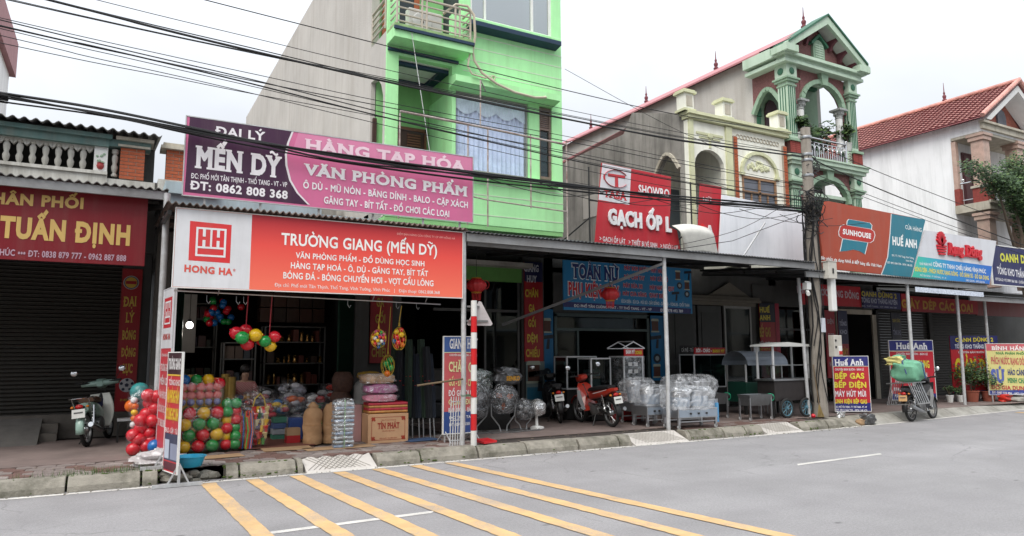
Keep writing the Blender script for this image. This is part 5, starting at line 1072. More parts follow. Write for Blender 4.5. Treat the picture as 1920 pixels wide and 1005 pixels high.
_r.inputs[2].default_value = 1.1; _l.new(_t.outputs['Object'], _s.inputs[0]); _l.new(_s.outputs[2], _r.inputs[0]); _l.new(_r.outputs[0], _c.inputs[0]); _l.new(_c.outputs[0], _n['Principled BSDF'].inputs[0]); _n['Principled BSDF'].inputs['Roughness'].default_value = .45
_c.color_ramp.elements[0].color = (*srgb('ea7159'), 1); _c.color_ramp.elements[1].color = (*srgb('a8202e'), 1); _e = _c.color_ramp.elements.new(.6); _e.color = (*srgb('dc4a42'), 1)
def tool_prints(t, pts, k=1.0):
    """small flat printed pictures of tools and wire reels"""
    for i, (x, z) in enumerate(pts):
        mb = MB(); s = .12 * k; y = -.004
        if i % 3 == 0:
            mb.ext([(x - s * .6, z - s * .8), (x + s * .6, z - s * .8), (x + s * .6, z + s * .6), (x - s * .6, z + s * .6)], y, y + .002); mb.m(1).ext([(x - s * .75, z + s * .6), (x + s * .75, z + s * .6), (x + s * .6, z + s * .95), (x - s * .6, z + s * .95)], y, y + .002); mb.ext([(x - s * .75, z - s), (x + s * .75, z - s), (x + s * .75, z - s * .8), (x - s * .75, z - s * .8)], y, y + .002)
            mb.bld('tool_print', [P('5a3a30'), P('a8b0a0')], t)
        elif i % 3 == 1:
            mb.ext([(x - s, z + s * .2), (x + s, z + s * .4), (x + s, z + s * .9), (x - s, z + s * .7)], y, y + .002).ext([(x - s * .1, z - s), (x + s * .4, z - s), (x + s * .5, z + s * .3), (x + s * .1, z + s * .28)], y, y + .002); mb.bld('tool_print', P('1c2430'), t)
        else:
            mb.lathe([(s * .7, 0), (s * .7, .002)], 12, (x, y, z), (0, -1, 0)); mb.m(1).lathe([(s * .35, .003), (s * .35, .005)], 12, (x, y, z), (0, -1, 0)); mb.bld('tool_print', [P('26303a'), P('9aa4a8')], t)
# ------------------------------------------------------------------ signboards and lettering
t = board('shop_sign', 'large white and orange stationery signboard with red square emblem above the open shop', 'sign', (0.680, 10.740, 2.580), 4.380, 1.100, P('e2553f'), R(0.0), th=.05, frame=WHITE, fw=.012)
panel(t, .005, .005, 1.0, 1.095, P('d9dade')); panel(t, 1.0, .005, 4.375, 1.095, REDM, 'gradient_panel')
panel(t, 0, 0, 0, 0, P('d8363a'), 'emblem_square', -0.0045, [(0.181, 0.932), (0.727, 0.920), (0.725, 0.366), (0.184, 0.377)])
e_ = P('e6e6e8')
emblem(t, 0.184, 0.377, 0.543, 0.542)
text(t, 'HONG HA', 0.138, 0.766, 0.219, 0.090, P('d8584c'), 0.045, False, zr=0.195)
text(t, '®', 0.771, 0.803, 0.252, 0.036, P('d8584c'), 0.010, False, zr=0.251)
text(t, 'TRƯỜNG GIANG (MẾN DỸ)', 1.424, 3.916, 0.690, 0.167, P('f0f0ee'), 0.022, False, zr=0.682)
text(t, 'VĂN PHÒNG PHẨM - ĐỒ DÙNG HỌC SINH', 1.639, 3.695, 0.501, 0.081, P('f0f0ee'), 0.020, False, zr=0.490)
text(t, 'HÀNG TẠP HOÁ - Ô, DÙ - GĂNG TAY, BÍT TẤT', 1.573, 3.760, 0.343, 0.086, P('f0f0ee'), 0.020, False, zr=0.330)
text(t, 'BÓNG ĐÁ - BÓNG CHUYỀN HƠI - VỢT CẦU LÔNG', 1.469, 3.857, 0.187, 0.091, P('f0f0ee'), 0.020, False, zr=0.171)
text(t, 'Địa chỉ: Phố mới Tân Thịnh, Thổ Tang, Vĩnh Tường, Vĩnh Phúc   |   Điện thoại: 0862.808.368', 1.350, 3.970, 0.062, 0.050, P('f0f0ee'), 0.000, False, zr=0.045)
text(t, 'ĐIỂM BÁN HÀNG CỦA CÔNG TY CP VPP HỒNG HÀ', 3.217, 4.241, 0.974, 0.032, P('f0b0a8'), 0.000, False, zr=0.971)
t = board('banner', 'long purple and pink cloth banner with white lettering on the awning', 'sign', (0.790, 11.300, 3.990), 4.730, 1.190, P('d6709b'), R(0.0), th=.012, frame=GALV, fw=.015)
panel(t, 0, 0, 0, 0, P('ece6ea'), 'white_curve', -0.0030, [(0.021, 0.046), (1.846, 0.032), (1.665, 0.204), (1.543, 0.397), (1.478, 0.631), (1.464, 0.802), (1.491, 0.997), (1.559, 1.200), (0.040, 1.193)])
panel(t, 0, 0, 0, 0, P('43203f'), 'purple_panel', -0.0045, [(0.021, 0.046), (1.813, 0.029), (1.632, 0.200), (1.510, 0.393), (1.445, 0.627), (1.431, 0.798), (1.458, 0.992), (1.526, 1.195), (0.040, 1.193)])
panel(t, 0, 0, 0, 0, P('dd86ab'), 'pale_pink_panel', -0.0030, [(1.634, 1.211), (4.707, 1.178), (4.708, 0.847), (2.877, 0.856), (1.545, 0.857)])
text(t, 'ĐẠI LÝ', 0.398, 1.125, 0.964, 0.132, P('f2eef2'), 0.030, False, zr=0.979, y=-0.008)
text(t, 'MẾN DỸ', 0.140, 1.387, 0.443, 0.300, P('f2eef2'), 0.050, True, zr=0.430, y=-0.008)
text(t, 'ĐC: PHỐ MỚI TÂN THỊNH - THỔ TANG - VT - VP', 0.097, 1.481, 0.260, 0.076, P('f2eef2'), 0.015, False, zr=0.278, y=-0.008)
text(t, 'ĐT: 0862 808 368', 0.090, 1.496, 0.098, 0.120, P('f2eef2'), 0.035, False, zr=0.091, y=-0.008)
text(t, 'HÀNG TẠP HÓA', 1.735, 4.590, 0.918, 0.175, P('f4d6e2'), 0.045, True, zr=0.911, y=-0.008)
text(t, 'VĂN PHÒNG PHẨM', 1.731, 4.624, 0.524, 0.161, P('f2eef2'), 0.045, True, zr=0.465, y=-0.008)
text(t, 'Ô DÙ - MŨ NÓN - BĂNG DÍNH - BALO - CẶP XÁCH', 1.729, 4.635, 0.293, 0.104, P('f2eef2'), 0.030, False, zr=0.252, y=-0.008)
text(t, 'GĂNG TAY - BÍT TẤT - ĐỒ CHƠI CÁC LOẠI', 2.066, 4.272, 0.081, 0.105, P('f2eef2'), 0.030, False, zr=0.054, y=-0.008)
for x in (.3, 1.1, 2.0, 2.9, 3.8, 4.5): MB().bar((x, .05, -.32), (x, .04, 1.2), .03).bld('support', GALV, t)
t = board('shop_sign', 'dark red signboard with large gold letters above the roller shutter', 'sign', (-4.200, 12.580, 3.050), 4.580, 1.140, P('7d1420'), R(0.0), th=.06)
text(t, 'NHÀ PHÂN PHỐI', 1.838, 3.702, 0.793, 0.155, P('d8b56a'), 0.045, False, zr=0.841)
text(t, 'TUẤN ĐỊNH', 2.680, 4.357, 0.331, 0.287, P('d8b56a'), 0.050, False, zr=0.326)
text(t, 'VĨNH PHÚC ••• ĐT: 0838 879 777 - 0962 887 888', 2.410, 4.322, 0.054, 0.088, P('b99aa8'), 0.030, False, zr=0.063)
t = board('strip_sign', 'narrow red vertical sign with gold letters and football beside the shutter', 'sign', (0.110, 15.530, 0.600), 0.330, 2.700, P('a81c26'), R(0.0), th=.02, frame=P('8c2a2a'), fw=.012)
text(t, 'ĐẠI', 0.040, 0.262, 1.986, 0.174, P('d9b44a'), 0.035, True, zr=1.998)
text(t, 'LÝ', 0.093, 0.242, 1.681, 0.173, P('d9b44a'), 0.035, True, zr=1.684)
text(t, 'BÓNG', 0.052, 0.281, 1.355, 0.162, P('d9b44a'), 0.035, True, zr=1.357)
text(t, 'ĐỘNG', 0.056, 0.294, 1.032, 0.151, P('d9b44a'), 0.035, True, zr=1.031)
text(t, 'LỰC', 0.095, 0.261, 0.720, 0.161, P('d9b44a'), 0.035, True, zr=0.718)
football(t, 0.179, -.012, 0.488, .13)
disc(t, 0.152, 2.443, [(.135, 'b9b4a8'), (.12, '2a3c7a'), (.105, 'd8b040')], 'emblem'); panel(t, 0.062, 2.413, 0.242, 2.473, P('b02020'), 'emblem_bar', -.02)
text(t, 'ĐT: 0838 879 777', 0.084, 0.307, 0.192, 0.040, P('d9b44a'), 0.020, False, zr=0.184)
t = board('torn_sign', 'torn red showroom signboard with white emblem panel and peeled edge', 'sign', (9.1, 12.5, 4.0), 1, 1, P('c22c38'), 0, poly=[(0.204, 1.864), (2.221, 1.787), (2.179, 1.120), (2.117, 0.568), (2.350, 0.515), (2.461, -0.040), (-0.025, -0.017)])
panel(t, 0, 0, 0, 0, P('dcdce2'), 'colour_panel', -0.0030, [(0.218, 1.855), (1.028, 1.822), (0.951, 0.985), (0.094, 1.014)])
taga_emblem(t, 0.585, 1.544)
text(t, 'TASA', 0.221, 0.881, 1.108, 0.162, P('c8323c'), 0.050, True, zr=1.078)
text(t, 'SHOWRO', 1.225, 2.145, 1.286, 0.191, P('f0eef0'), 0.030, False, zr=1.269)
text(t, 'GẠCH ỐP L', 0.332, 2.152, 0.505, 0.316, P('f0f0f2'), 0.050, False, zr=0.463, depth=0.04, y=-0.05)
text(t, '> GẠCH ỐP LÁT   > THIẾT BỊ VỆ SINH   > NGÓI LỢP', 0.101, 2.362, 0.099, 0.102, P('e8dfe2'), 0.025, False, zr=0.044)
t = board('torn_sign', 'separate narrow red strip of the torn showroom sign left of the blank board', 'sign', (9.1, 12.5, 4.0), 1, 1, P('c22c38'), 0, poly=[(3.149, 1.733), (3.852, 1.724), (3.630, -0.027), (2.966, -0.038)])
text(t, 'NỮ', 3.211, 3.497, 1.299, 0.101, P('e8dfe2'), 0.030, False, zr=1.303)
text(t, 'A', 3.250, 3.492, 0.395, 0.300, P('f0f0f2'), 0.050, False, zr=0.395, depth=0.04, y=-0.05)
disc(t, 3.165, 0.687, [(.06, 'e02028')], 'red_sticker')
peel((2.158, 0.602), (3.247, 0.663), (3.53, -0.014), (2.5, -0.05))
t = board('blank_sign', 'large blank white signboard between torn sign and utility pole', 'sign', (12.9, 12.42, 3.9), 1, 1, mt('blank_white', (.86, .88, .93), .5, 0, .05, 2, streak=1, dirt='b4b8c0', dk=.3), 0, poly=[(-0.024, 1.607), (3.198, 1.465), (3.062, 0.030), (-0.208, 0.080)])
t = board('shop_sign', 'slanted brick red and teal homeware signboard beside the utility pole', 'sign', (14.75, 11.2, 3.62), 1, 1, P('a8472f'), 0, th=.06, poly=[(0.386, 1.733), (4.496, 1.623), (3.648, 0.003), (0.169, 0.043), (0.070, 1.065)])
panel(t, 0, 0, 0, 0, P('d8d8d8'), 'white_edge', -0.0030, [(2.955, 1.642), (4.496, 1.623), (3.648, 0.003), (2.360, 0.006), (2.502, 0.205), (2.676, 0.481), (2.840, 1.096)])
panel(t, 0, 0, 0, 0, P('23788c'), 'teal_panel', -0.0045, [(2.994, 1.645), (4.496, 1.623), (3.648, 0.003), (2.397, 0.008), (2.540, 0.207), (2.714, 0.483), (2.879, 1.099)])
panel(t, 0, 0, 0, 0, P('e8e8e8'), 'emblem_outline', -0.0040, [(1.193, 1.346), (2.063, 1.326), (2.140, 1.266), (2.083, 1.092), (1.063, 1.078), (1.125, 1.296)])
panel(t, 0, 0, 0, 0, P('23788c'), 'emblem_top', -0.0055, [(1.216, 1.340), (2.037, 1.321), (2.109, 1.264), (2.056, 1.100), (1.093, 1.087), (1.152, 1.292)])
panel(t, 0, 0, 0, 0, P('e8e8e8'), 'emblem_outline', -0.0040, [(0.907, 0.829), (1.926, 0.809), (1.773, 0.487), (1.539, 0.561), (1.302, 0.579), (1.035, 0.527), (0.774, 0.496)])
panel(t, 0, 0, 0, 0, P('23788c'), 'emblem_base', -0.0055, [(0.930, 0.817), (1.891, 0.798), (1.747, 0.494), (1.526, 0.564), (1.302, 0.581), (1.051, 0.532), (0.804, 0.502)])
panel(t, 0, 0, 0, 0, P('e8e8e8'), 'emblem_outline', -0.0070, [(0.969, 1.188), (2.069, 1.166), (2.200, 1.114), (2.233, 1.013), (2.147, 0.862), (2.005, 0.797), (0.886, 0.835), (0.774, 0.883), (0.764, 0.991), (0.837, 1.130)])
panel(t, 0, 0, 0, 0, P('b83028'), 'emblem_band', -0.0085, [(0.988, 1.181), (2.046, 1.159), (2.172, 1.110), (2.203, 1.013), (2.120, 0.867), (1.984, 0.804), (0.908, 0.841), (0.800, 0.887), (0.791, 0.992), (0.861, 1.125)])
text(t, 'SUNHOUSE', 0.928, 2.037, 0.951, 0.123, P('f0f0f0'), 0.045, False, zr=0.914, y=-0.0105, ital=0.12)
text(t, 'CỬA HÀNG', 3.535, 4.264, 1.289, 0.108, P('ecf0f0'), 0.010, False, zr=1.261, ital=0.12, y=-0.008)
text(t, 'HUẾ ANH', 2.930, 4.000, 0.826, 0.204, P('ecf0f0'), 0.050, False, zr=0.806, y=-0.008, ital=0.05)
text(t, 'ĐC: TT. Thổ Tang, Vĩnh Tường,', 2.868, 3.831, 0.516, 0.047, P('ecf0f0'), 0.015, False, zr=0.495, y=-0.008)
text(t, 'Vĩnh Phúc', 3.455, 3.781, 0.411, 0.045, P('ecf0f0'), 0.015, False, zr=0.403, y=-0.008)
text(t, 'ĐT: 0913 044 738 - 0974 148 675', 2.658, 3.727, 0.313, 0.050, P('ecf0f0'), 0.020, False, zr=0.287, y=-0.008)
text(t, 'Sản phẩm gia dụng NHÀ & BẾP hàng đầu Việt Nam', 0.062, 2.401, 0.263, 0.075, P('ecf0f0'), 0.020, False, zr=0.192, ital=0.2)
t = board('shop_sign', 'white and blue lamp shop signboard with raised red script and fan emblem', 'sign', (18.45, 11.22, 3.6), 1, 1, P('d4d6dc'), 0, th=.06, poly=[(0.794, 1.356), (4.366, 1.321), (3.779, -0.012), (0.021, 0.029)])
panel(t, 0, 0, 0, 0, GRADM, 'blue_band', -.003, [(0.364, 0.608), (4.002, 0.543), (3.780, -0.008), (0.027, 0.032)])
fan_emblem(t, 1.460, 0.987, .22, .38)
text(t, 'Rạng Đông', 1.747, 3.427, 0.792, 0.272, P('cc2030'), 0.050, True, zr=0.776, depth=0.05, y=-0.06, ital=0.1)
MB().box(1.747, -.05, 0.733, 3.400, -.003, 0.763).bld('underline', P('cc2030'), t)
text(t, 'NHÀ PHÂN PHỐI', 0.405, 0.978, 0.378, 0.070, P('f0f4f4'), 0.020, False, zr=0.376)
text(t, 'CÔNG TY TNHH CHIẾU SÁNG VĨNH PHÚC', 1.026, 3.646, 0.375, 0.113, P('f0f4f4'), 0.030, False, zr=0.310)
text(t, 'BÓNG ĐÈN - PHÍCH NƯỚC RẠNG ĐÔNG - ĐỒ SÀNH SỨ - ĐỒ GIA DỤNG', 0.172, 3.767, 0.200, 0.111, P('e8d860'), 0.035, False, zr=0.130)
text(t, 'PHỐ TÂN THỊNH - TT THỔ TANG - VT - VP', 0.385, 1.598, 0.074, 0.048, P('f0f4f4'), 0.010, False, zr=0.049)
text(t, '0987 525 894 - 0972 550 894', 2.566, 3.528, 0.037, 0.051, P('f0f4f4'), 0.010, False, zr=0.022)
t = board('shop_sign', 'navy signboard with yellow letters and white border, next to the lamp shop sign', 'sign', (23.620, 11.800, 3.720), 2.900, 1.220, P('22275a'), R(0.0), th=.04, frame=WHITE, fw=.03)
text(t, 'OANH DŨNG 2', 0.499, 3.118, 0.753, 0.236, P('d8d84a'), 0.050, False, zr=0.775)
text(t, 'TỔNG KHO THẮNG HUYỀN', 0.264, 2.656, 0.340, 0.209, P('e8e8ee'), 0.030, False, zr=0.254)
text(t, 'ĐT/ZALO: VỢ 0989 366 368 - CHỒNG', 0.128, 1.870, 0.127, 0.080, P('e8e8ee'), 0.020, False, zr=0.085)
t = board('shop_sign', 'bright blue machine parts signboard hanging under the long awning', 'sign', (8.570, 13.000, 2.600), 3.750, 1.100, P('1a74a6'), R(0.0), th=.03)
panel(t, 0, 0, 0, 0, P('23265e'), 'navy_band', -0.0030, [(0.003, 0.177), (3.711, 0.125), (3.691, -0.000), (-0.010, 0.061)])
text(t, 'TOÀN NỮ', 0.208, 1.538, 0.724, 0.293, P('d8e4ec'), 0.085, True, zr=0.700)
text(t, 'TOÀN NỮ', 0.225, 1.520, 0.729, 0.284, P('1d2a66'), 0.045, True, zr=0.704, y=-0.01)
text(t, 'PHỤ KIỆN MÁY', 0.111, 1.533, 0.335, 0.272, P('e0e4e8'), 0.075, False, zr=0.289, y=-0.005)
text(t, 'PHỤ KIỆN MÁY', 0.128, 1.515, 0.340, 0.263, P('c42a36'), 0.040, False, zr=0.294, y=-0.01)
text(t, 'MÁY BƠM NƯỚC', 1.687, 2.392, 0.969, 0.094, P('d8dce4'), 0.070, False, zr=0.962, y=-0.005)
text(t, 'MÁY BƠM NƯỚC', 1.687, 2.392, 0.969, 0.089, P('b83040'), 0.035, False, zr=0.962, y=-0.009)
text(t, 'MÁY CẦM TAY', 1.681, 2.283, 0.761, 0.094, P('d8dce4'), 0.070, False, zr=0.750, y=-0.005)
text(t, 'MÁY CẦM TAY', 1.681, 2.283, 0.761, 0.089, P('b83040'), 0.035, False, zr=0.750, y=-0.009)
text(t, 'MÁY RỬA XE', 1.645, 2.212, 0.563, 0.094, P('d8dce4'), 0.070, False, zr=0.552, y=-0.005)
text(t, 'MÁY RỬA XE', 1.645, 2.212, 0.563, 0.089, P('b83040'), 0.035, False, zr=0.552, y=-0.009)
text(t, 'MÁY CƯA XĂNG', 1.627, 2.321, 0.376, 0.093, P('d8dce4'), 0.070, False, zr=0.361, y=-0.005)
text(t, 'MÁY CƯA XĂNG', 1.627, 2.321, 0.376, 0.088, P('b83040'), 0.035, False, zr=0.361, y=-0.009)
text(t, 'MÁY HÀN', 2.476, 2.874, 0.951, 0.096, P('d8dce4'), 0.070, False, zr=0.946, y=-0.005)
text(t, 'MÁY HÀN', 2.476, 2.874, 0.951, 0.091, P('b83040'), 0.035, False, zr=0.946, y=-0.009)
text(t, 'MÁY CẮT CỎ', 2.456, 2.999, 0.758, 0.096, P('d8dce4'), 0.070, False, zr=0.747, y=-0.005)
text(t, 'MÁY CẮT CỎ', 2.456, 2.999, 0.758, 0.091, P('b83040'), 0.035, False, zr=0.747, y=-0.009)
text(t, 'MÁY NẠP ẮC QUY', 2.429, 3.184, 0.545, 0.096, P('d8dce4'), 0.070, False, zr=0.535, y=-0.005)
text(t, 'MÁY NẠP ẮC QUY', 2.429, 3.184, 0.545, 0.091, P('b83040'), 0.035, False, zr=0.535, y=-0.009)
text(t, 'QUẠT ĐIỆN', 2.410, 2.917, 0.364, 0.095, P('d8dce4'), 0.070, False, zr=0.346, y=-0.005)
text(t, 'QUẠT ĐIỆN', 2.410, 2.917, 0.364, 0.090, P('b83040'), 0.035, False, zr=0.346, y=-0.009)
text(t, 'XÍCH ĐIỆN - SÚI CA - MŨI SÚI - DÂY ĐỒNG - DÂY ĐAI - VÒNG BI - CHỔI THAN', 1.573, 3.650, 0.203, 0.073, P('d4dce4'), 0.020, False, zr=0.164)
text(t, 'ĐC: PHỐ TÂN CƯỜNG PHÁT - TT.THỔ TANG - VT - VP', 0.269, 2.463, 0.068, 0.056, P('e0e4ea'), 0.020, False, zr=0.041, y=-0.008)
text(t, 'ĐT: 0978 492 789', 2.734, 3.439, 0.028, 0.065, P('e0e4ea'), 0.020, False, zr=0.020, y=-0.008)
tool_prints(t, [(3.315, 0.927), (3.644, 0.944), (3.358, 0.671), (3.598, 0.691), (3.226, 0.418), (3.589, 0.473)])
t = board('strip_sign', 'narrow blue strip with tool pictures at the left edge of the machine shop front', 'sign', (8.900, 14.360, 0.400), 0.260, 2.300, P('1a6ea0'), R(0.0), th=.02)
tool_prints(t, [(0.078, 1.915), (0.074, 1.537), (0.065, 0.788)], 1.5)
t = board('strip_sign', 'narrow blue strip with tool pictures at the right edge of the machine shop front', 'sign', (12.150, 14.360, 0.950), 0.470, 1.670, P('1a6ea0'), R(0.0), th=.02)
tool_prints(t, [(0.143, 1.417), (0.164, 1.003), (0.183, 0.564), (0.172, 0.250)], 1.5)
t = board('strip_sign', 'tall red and navy bedding strip sign left of the blue signboard', 'sign', (8.340, 14.300, 1.470), 0.500, 2.330, P('a01c26'), R(0.0), th=.03)
panel(t, 0, 1.86, .5, 2.33, P('20254e'))
text(t, 'GIANG', -0.009, 0.387, 2.096, 0.155, P('c4c8d0'), 0.035, True, zr=2.102)
text(t, 'HUY', 0.058, 0.337, 1.850, 0.145, P('c4c8d0'), 0.035, True, zr=1.852)
text(t, 'CHĂN', 0.015, 0.369, 1.499, 0.169, P('d0b840'), 0.035, False, zr=1.502)
text(t, 'GA', 0.110, 0.278, 1.155, 0.164, P('d0b840'), 0.035, False, zr=1.154)
text(t, 'GỐI', 0.096, 0.298, 0.804, 0.163, P('d0b840'), 0.035, False, zr=0.802)
text(t, 'ĐỆM', 0.059, 0.341, 0.450, 0.172, P('d0b840'), 0.035, False, zr=0.447)
text(t, 'CHIẾU', 0.028, 0.395, 0.113, 0.166, P('d0b840'), 0.035, False, zr=0.102)
t = board('strip_sign', 'picture panel of tools below the red and navy bedding strip', 'sign', (8.36, 14.28, .55), .5, .92, P('6f7f80'), 0, th=.02); tool_prints(t, [(.2, .68), (.32, .5)], 2.2); panel(t, .02, .05, .48, .33, P('1f5f78'))
t = board('strip_sign', 'red bedding strip sign behind the hanging ball nets', 'sign', (4.640, 14.300, 1.470), 0.480, 2.000, P('9c1c24'), R(0.0), th=.03)
text(t, 'GA', 0.127, 0.291, 1.170, 0.169, P('b89a3c'), 0.035, False, zr=1.174)
text(t, 'GỐI', 0.107, 0.321, 0.828, 0.168, P('b89a3c'), 0.035, False, zr=0.831)
text(t, 'ĐỆM', 0.094, 0.343, 0.481, 0.167, P('b89a3c'), 0.035, False, zr=0.482)
text(t, 'CHIẾU', 0.039, 0.404, 0.133, 0.170, P('b89a3c'), 0.035, False, zr=0.131)
t = board('standing_sign', 'pale red and blue standing bedding sign behind the galvanised post', 'sign', (4.94, 11.2, .32), .60, 1.62, P('c0585c'), 0, th=.03, frame=WHITE, fw=.015)
panel(t, 0, 1.36, .6, 1.62, P('3a5a98')); panel(t, 0, 0, .6, .36, P('2f4a88')); panel(t, 0, 1.35, .6, 1.362, P('d8d8b0'), 'divider', -.005)
text(t, 'GIANG HUY', 0.100, 0.637, 1.425, 0.157, P('e6e6e8'), 0.025, True, zr=1.431, y=-0.008)
text(t, 'CHUYÊN BÁN BUÔN - BÁN LẺ', 0.098, 0.622, 1.296, 0.032, P('e6dede'), 0.025, False, zr=1.288, y=-0.008)
text(t, 'CHĂN GA', 0.088, 0.623, 1.038, 0.156, P('dcd8a0'), 0.025, True, zr=1.018, y=-0.008)
text(t, 'GỐI - ĐỆM - CHIẾU', 0.090, 0.623, 0.797, 0.112, P('d8d490'), 0.025, False, zr=0.778, y=-0.008)
text(t, 'ĐỒ GIA DỤNG', 0.085, 0.624, 0.626, 0.091, P('e6dede'), 0.025, False, zr=0.615, y=-0.008)
text(t, 'QUẠT ĐIỆN', 0.086, 0.624, 0.478, 0.085, P('dcd8a0'), 0.025, False, zr=0.474, y=-0.008)
text(t, 'BÁN BUÔN - BÁN LẺ', 0.087, 0.624, 0.350, 0.069, P('e6dede'), 0.025, False, zr=0.349, y=-0.008)
text(t, 'ĐC: THỔ TANG', 0.100, 0.609, 0.239, 0.042, P('e6e6e8'), 0.025, False, zr=0.242, y=-0.008)
text(t, 'ĐT: 0972 550 894', 0.100, 0.609, 0.117, 0.047, P('e6e6e8'), 0.025, False, zr=0.126, y=-0.008)
for x in (.03, .57): MB().bar((x, .02, 0), (x, .02, -.16), .02).bar((x, .02, .05), (x - .02, .3, -.16), .015).bar((x, .02, .05), (x + .04, -.16, -.15), .015).bld('leg', GALV, t)
t = board('standing_sign', 'smaller red and navy standing sign with four big lines, beside the utility pole', 'sign', (15.5, 11.55, .22), .90, 1.33, P('c02838'), R(-25), th=.03, frame=WHITE, fw=.012)
panel(t, 0, 1.09, .90, 1.33, P('272c78')); panel(t, 0, 0, .90, .20, P('272c78')); panel(t, 0, 1.082, .90, 1.094, P('d8d8c0'), 'divider', -.005)
text(t, 'Huế Anh', 0.039, 0.781, 1.110, 0.141, P('ececf0'), 0.040, True, zr=1.116, y=-0.008)
text(t, 'CHUYÊN BÁN BUÔN - BÁN LẺ', 0.039, 0.773, 0.989, 0.047, P('e8d8dc'), 0.040, False, zr=0.985, y=-0.008)
text(t, 'BẾP GAS', 0.027, 0.778, 0.788, 0.127, P('e6d84a'), 0.040, False, zr=0.790, y=-0.008)
text(t, 'BẾP ĐIỆN', 0.000, 0.816, 0.578, 0.127, P('e6d84a'), 0.040, False, zr=0.571, y=-0.008)
text(t, 'MÁY HÚT MÙI', 0.012, 0.795, 0.361, 0.127, P('e8e0e4'), 0.040, False, zr=0.354, y=-0.008)
text(t, 'LINH KIỆN BẾP GAS', -0.009, 0.808, 0.198, 0.093, P('e6d84a'), 0.040, False, zr=0.181, y=-0.008)
text(t, 'ĐC: PHỐ TÂN THỊNH - TT. THỔ TANG - VT - VP', 0.013, 0.794, 0.088, 0.043, P('e4e4ec'), 0.040, False, zr=0.074, y=-0.008)
text(t, 'ĐT: 0913 044 738 - 0974 148 675', 0.007, 0.802, 0.006, 0.053, P('e4e4ec'), 0.040, False, zr=-0.019, y=-0.008)
MB().bar((.2, .02, 0), (.15, .35, -.05), .02).bar((.75, .02, 0), (.8, .35, -.05), .02).bld('rear_leg', GALV, t)
t = board('standing_sign', 'taller red and navy standing sign behind the cargo motorbike', 'sign', (19.240, 12.490, 0.320), 1.290, 1.655, P('c02838'), R(-25), th=.03, frame=WHITE, fw=.015)
panel(t, 0, 1.357, 1.290, 1.655, P('272c78')); panel(t, 0, 0, 1.290, 0.165, P('272c78')); panel(t, 0, 1.349, 1.290, 1.370, P('d8d8c0'), 'divider', -.005)
text(t, 'Huế Anh', 0.199, 1.134, 1.421, 0.167, P('ececf0'), 0.035, True, zr=1.409, y=-0.008)
text(t, 'CHUYÊN BÁN BUÔN - BÁN LẺ', 0.190, 1.121, 1.259, 0.054, P('e8d8dc'), 0.035, False, zr=1.242, y=-0.008)
text(t, 'ĐỒ ĐIỆN GIA DỤNG', 0.129, 1.151, 0.925, 0.193, P('e6d84a'), 0.035, False, zr=0.887, y=-0.008)
text(t, 'NỒI CƠM, ẤM ĐIỆN', 0.124, 1.069, 0.658, 0.101, P('e8e0e4'), 0.035, True, zr=0.641, y=-0.008)
text(t, 'MÁY XAY SINH TỐ', 0.112, 1.047, 0.482, 0.090, P('e8e0e4'), 0.035, True, zr=0.470, y=-0.008)
text(t, 'PHỤ KIỆN BẾP GAS', 0.066, 1.108, 0.238, 0.095, P('e8e0e4'), 0.035, False, zr=0.224, y=-0.008)
text(t, 'ĐT: 0913 044 738', 0.082, 1.094, 0.073, 0.074, P('e4e4ec'), 0.035, False, zr=0.051, y=-0.008)
for x in (.1, 1.190): MB().bar((x, .02, 0), (x, .02, -.15), .025).bar((x, .02, .2), (x, .5, -.15), .02).bld('leg', GALV, t)
t = board('standing_sign', 'navy and red shoe sign behind the potted plants', 'sign', (22.180, 12.440, 0.420), 1.644, 1.716, P('b8202c'), R(-20), th=.03)
panel(t, 0, 1.301, 1.644, 1.716, P('23265e')); panel(t, 0, 0, 1.644, .08, P('23265e'))
text(t, 'OANH DŨNG 2', 0.179, 1.488, 1.536, 0.108, P('d8c838'), 0.040, False, zr=1.545, y=-0.008)
text(t, 'TỔNG KHO THẮNG HUYỀN', 0.149, 1.533, 1.336, 0.113, P('d4d8e4'), 0.040, False, zr=1.332, y=-0.008)
text(t, 'CHUYÊN BÁN BUÔN - BÁN LẺ', 0.244, 1.549, 1.190, 0.051, P('e0d4d8'), 0.040, False, zr=1.193, y=-0.008)
text(t, 'GIÀY DÉP', 0.102, 1.501, 0.504, 0.508, P('d8c030'), 0.040, False, zr=0.465, y=-0.008)
text(t, 'CÁC LOẠI', 0.406, 1.456, 0.255, 0.106, P('e0d4d8'), 0.040, False, zr=0.238, y=-0.008)
for x in (.1, 1.544): MB().bar((x, .02, 0), (x, .02, -0.250), .03).bar((x, .02, .2), (x, .5, -0.250), .025).bld('leg', GALV, t)
t = board('standing_sign', 'cream and pink standing sign with mixed coloured letters at the right edge', 'sign', (22.900, 11.802, 0.380), 1.5, 1.505, P('d8d08a'), R(-20), th=.03, frame=WHITE, fw=.012)
panel(t, 0, 1.300, 1.5, 1.505, P('c8646c')); panel(t, 0, 0, 1.5, 0.126, P('3a4a94'))
text(t, 'BÍNH HẰNG', 0.176, 1.466, 1.325, 0.106, P('eee6e4'), 0.040, True, zr=1.305, y=-0.008)
text(t, 'NHÀ PHÂN PHỐI', 0.318, 1.305, 1.195, 0.066, P('3a8a4a'), 0.030, False, zr=1.176, y=-0.008)
text(t, 'PHÍCH NƯỚC RẠNG ĐÔNG', 0.136, 1.411, 0.910, 0.197, P('c0505c'), 0.020, False, zr=0.864, y=-0.008)
text(t, 'SỨ', 0.088, 0.561, 0.378, 0.351, P('5a68b0'), 0.060, False, zr=0.368, y=-0.008)
text(t, 'HẢO CẢNH', 0.665, 1.300, 0.586, 0.146, P('2c3878'), 0.035, True, zr=0.563, y=-0.008)
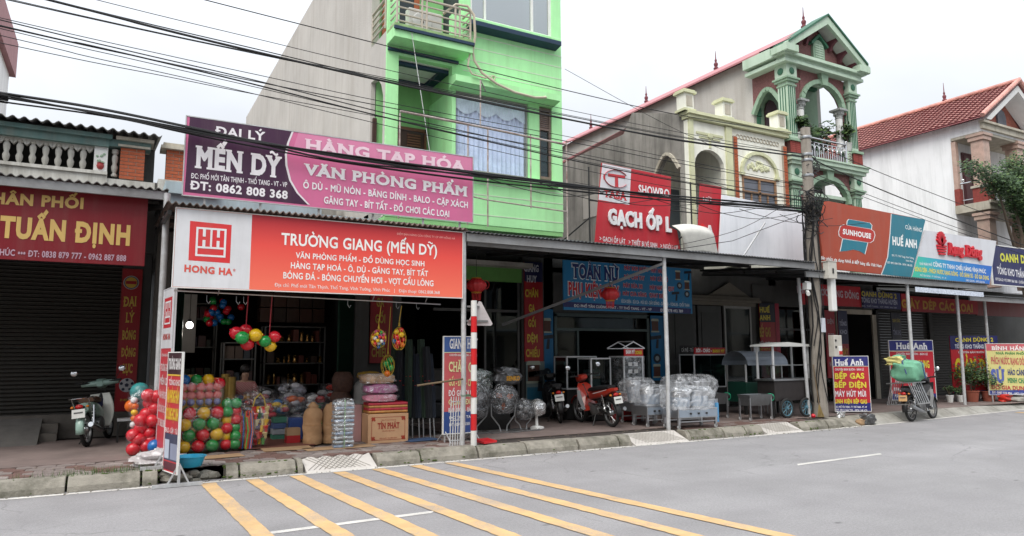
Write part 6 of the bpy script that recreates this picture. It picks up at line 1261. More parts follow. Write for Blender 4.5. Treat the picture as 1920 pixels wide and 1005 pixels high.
text(t, 'MINH CHÂU', 0.641, 1.363, 0.352, 0.131, P('2f8a5c'), 0.030, True, zr=0.324, y=-0.008)
text(t, 'ĐỒ GIA DỤNG', 0.066, 1.318, 0.175, 0.105, P('b8404c'), 0.030, True, zr=0.113, y=-0.008)
text(t, 'ĐT: 0987 525 894 - 0972 550 894', 0.075, 1.330, 0.038, 0.065, P('e4e6f0'), 0.030, False, zr=-0.046, y=-0.008)
for x in (.1, 1.4): MB().bar((x, .02, 0), (x, .02, -0.210), .03).bar((x, .02, .2), (x, .5, -0.210), .025).bld('leg', GALV, t)
t = board('standing_sign', 'red and yellow warehouse sign on a grey T-foot stand at the road edge', 'sign', (.675, 10.60, .16), .515, 1.52, P('c0303a'), R(-76), th=.02, frame=WHITE, fw=.012)
panel(t, 0, 1.24, .515, 1.52, P('3c2028')); panel(t, .02, .14, .495, .48, P('3a3f5a')); panel(t, .02, .02, .495, .12, P('5a2030')); panel(t, .03, .16, .2, .4, P('b8c0d0'), 'bag_print', -.005); panel(t, .25, .16, .5, .36, P('8a90a8'), 'bag_print', -.005); panel(t, 0, 1.22, .515, 1.24, P('d8b040'), 'divider', -.005)
text(t, 'TRƯỜNG GIANG', 0.04, 0.49, 1.31, 0.13, P('e0dcdc'), 0.04, y=-.008)
text(t, 'TỔNG KHO', 0.08, 0.5, 1.1, 0.07, P('e8dcdc'), 0.02, y=-.008)
text(t, 'VĂN PHÒNG PHẨM', 0.03, 0.49, 0.88, 0.15, P('e8c83a'), 0.04, y=-.008)
text(t, 'ĐỒ DÙNG HỌC SINH', 0.03, 0.49, 0.66, 0.14, P('e8c83a'), 0.04, y=-.008)
text(t, 'BALO - CẶP - TÚI', 0.03, 0.49, 0.49, 0.06, P('e8dcdc'), 0.02, y=-.008)
MB().bar((.515, .03, .1), (.515, .03, -.16), .028).bar((0, .03, .2), (0, .03, -.02), .028).bld('upright', GALV, t)
f_ = Matrix.Rotation(R(76), 4, 'Z')
for cx, z0 in ((.515, -.135), (0.0, .03)):
    a = f_ @ Vector((-.3, 0, 0)); b = f_ @ Vector((.28, 0, 0)); c = Vector((cx, .03, z0)); MB().bar(c + a, c + b, .045, .04).bar(c + a * .45, c + Vector((0, 0, .26)), .02).bar(c + b * .45, c + Vector((0, 0, .26)), .02).bld('foot', GALV, t)
t = board('standing_sign', 'tall white and red stationery sign seen edge-on beside the left awning post', 'sign', (.66, 12.1, .3), .80, 2.33, P('c8404a'), R(-83.6), th=.03, frame=P('d8d8dc'), fw=.012)
panel(t, 0, 1.45, .82, 2.33, P('d8d8dc')); panel(t, .1, 1.75, .68, 2.2, P('c8303a'), 'emblem_square', -.0045); emblem(t, .1, 1.75, .58, .45); text(t, 'HONG HA', .12, .68, 1.58, .08, P('c85048'), .04); text(t, 'ĐIỂM BÁN HÀNG HỒNG HÀ', .08, .74, 1.33, .04, P('e8dcdc'), .01)
text(t, 'TRƯỜNG GIANG', .08, .74, 1.12, .1, P('e8dcdc'), .02)
text(t, 'MẾN DỸ', .08, .74, 0.92, .1, P('e8dcdc'), .02)
text(t, 'VĂN PHÒNG PHẨM', .08, .74, 0.72, .1, P('e8dcdc'), .02)
text(t, 'ĐỒ DÙNG HỌC SINH', .08, .74, 0.52, .1, P('e8dcdc'), .02)
text(t, 'ĐT: 0862.808.368', .08, .74, 0.32, .1, P('e8dcdc'), .02)
MB().bar((-.05, .03, -.1), (.85, .03, -.1), .03).bar((.4, -.3, -.11), (.4, .35, -.11), .04).bar((.4, .03, -.1), (.4, .03, .1), .03).bld('foot', GALV, t)
t = board('shop_sign', 'red under-awning sign with white letters just right of the pole', 'sign', (16.900, 13.500, 3.000), 2.680, 0.600, P('b81c2a'), R(0.0), th=.05)
text(t, 'PHÍCH NƯỚC RẠNG ĐÔNG', -0.150, 2.574, 0.323, 0.188, P('c8b4bc'), 0.035, False, zr=0.228)
t = board('shop_sign', 'navy under-awning sign with yellow top line beside the shoe sign', 'sign', (19.620, 13.450, 2.970), 1.840, 0.520, P('23265a'), R(0.0), th=.05)
text(t, 'OANH DŨNG 2', -0.082, 1.643, 0.360, 0.139, P('b8a838'), 0.040, False, zr=0.334)
text(t, 'TỔNG KHO THẮNG HUYỀN', -0.101, 1.647, 0.168, 0.138, P('a8acc0'), 0.030, False, zr=0.140)
text(t, 'ĐC: THỔ TANG - ĐT: 0989 366 368', -0.090, 1.595, 0.035, 0.046, P('a8acc0'), 0.010, False, zr=0.027)
t = board('shop_sign', 'red under-awning sign with large dull gold shoe lettering', 'sign', (21.500, 13.450, 2.920), 4.300, 0.550, P('9c1c26'), R(0.0), th=.05)
text(t, 'GIÀY DÉP CÁC LOẠI', -0.019, 3.968, 0.120, 0.240, P('b88a34'), 0.050, False, zr=0.072)
t = board('shop_sign', 'faded red sign furthest under the right awning', 'sign', (26.000, 13.600, 2.900), 4.000, 0.500, P('7c2a26'), R(0.0), th=.05)
t = board('strip_sign', 'red and navy stove strip sign behind the food carts', 'sign', (16.120, 14.300, 0.900), 0.620, 2.170, P('9c1c26'), R(0.0), th=.03)
panel(t, 0, 1.621, .62, 2.17, P('161a30')); panel(t, .64, .0, .80, 2.17, P('9c1c3a'), 'side_strip', 0)
text(t, 'HUẾ', -0.018, 0.418, 1.904, 0.134, P('c8b83a'), 0.040, True, zr=1.906)
text(t, 'ANH', -0.033, 0.429, 1.677, 0.127, P('c8b83a'), 0.040, True, zr=1.686)
text(t, 'BẾP GAS', -0.038, 0.406, 1.200, 0.253, P('b8963a'), 0.030, False, zr=1.213)
text(t, 'BẾP ĐIỆN', -0.066, 0.433, 0.972, 0.084, P('a8a0a4'), 0.030, False, zr=0.967)
text(t, 'MÁY HÚT MÙI', -0.076, 0.421, 0.810, 0.072, P('b8963a'), 0.030, False, zr=0.803)
text(t, 'LINH KIỆN', -0.088, 0.409, 0.631, 0.072, P('a8a0a4'), 0.030, False, zr=0.622)
t = board('strip_sign', 'red and gold strip sign left of the dark motorbike shop doorway', 'sign', (18.42, 13.9, .9), .44, 2.0, P('9c1c2a'), 0, th=.03)
text(t, 'ĐIỆN', .08, .36, 1.60, .13, P('b09aa0'), .03)
text(t, 'ĐPP', .08, .36, 1.18, .13, P('b09aa0'), .03)
text(t, 'PHÍCH', .08, .36, 0.76, .13, P('b09aa0'), .03)
text(t, 'NƯỚC', .08, .36, 0.34, .13, P('b09aa0'), .03)
t = board('strip_sign', 'navy and red shoe strip sign left of the dark doorway', 'sign', (19.00, 13.9, .9), .44, 2.0, P('9c2430'), 0, th=.03)
panel(t, 0, 1.0, .44, 2.0, P('20254a')); text(t, 'TỔNG', .06, .38, 1.55, .12, P('a8acc0'), .03); text(t, 'KHO', .06, .38, 1.3, .12, P('a8acc0'), .03); text(t, 'GIÀY', .05, .39, .66, .2, P('c09a38'), .03); text(t, 'DÉP', .05, .39, .32, .2, P('c09a38'), .03)
t = board('strip_sign', 'navy strip sign right of the dark motorbike shop doorway', 'sign', (21.62, 13.9, 1.3), .5, 1.6, P('161a2c'), 0, th=.03); text(t, 'OANH DŨNG', .05, .45, 1.3, .1, P('a8983a'), .03); text(t, 'TỔNG KHO', .05, .45, .9, .14, P('8488a0'), .03); text(t, 'THẮNG HUYỀN', .04, .46, .5, .14, P('8488a0'), .03)
t = board('small_sign', 'small black coffee and tea sign in the dim doorway', 'sign', (12.72, 13.9, 1.62), .62, .22, P('0c0c0c'), 0, th=.02); text(t, 'CÀ PHÊ - TRÀ SỮA', .03, .59, .06, .09, P('b8b8b8'), .02)
# ------------------------------------------------------------------ motorbikes (local: rear wheel on the origin, nose towards +x)
def arc_band(mb, c, r, a0, a1, w_, n=10, lip=.03):
    """mudguard: curved band about the y axis with turned-down lips"""
    def fn(u, v):
        a = a0 + (a1 - a0) * u; s = (v - .5) * 2; rr = r - lip * abs(s) ** 3; return (c[0] + rr * math.cos(a), c[1] + s * w_ / 2, c[2] + rr * math.sin(a))
    mb.grid(fn, n, 6)
def wheel(t, x, rim_m):
    w_ = MB().torus((x, 0, .285), .252, .033, 28, 8).bld('tyre', RUBBER, t, True)
    MB().torus((x, 0, .285), .218, .014, 28, 6, sx=1.6).bld('rim', rim_m, w_, True)
    h = MB().lathe([(.045, -.05), (.06, -.03), (.06, .03), (.045, .05)], 12, (x, 0, .285), (0, 1, 0))
    for k in range(14): a = 6.283 * k / 14; s = .03 if k % 2 else -.03; h.tube([(x + .05 * math.cos(a + .3), s, .285 + .05 * math.sin(a + .3)), (x + .215 * math.cos(a), 0, .285 + .215 * math.sin(a))], .003, 4)
    h.bld('hub_and_spokes', STEEL, w_, True)
def loft(mb, secs, n=14):
    """closed tube through cross-sections (x, z, half width, half height) with rounded-rectangle shape"""
    vs = []; fs = []
    for x, z, a, b in secs:
        for k in range(n):
            t = 6.283 * k / n; c, s = math.cos(t), math.sin(t); vs.append((x, a * (abs(c) ** .6) * (1 if c > 0 else -1), z + b * (abs(s) ** .6) * (1 if s > 0 else -1)))
    for i in range(len(secs) - 1):
        for k in range(n): fs.append((i * n + k, i * n + (k + 1) % n, (i + 1) * n + (k + 1) % n, (i + 1) * n + k))
    fs += [tuple(range(n)), tuple((len(secs) - 1) * n + k for k in range(n))]
    return mb.add(vs, fs)
def motorbike(name, label, loc, rz, body, shield, seat=BLACK, style='wave', lean=R(-6), plate='d8d8d4', cat='motorbike'):
    t = thing(name, label, cat, loc, rz, 'parked motorbikes'); t.matrix_basis = t.matrix_basis @ Matrix.Rotation(lean, 4, 'X')
    RIM = mt('rim_alu', (.30, .30, .30), .35, .8, .2)
    wheel(t, 0, RIM); wheel(t, 1.2, RIM)
    fk = MB()
    for s in (-.075, .075): fk.tube([(1.2, s, .285), (1.08, s, .62), (1.0, s * .8, .86)], [.022, .02, .018], 8)
    fk.bld('front_fork', STEEL if style == 'wave' else DARK, t, True)
    ff = MB(); arc_band(ff, (1.2, 0, .285), .315, R(20), R(165), .12); o = ff.bld('front_fender', body, t, True); o.modifiers.new('thick', 'SOLIDIFY').thickness = .006
    rf = MB(); arc_band(rf, (0, 0, .285), .33, R(20), R(190), .13); o = rf.bld('rear_fender', BLACK if style == 'wave' else body, t, True); o.modifiers.new('thick', 'SOLIDIFY').thickness = .006
    # frame spine and engine
    MB().tube([(.98, 0, .82), (.82, 0, .58), (.55, 0, .52), (.25, 0, .6)], .035, 8).tube([(.25, 0, .58), (-.15, 0, .66)], .03, 8).bar((.42, .09, .36), (0, .09, .285), .03, .05).bar((.42, -.09, .36), (0, -.09, .285), .03, .05).bld('frame', DARK, t, True)
    en = MB().lathe([(.07, -.13), (.115, -.11), (.12, -.03), (.11, .05), (.115, .11), (.08, .13)], 16, (.50, 0, .33), (0, 1, 0)).lathe([(.075, -.12), (.085, -.1), (.085, .1), (.075, .12)], 14, (.36, 0, .33), (0, 1, 0))
    en.lathe([(.058, 0), (.062, .02), (.058, .03), (.064, .05), (.058, .06), (.064, .08), (.058, .09), (.05, .2)], 12, (.58, 0, .36), (.95, 0, .25)); en.bld('engine', mt('engine_alu', (.20, .20, .20), .45, .7, .3, 9), t, True)
    MB().tube([(.75, -.05, .33), (.72, -.1, .22), (.45, -.14, .2), (.15, -.15, .26), (-.12, -.155, .33), (-.28, -.155, .37)], [.016, .016, .02, .042, .046, .04], 10).bld('exhaust', CHROME if style != 'wave' else STEEL, t, True)
    sh = MB()
    for s in (-.11, .11):
        sh.tube([(.02, s, .32), (.1, s, .66)], .014, 8)
        sh.tube([(.03 + .07 * k / 20 + .0, s + .026 * math.cos(k * 1.57), .38 + .22 * k / 20 + .026 * math.sin(k * 1.57)) for k in range(21)], .006, 4)
    sh.bld('shock_absorber', CHROME, t, True)
    # bodywork
    if style == 'wave':
        b = loft(MB(), [(.70, .60, .05, .07), (.55, .62, .10, .08), (.3, .66, .12, .09), (.05, .70, .12, .08), (-.15, .745, .09, .05), (-.27, .775, .05, .03)]); b.bld('side_body', body, t, True)
        MB().add([(.93, .17, .80), (.93, -.17, .80), (.84, .20, .55), (.84, -.20, .55), (.70, .19, .30), (.70, -.19, .30), (.99, .10, .86), (.99, -.10, .86), (.80, .06, .60), (.80, -.06, .60)], [(0, 2, 8), (0, 8, 9, 1), (1, 9, 3), (2, 4, 5, 3, 9, 8), (6, 0, 1, 7)]).bld('leg_shield', body, t)
        MB().add([(.90, .205, .74), (.84, .235, .55), (.72, .215, .32), (.66, .18, .34), (.74, .19, .54), (.83, .17, .72)], [(0, 1, 4, 5), (1, 2, 3, 4)]).add([(.90, -.205, .74), (.84, -.235, .55), (.72, -.215, .32), (.66, -.18, .34), (.74, -.19, .54), (.83, -.17, .72)], [(5, 4, 1, 0), (4, 3, 2, 1)]).bld('silver_trim', shield, t)
        loft(MB(), [(1.09, .93, .07, .05), (1.04, .95, .12, .075), (.96, .98, .13, .07), (.88, .99, .08, .04)]).bld('headlight_cowl', body, t, True)
        MB().ball((1.075, 0, .935), .07, 12, 8, .6, 1.2, .75).bld('headlight', mt('lamp_glass', (.6, .62, .62), .08, 0, .1), t, True)
    else:
        loft(MB(), [(.80, .52, .04, .06), (.62, .50, .11, .10), (.42, .56, .12, .12), (.2, .62, .12, .10), (-.06, .64, .08, .07)]).bld('side_body', body, t, True)
        ls = MB(); ls.grid(lambda u, v: (1.0 - .04 * math.cos((v - .5) * 3) * 1.0 - .26 * (u ** 1.4) - .10 * abs(v - .5) * 2, (v - .5) * (.30 + .16 * math.sin(u * 2.6)), .82 - .56 * u), 10, 10)
        o = ls.bld('leg_shield', shield, t, True); o.modifiers.new('thick', 'SOLIDIFY').thickness = .008
        loft(MB(), [(1.10, .98, .05, .05), (1.06, .99, .085, .085), (.98, 1.0, .085, .08), (.90, .99, .05, .045)]).bld('headlight_cowl', body, t, True)
        MB().tube([(.95, -.3, 1.0), (.97, 0, 1.0), (.95, .3, 1.0)], [.035, .06, .035], 10).bld('handlebar_cover', body, t, True)
        MB().ball((1.10, 0, .985), .075, 12, 8, .5, 1, 1).bld('headlight', mt('lamp_glass', (.6, .62, .62)), t, True)
        rk = MB()
        for s in (-.12, .12): rk.tube([(.18, s, .72), (.05, s, .8), (-.3, s, .8), (-.34, s * .6, .8)], .011, 6)
        for k in range(4): rk.tube([(.02 - k * .1, -.12, .8), (.02 - k * .1, .12, .8)], .008, 6)
        rk.tube([(-.34, -.075, .8), (-.34, .075, .8)], .011, 6); rk.tube([(-.2, -.12, .8), (-.06, -.12, .6)], .009, 6); rk.tube([(-.2, .12, .8), (-.06, .12, .6)], .009, 6); rk.bld('rear_rack', CHROME, t, True)
    loft(MB(), [(.66, .72, .09, .035), (.55, .745, .13, .045), (.3, .775, .14, .05), (.05, .80, .135, .045), (-.12, .815, .10, .03)] if style == 'wave' else [(.55, .70, .10, .03), (.45, .73, .14, .05), (.25, .75, .15, .05), (.12, .75, .12, .035)]).bld('seat', seat, t, True)
    MB().tube([(.86, -.34, 1.03), (.92, -.2, 1.02), (.96, 0, 1.0), (.92, .2, 1.02), (.86, .34, 1.03)], .013, 8).bld('handlebar', DARK, t, True)
    for s in (-1, 1):
        MB().tube([(.87, s * .24, 1.025), (.855, s * .36, 1.03)], .019, 8).bld('grip', RUBBER, t, True)
        m = MB().tube([(.9, s * .25, 1.03), (.9, s * .3, 1.12), (.88, s * .36, 1.2)], .006, 6).bld('mirror_stem', DARK, t, True)
        MB().lathe([(.001, .012), (.045, .008), (.055, 0), (.05, -.006)], 12, (.87, s * .38, 1.22), (-1, 0, .1)).bld('mirror', CHROME if s > 0 else mt('mirror_bright', (.7, .72, .75), .08, .8, .05), m, True)
        MB().ball((-.22, s * .11, .66), .028, 8, 6, 1.2, 1, .8).bld('turn_signal', mt('amber_lens', (.6, .2, .03), .2), t, True)
    MB().ball((-.25, 0, .665), .05, 10, 6, .8, 1.2, .8).bld('tail_light', mt('red_lens', (.45, .02, .02), .2), t, True)
    pl = MB().cbox((-.315, 0, .56), (.006, .19, .14), 0, 0, R(12)).bld('number_plate', P(plate), t); MB().cbox((-.318, .0, .575), (.006, .13, .022), 0, 0, R(12)).cbox((-.312, .0, .54), (.006, .14, .03), 0, 0, R(12)).bld('plate_digits', mt('plate_ink', (.10, .10, .10), .6, 0, .5, 60), pl)
    MB().bar((-.24, 0, .66), (-.31, 0, .50), .03, .02).bld('plate_bracket', DARK, t)
    MB().tube([(.42, .1, .25), (.36, .24, .0)], .011, 6).tube([(.5, -.1, .22), (.44, -.26, .22)], .01, 6).tube([(.5, .1, .22), (.44, .26, .22)], .01, 6).bld('side_stand', DARK, t, True)
    cb = MB()
    for s in (-1, 1): cb.tube([(.88, s * .22, 1.03), (1.02, s * .16, 1.06), (1.06, s * .06, .92), (1.06, s * .05, .6)], .005, 5)
    cb.bld('control_cable', BLACK, t, True); MB().tube([(.45, .12, .46), (.2, .13, .44), (.04, .1, .3)], .018, 6).bld('chain_case', DARK, t, True)
    if style == 'wave':
        for s in (-1, 1): MB().add([(.42, s * .122, .66), (.2, s * .128, .70), (-.1, s * .118, .765), (-.1, s * .118, .775), (.2, s * .128, .715), (.42, s * .122, .68)], [(0, 1, 4, 5), (1, 2, 3, 4)]).bld('decal_stripe', P('d8d8d8'), t)
    return t
MINTP = mt('mint_enamel', (.30, .44, .38), .3, 0, .06, 3, coat=.4)
cub = motorbike('motor_scooter', 'mint and cream step-through motor scooter parked before the shutter', (-.26, 13.75, SZ), math.atan2(1.19, .31), MINTP, mt('cream_shield', (.62, .62, .56), .35, 0, .06), mt('brown_seat', (.10, .05, .03), .5), 'cub', R(-7))
MB().box(.5, -.09, .6, .72, .09, .75).bld('blue_cloth', mt('blue_cloth', (.02, .03, .14), .9, 0, .4, 9), cub, bevel=.03)
motorbike('motorbike', 'bright red motorbike with silver trim in front of the machine shop', (8.92, 11.8, SZ), R(87), mt('red_enamel', (.38, .03, .016), .28, 0, .06, 3, coat=.5), mt('silver_paint', (.42, .43, .44), .35, .4, .05))
dk = motorbike('motorbike', 'black motorbike parked in shadow behind the red motorbike', (8.45, 13.0, SZ), R(65), mt('black_enamel', (.012, .012, .014), .25, 0, .1), BLACK)
cg = motorbike('motorbike', 'old black cargo motorbike with steel rack standing at the kerb', (16.78, 10.44, .0), R(9), mt('grey_enamel', (.05, .05, .055), .4, 0, .2), mt('dusty_grey', (.2, .2, .2), .5), BLACK, 'wave', R(-4), 'c8a070')
rk = MB()
for s in (-1, 1):
    for k in range(6): rk.tube([(.25 - k * .11, s * .2, .92), (.25 - k * .11, s * .34, .42)], .010, 6)
    rk.tube([(.28, s * .34, .42), (-.38, s * .34, .42), (-.38, s * .2, .92), (.28, s * .2, .92), (.28, s * .34, .42)], .013, 6); rk.tube([(-.38, s * .34, .42), (-.38, s * .1, .42)], .012, 6)
rk.tube([(-.38, -.34, .42), (-.38, .34, .42)], .013, 6).tube([(-.38, -.3, .92), (-.38, .3, .92), (.3, .3, .92), (.3, -.3, .92), (-.38, -.3, .92)], .013, 6).bld('cargo_rack', STEEL, cg, True)
MB().grid(lambda u, v: (1.0 - .16 * u, (v - .5) * .42, .9 - .5 * u), 4, 4).bld('apron', BLACK, cg, True)
def blob(c, s, n=26, k=16, rough=.12, sq=.55, seed=1):
    """lumpy soft sack shape"""
    rnd = random.Random(seed); ph = [(rnd.uniform(0, 6.28), rnd.uniform(1, 4), rnd.uniform(1, 4)) for _ in range(7)]; mb = MB(); vs = []; fs = []
    for i in range(k + 1):
        th = math.pi * i / k
        for j in range(n):
            a = 6.283 * j / n; x, y, z = math.sin(th) * math.cos(a), math.sin(th) * math.sin(a), -math.cos(th)
            q = lambda v: math.copysign(abs(v) ** sq, v)
            r = 1 + rough * sum(math.sin(p[0] + p[1] * a * 1.0 * round(p[2]) / max(1, round(p[2])) * round(p[1]) / max(p[1], .1) + p[2] * 3 * z) for p in ph) / 3
            vs.append((c[0] + s[0] * q(x) * r, c[1] + s[1] * q(y) * r, c[2] + s[2] * q(z) * (r if z > -.6 else 1)))
    for i in range(k):
        for j in range(n): fs.append((i * n + j, i * n + (j + 1) % n, (i + 1) * n + (j + 1) % n, (i + 1) * n + j))
    return mb.add(vs, fs)
def sack(name, label, loc, size, m, cat='sack', seed=1, rz=0, rough=.12, sq=.55, group=None):
    t = thing(name, label, cat, loc, rz, group); blob((0, 0, size[2]), size, rough=rough, sq=sq, seed=seed).bld('body', m, t, True); return t
GREENS = mt('green_woven_sack', (.16, .40, .26), .75, 0, .2, 8, .5, 160)
sk = sack('sack', 'big pale green woven sack tied on the cargo motorbike rack', (16.75, 10.43, .935), (.32, .32, .26), GREENS, 'sack', 3, R(9), .10, .6)
blob((.02, .2, .55), (.18, .12, .10), seed=9).bld('sack_neck', GREENS, sk, True)
MB().tube([(-.34, -.1, .2), (-.3, .0, .5), (0, .05, .56), (.3, .1, .4), (.36, .1, .1)], .012, 6).tube([(.05, -.36, .1), (.05, -.3, .48), (.05, .1, .55)], .012, 6).bld('rope', P('2a3a7a'), sk, True)
y_ = sack('plastic_bag', 'small knotted yellow plastic bag on top of the green sack', (16.55, 10.62, 1.33), (.11, .2, .1), mt('yellow_bag', (.62, .56, .22), .5, 0, .15), 'bag', 5, 0, .25)
# ------------------------------------------------------------------ balls, bags and boxes in front of the stationery shop
BALLC = {'r': mt('ball_red', (.55, .012, .025), .22, 0, .05, coat=.3), 'y': mt('ball_yellow', (.68, .42, .012), .22, 0, .05, coat=.3), 'g': mt('ball_green', (.012, .25, .05), .22, 0, .05, coat=.3), 'b': mt('ball_blue', (.01, .13, .40), .22, 0, .05, coat=.3), 'o': mt('ball_orange', (.6, .12, .012), .25, 0, .05), 'p': mt('ball_pink', (.55, .06, .2), .25, 0, .05), 't': mt('ball_teal', (.04, .24, .24), .3, 0, .05), 'w': mt('ball_white', (.6, .6, .6), .3, 0, .05)}
def striped(name, a, b, sc):
    M = bpy.data.materials.new(name); M.use_nodes = True; n = M.node_tree.nodes; L = M.node_tree.links; tc = n.new('ShaderNodeTexCoord'); wv = n.new('ShaderNodeTexWave'); wv.inputs['Scale'].default_value = sc; wv.inputs['Distortion'].default_value = 1.5; wv.bands_direction = 'DIAGONAL'
    cr = n.new('ShaderNodeValToRGB'); cr.color_ramp.interpolation = 'CONSTANT'; cr.color_ramp.elements[0].color = (*a, 1); cr.color_ramp.elements[1].color = (*b, 1); cr.color_ramp.elements[1].position = .78
    L.new(tc.outputs['Object'], wv.inputs[0]); L.new(wv.outputs[0], cr.inputs[0]); L.new(cr.outputs[0], n['Principled BSDF'].inputs[0]); n['Principled BSDF'].inputs['Roughness'].default_value = .25; return M
BALLC['s'] = striped('ball_red_striped', (.55, .02, .03), (.7, .55, .5), 7.0); BALLC['B'] = striped('ball_blue_striped', (.02, .07, .3), (.6, .6, .65), 7.0)
BM = {k: MB().ball((0, 0, 0), 1, 18, 12).mesh('ball', m, True) for k, m in BALLC.items()}
def ball(t, k, p, r):
    o = link('ball', BM[k], t); o.location = p; o.scale = (r, r, r); o.rotation_euler = (random.uniform(0, 6), random.uniform(0, 6), 0); return o
t = thing('ball_bag', 'tall clear bag packed with plain red balls beside the left post', 'ball bag', (.42, 12.25, SZ))
for i, (x, z) in enumerate([(-.06, .1), (.11, .13), (.0, .24), (.15, .32), (.03, .4), (.17, .5), (.09, .6), (.2, .68), (.13, .76), (.22, .86), (-.07, .3), (.02, .52), (.17, .2), (.24, .42), (.1, .88)]): ball(t, 'r', (x, random.uniform(-.1, .05), z), .098)
for i in range(5): ball(t, random.choice('wyo'), (-.07 + random.uniform(-.02, .03), -.02, .45 + i * .09), .05)
blob((.07, -.01, .5), (.24, .22, .52), seed=4, rough=.05, sq=.5).bld('clear_bag', CLEAR, t, True)
t = thing('ball_bag', 'bag with one big teal ball behind the red ball bag', 'ball bag', (.42, 12.6, SZ)); ball(t, 't', (0, 0, .92), .14); ball(t, 'b', (.22, -.5, .13), .1); ball(t, 'o', (-.1, .05, .7), .1); MB().tube([(0, 0, 0), (0, 0, .8)], .12, 10).bld('clear_bag', CLEAR, t, True)
t = thing('ball_bag', 'clear bag of large red, yellow and green balls beside the roadside sign', 'ball bag', (1.25, 12.1, SZ))
pat = ['yrgy', 'ygry', 'gryg', 'yrgr', 'grrg', 'ygrg']; zz = .1
for r_ in range(4):
    for k in range(3):
        for d in range(2): ball(t, pat[(r_ + d) % 6][(k + r_) % 4], (-.22 + k * .2 + (r_ % 2) * .06, -.10 + d * .2, .10 + r_ * .165), .097)
blob((-.0, 0, .36), (.36, .27, .37), seed=6, rough=.03, sq=.45).bld('clear_bag', CLEAR, t, True)
t = thing('ball_bag', 'clear bag of red striped balls stacked on the coloured balls', 'ball bag', (1.22, 12.15, SZ + .72))
for r_ in range(2):
    for k in range(5): ball(t, 's', (-.24 + k * .125, -.1 + random.uniform(-.02, .02), .145 + r_ * .125), .068); ball(t, 's', (-.24 + k * .125, .05, .145 + r_ * .125), .068)
for k in range(5): ball(t, 'B', (-.24 + k * .125, -.1, .04), .055)
blob((.02, -.02, .2), (.35, .2, .19), seed=7, rough=.03, sq=.4).bld('clear_bag', CLEAR, t, True)
t = thing('ball_bag', 'topmost row of blue, green, yellow and red balls on the striped bag', 'ball bag', (1.2, 12.15, SZ + 1.06))
for k, c in enumerate('bgyr'): ball(t, c, (-.2 + k * .17, -.08, .04 - (k == 3) * .06), .085)
MB().ext([(-.25, 0), (.3, .02), (.33, .06), (-.2, .07)], -.02, .16).bld('orange_rope_bundle', P('d8602a'), t)
t = thing('ball_bag', 'narrow clear bag of red, green and yellow balls right of the large ball bag', 'ball bag', (1.68, 12.05, SZ))
for i, c in enumerate('rgygrgyrgrgg'): ball(t, c, (-.05 + (i % 2) * .13, random.uniform(-.06, .04), .1 + (i // 2) * .125), .085)
blob((.02, 0, .42), (.17, .17, .44), seed=8, rough=.04, sq=.5).bld('clear_bag', CLEAR, t, True)
# toy bags
t = thing('toy_bag', 'clear bag of orange and green skipping ropes standing on the pavement', 'toy bag', (1.93, 12.05, SZ))
for i in range(34):
    a = random.uniform(0, 6.28); r_ = .1 * random.random() ** .5; MB().tube([(r_ * math.cos(a), r_ * math.sin(a), .02), (r_ * 1.1 * math.cos(a + .3), r_ * 1.1 * math.sin(a + .3), .3), (r_ * math.cos(a), r_ * math.sin(a), random.uniform(.5, .62))], .011, 5).bld('rope_handle', P(random.choice(('d8401c', 'e07028', '58a83a', 'c83030', '3060b0', 'd8c040'))), t)
blob((0, 0, .35), (.13, .12, .36), seed=11, rough=.05, sq=.6).bld('clear_bag', CLEAR, t, True)
t = thing('toy_bag', 'clear handled bag of pale shuttlecock toys right of the skipping ropes', 'toy bag', (2.13, 12.1, SZ))
for i in range(30): c = random.choice(('d8c890', 'e0d8b0', '3a8a3a', 'c83030', 'd8b030')); p = (random.uniform(-.1, .1), random.uniform(-.08, .08), .06 + (i // 5) * .1); MB().lathe([(.02, 0), (.025, .04), (.045, .1)], 8, p, (random.uniform(-.3, .3), random.uniform(-.3, .3), 1)).bld('shuttlecock', P(c), t, True)
blob((0, 0, .32), (.15, .13, .33), seed=12, rough=.05, sq=.55).bld('clear_bag', CLEAR, t, True); MB().tube([(-.12, 0, .6), (-.08, 0, .78), (0, 0, .86), (.06, 0, .78), (.1, 0, .6)], .012, 6).bld('handle', P('b8a050'), t, True)
# cardboard sheets and matting
for (x, y, w_, d_, a, l) in ((1.5, 11.35, .55, .35, .1, 'flattened cardboard below the coloured ball bag'), (2.5, 11.75, .75, .45, -.05, 'tan cardboard sheet left of the paper sacks'), (3.25, 11.45, 1.1, .35, .04, 'flattened cardboard under the bundle of packets')):
    tag(MB().cbox((x, y, SZ + .013), (w_, d_, .006), a).bld('cardboard_sheet', mt('cardboard', (.34, .22, .125), .85, 0, .15, 6, .2, 80), None), l, 'cardboard')
tag(MB().cbox((2.45, 12.9, SZ + .016), (1.1, 1.9, .008)).bld('floor_mat', mt('red_mat', (.13, .045, .03), .9, 0, .2, 4)), 'dull red floor mat in the shop entrance', 'mat')
tag(MB().cbox((4.75, 11.75, SZ + .014), (.6, .4, .006), .1).bld('floor_sheet', mt('blue_sheet', (.05, .09, .18), .7)), 'blue plastic sheet under the folded parasols', 'sheet')
KRAFT = mt('kraft_paper', (.40, .235, .12), .8, 0, .14, 5, .5, 30)
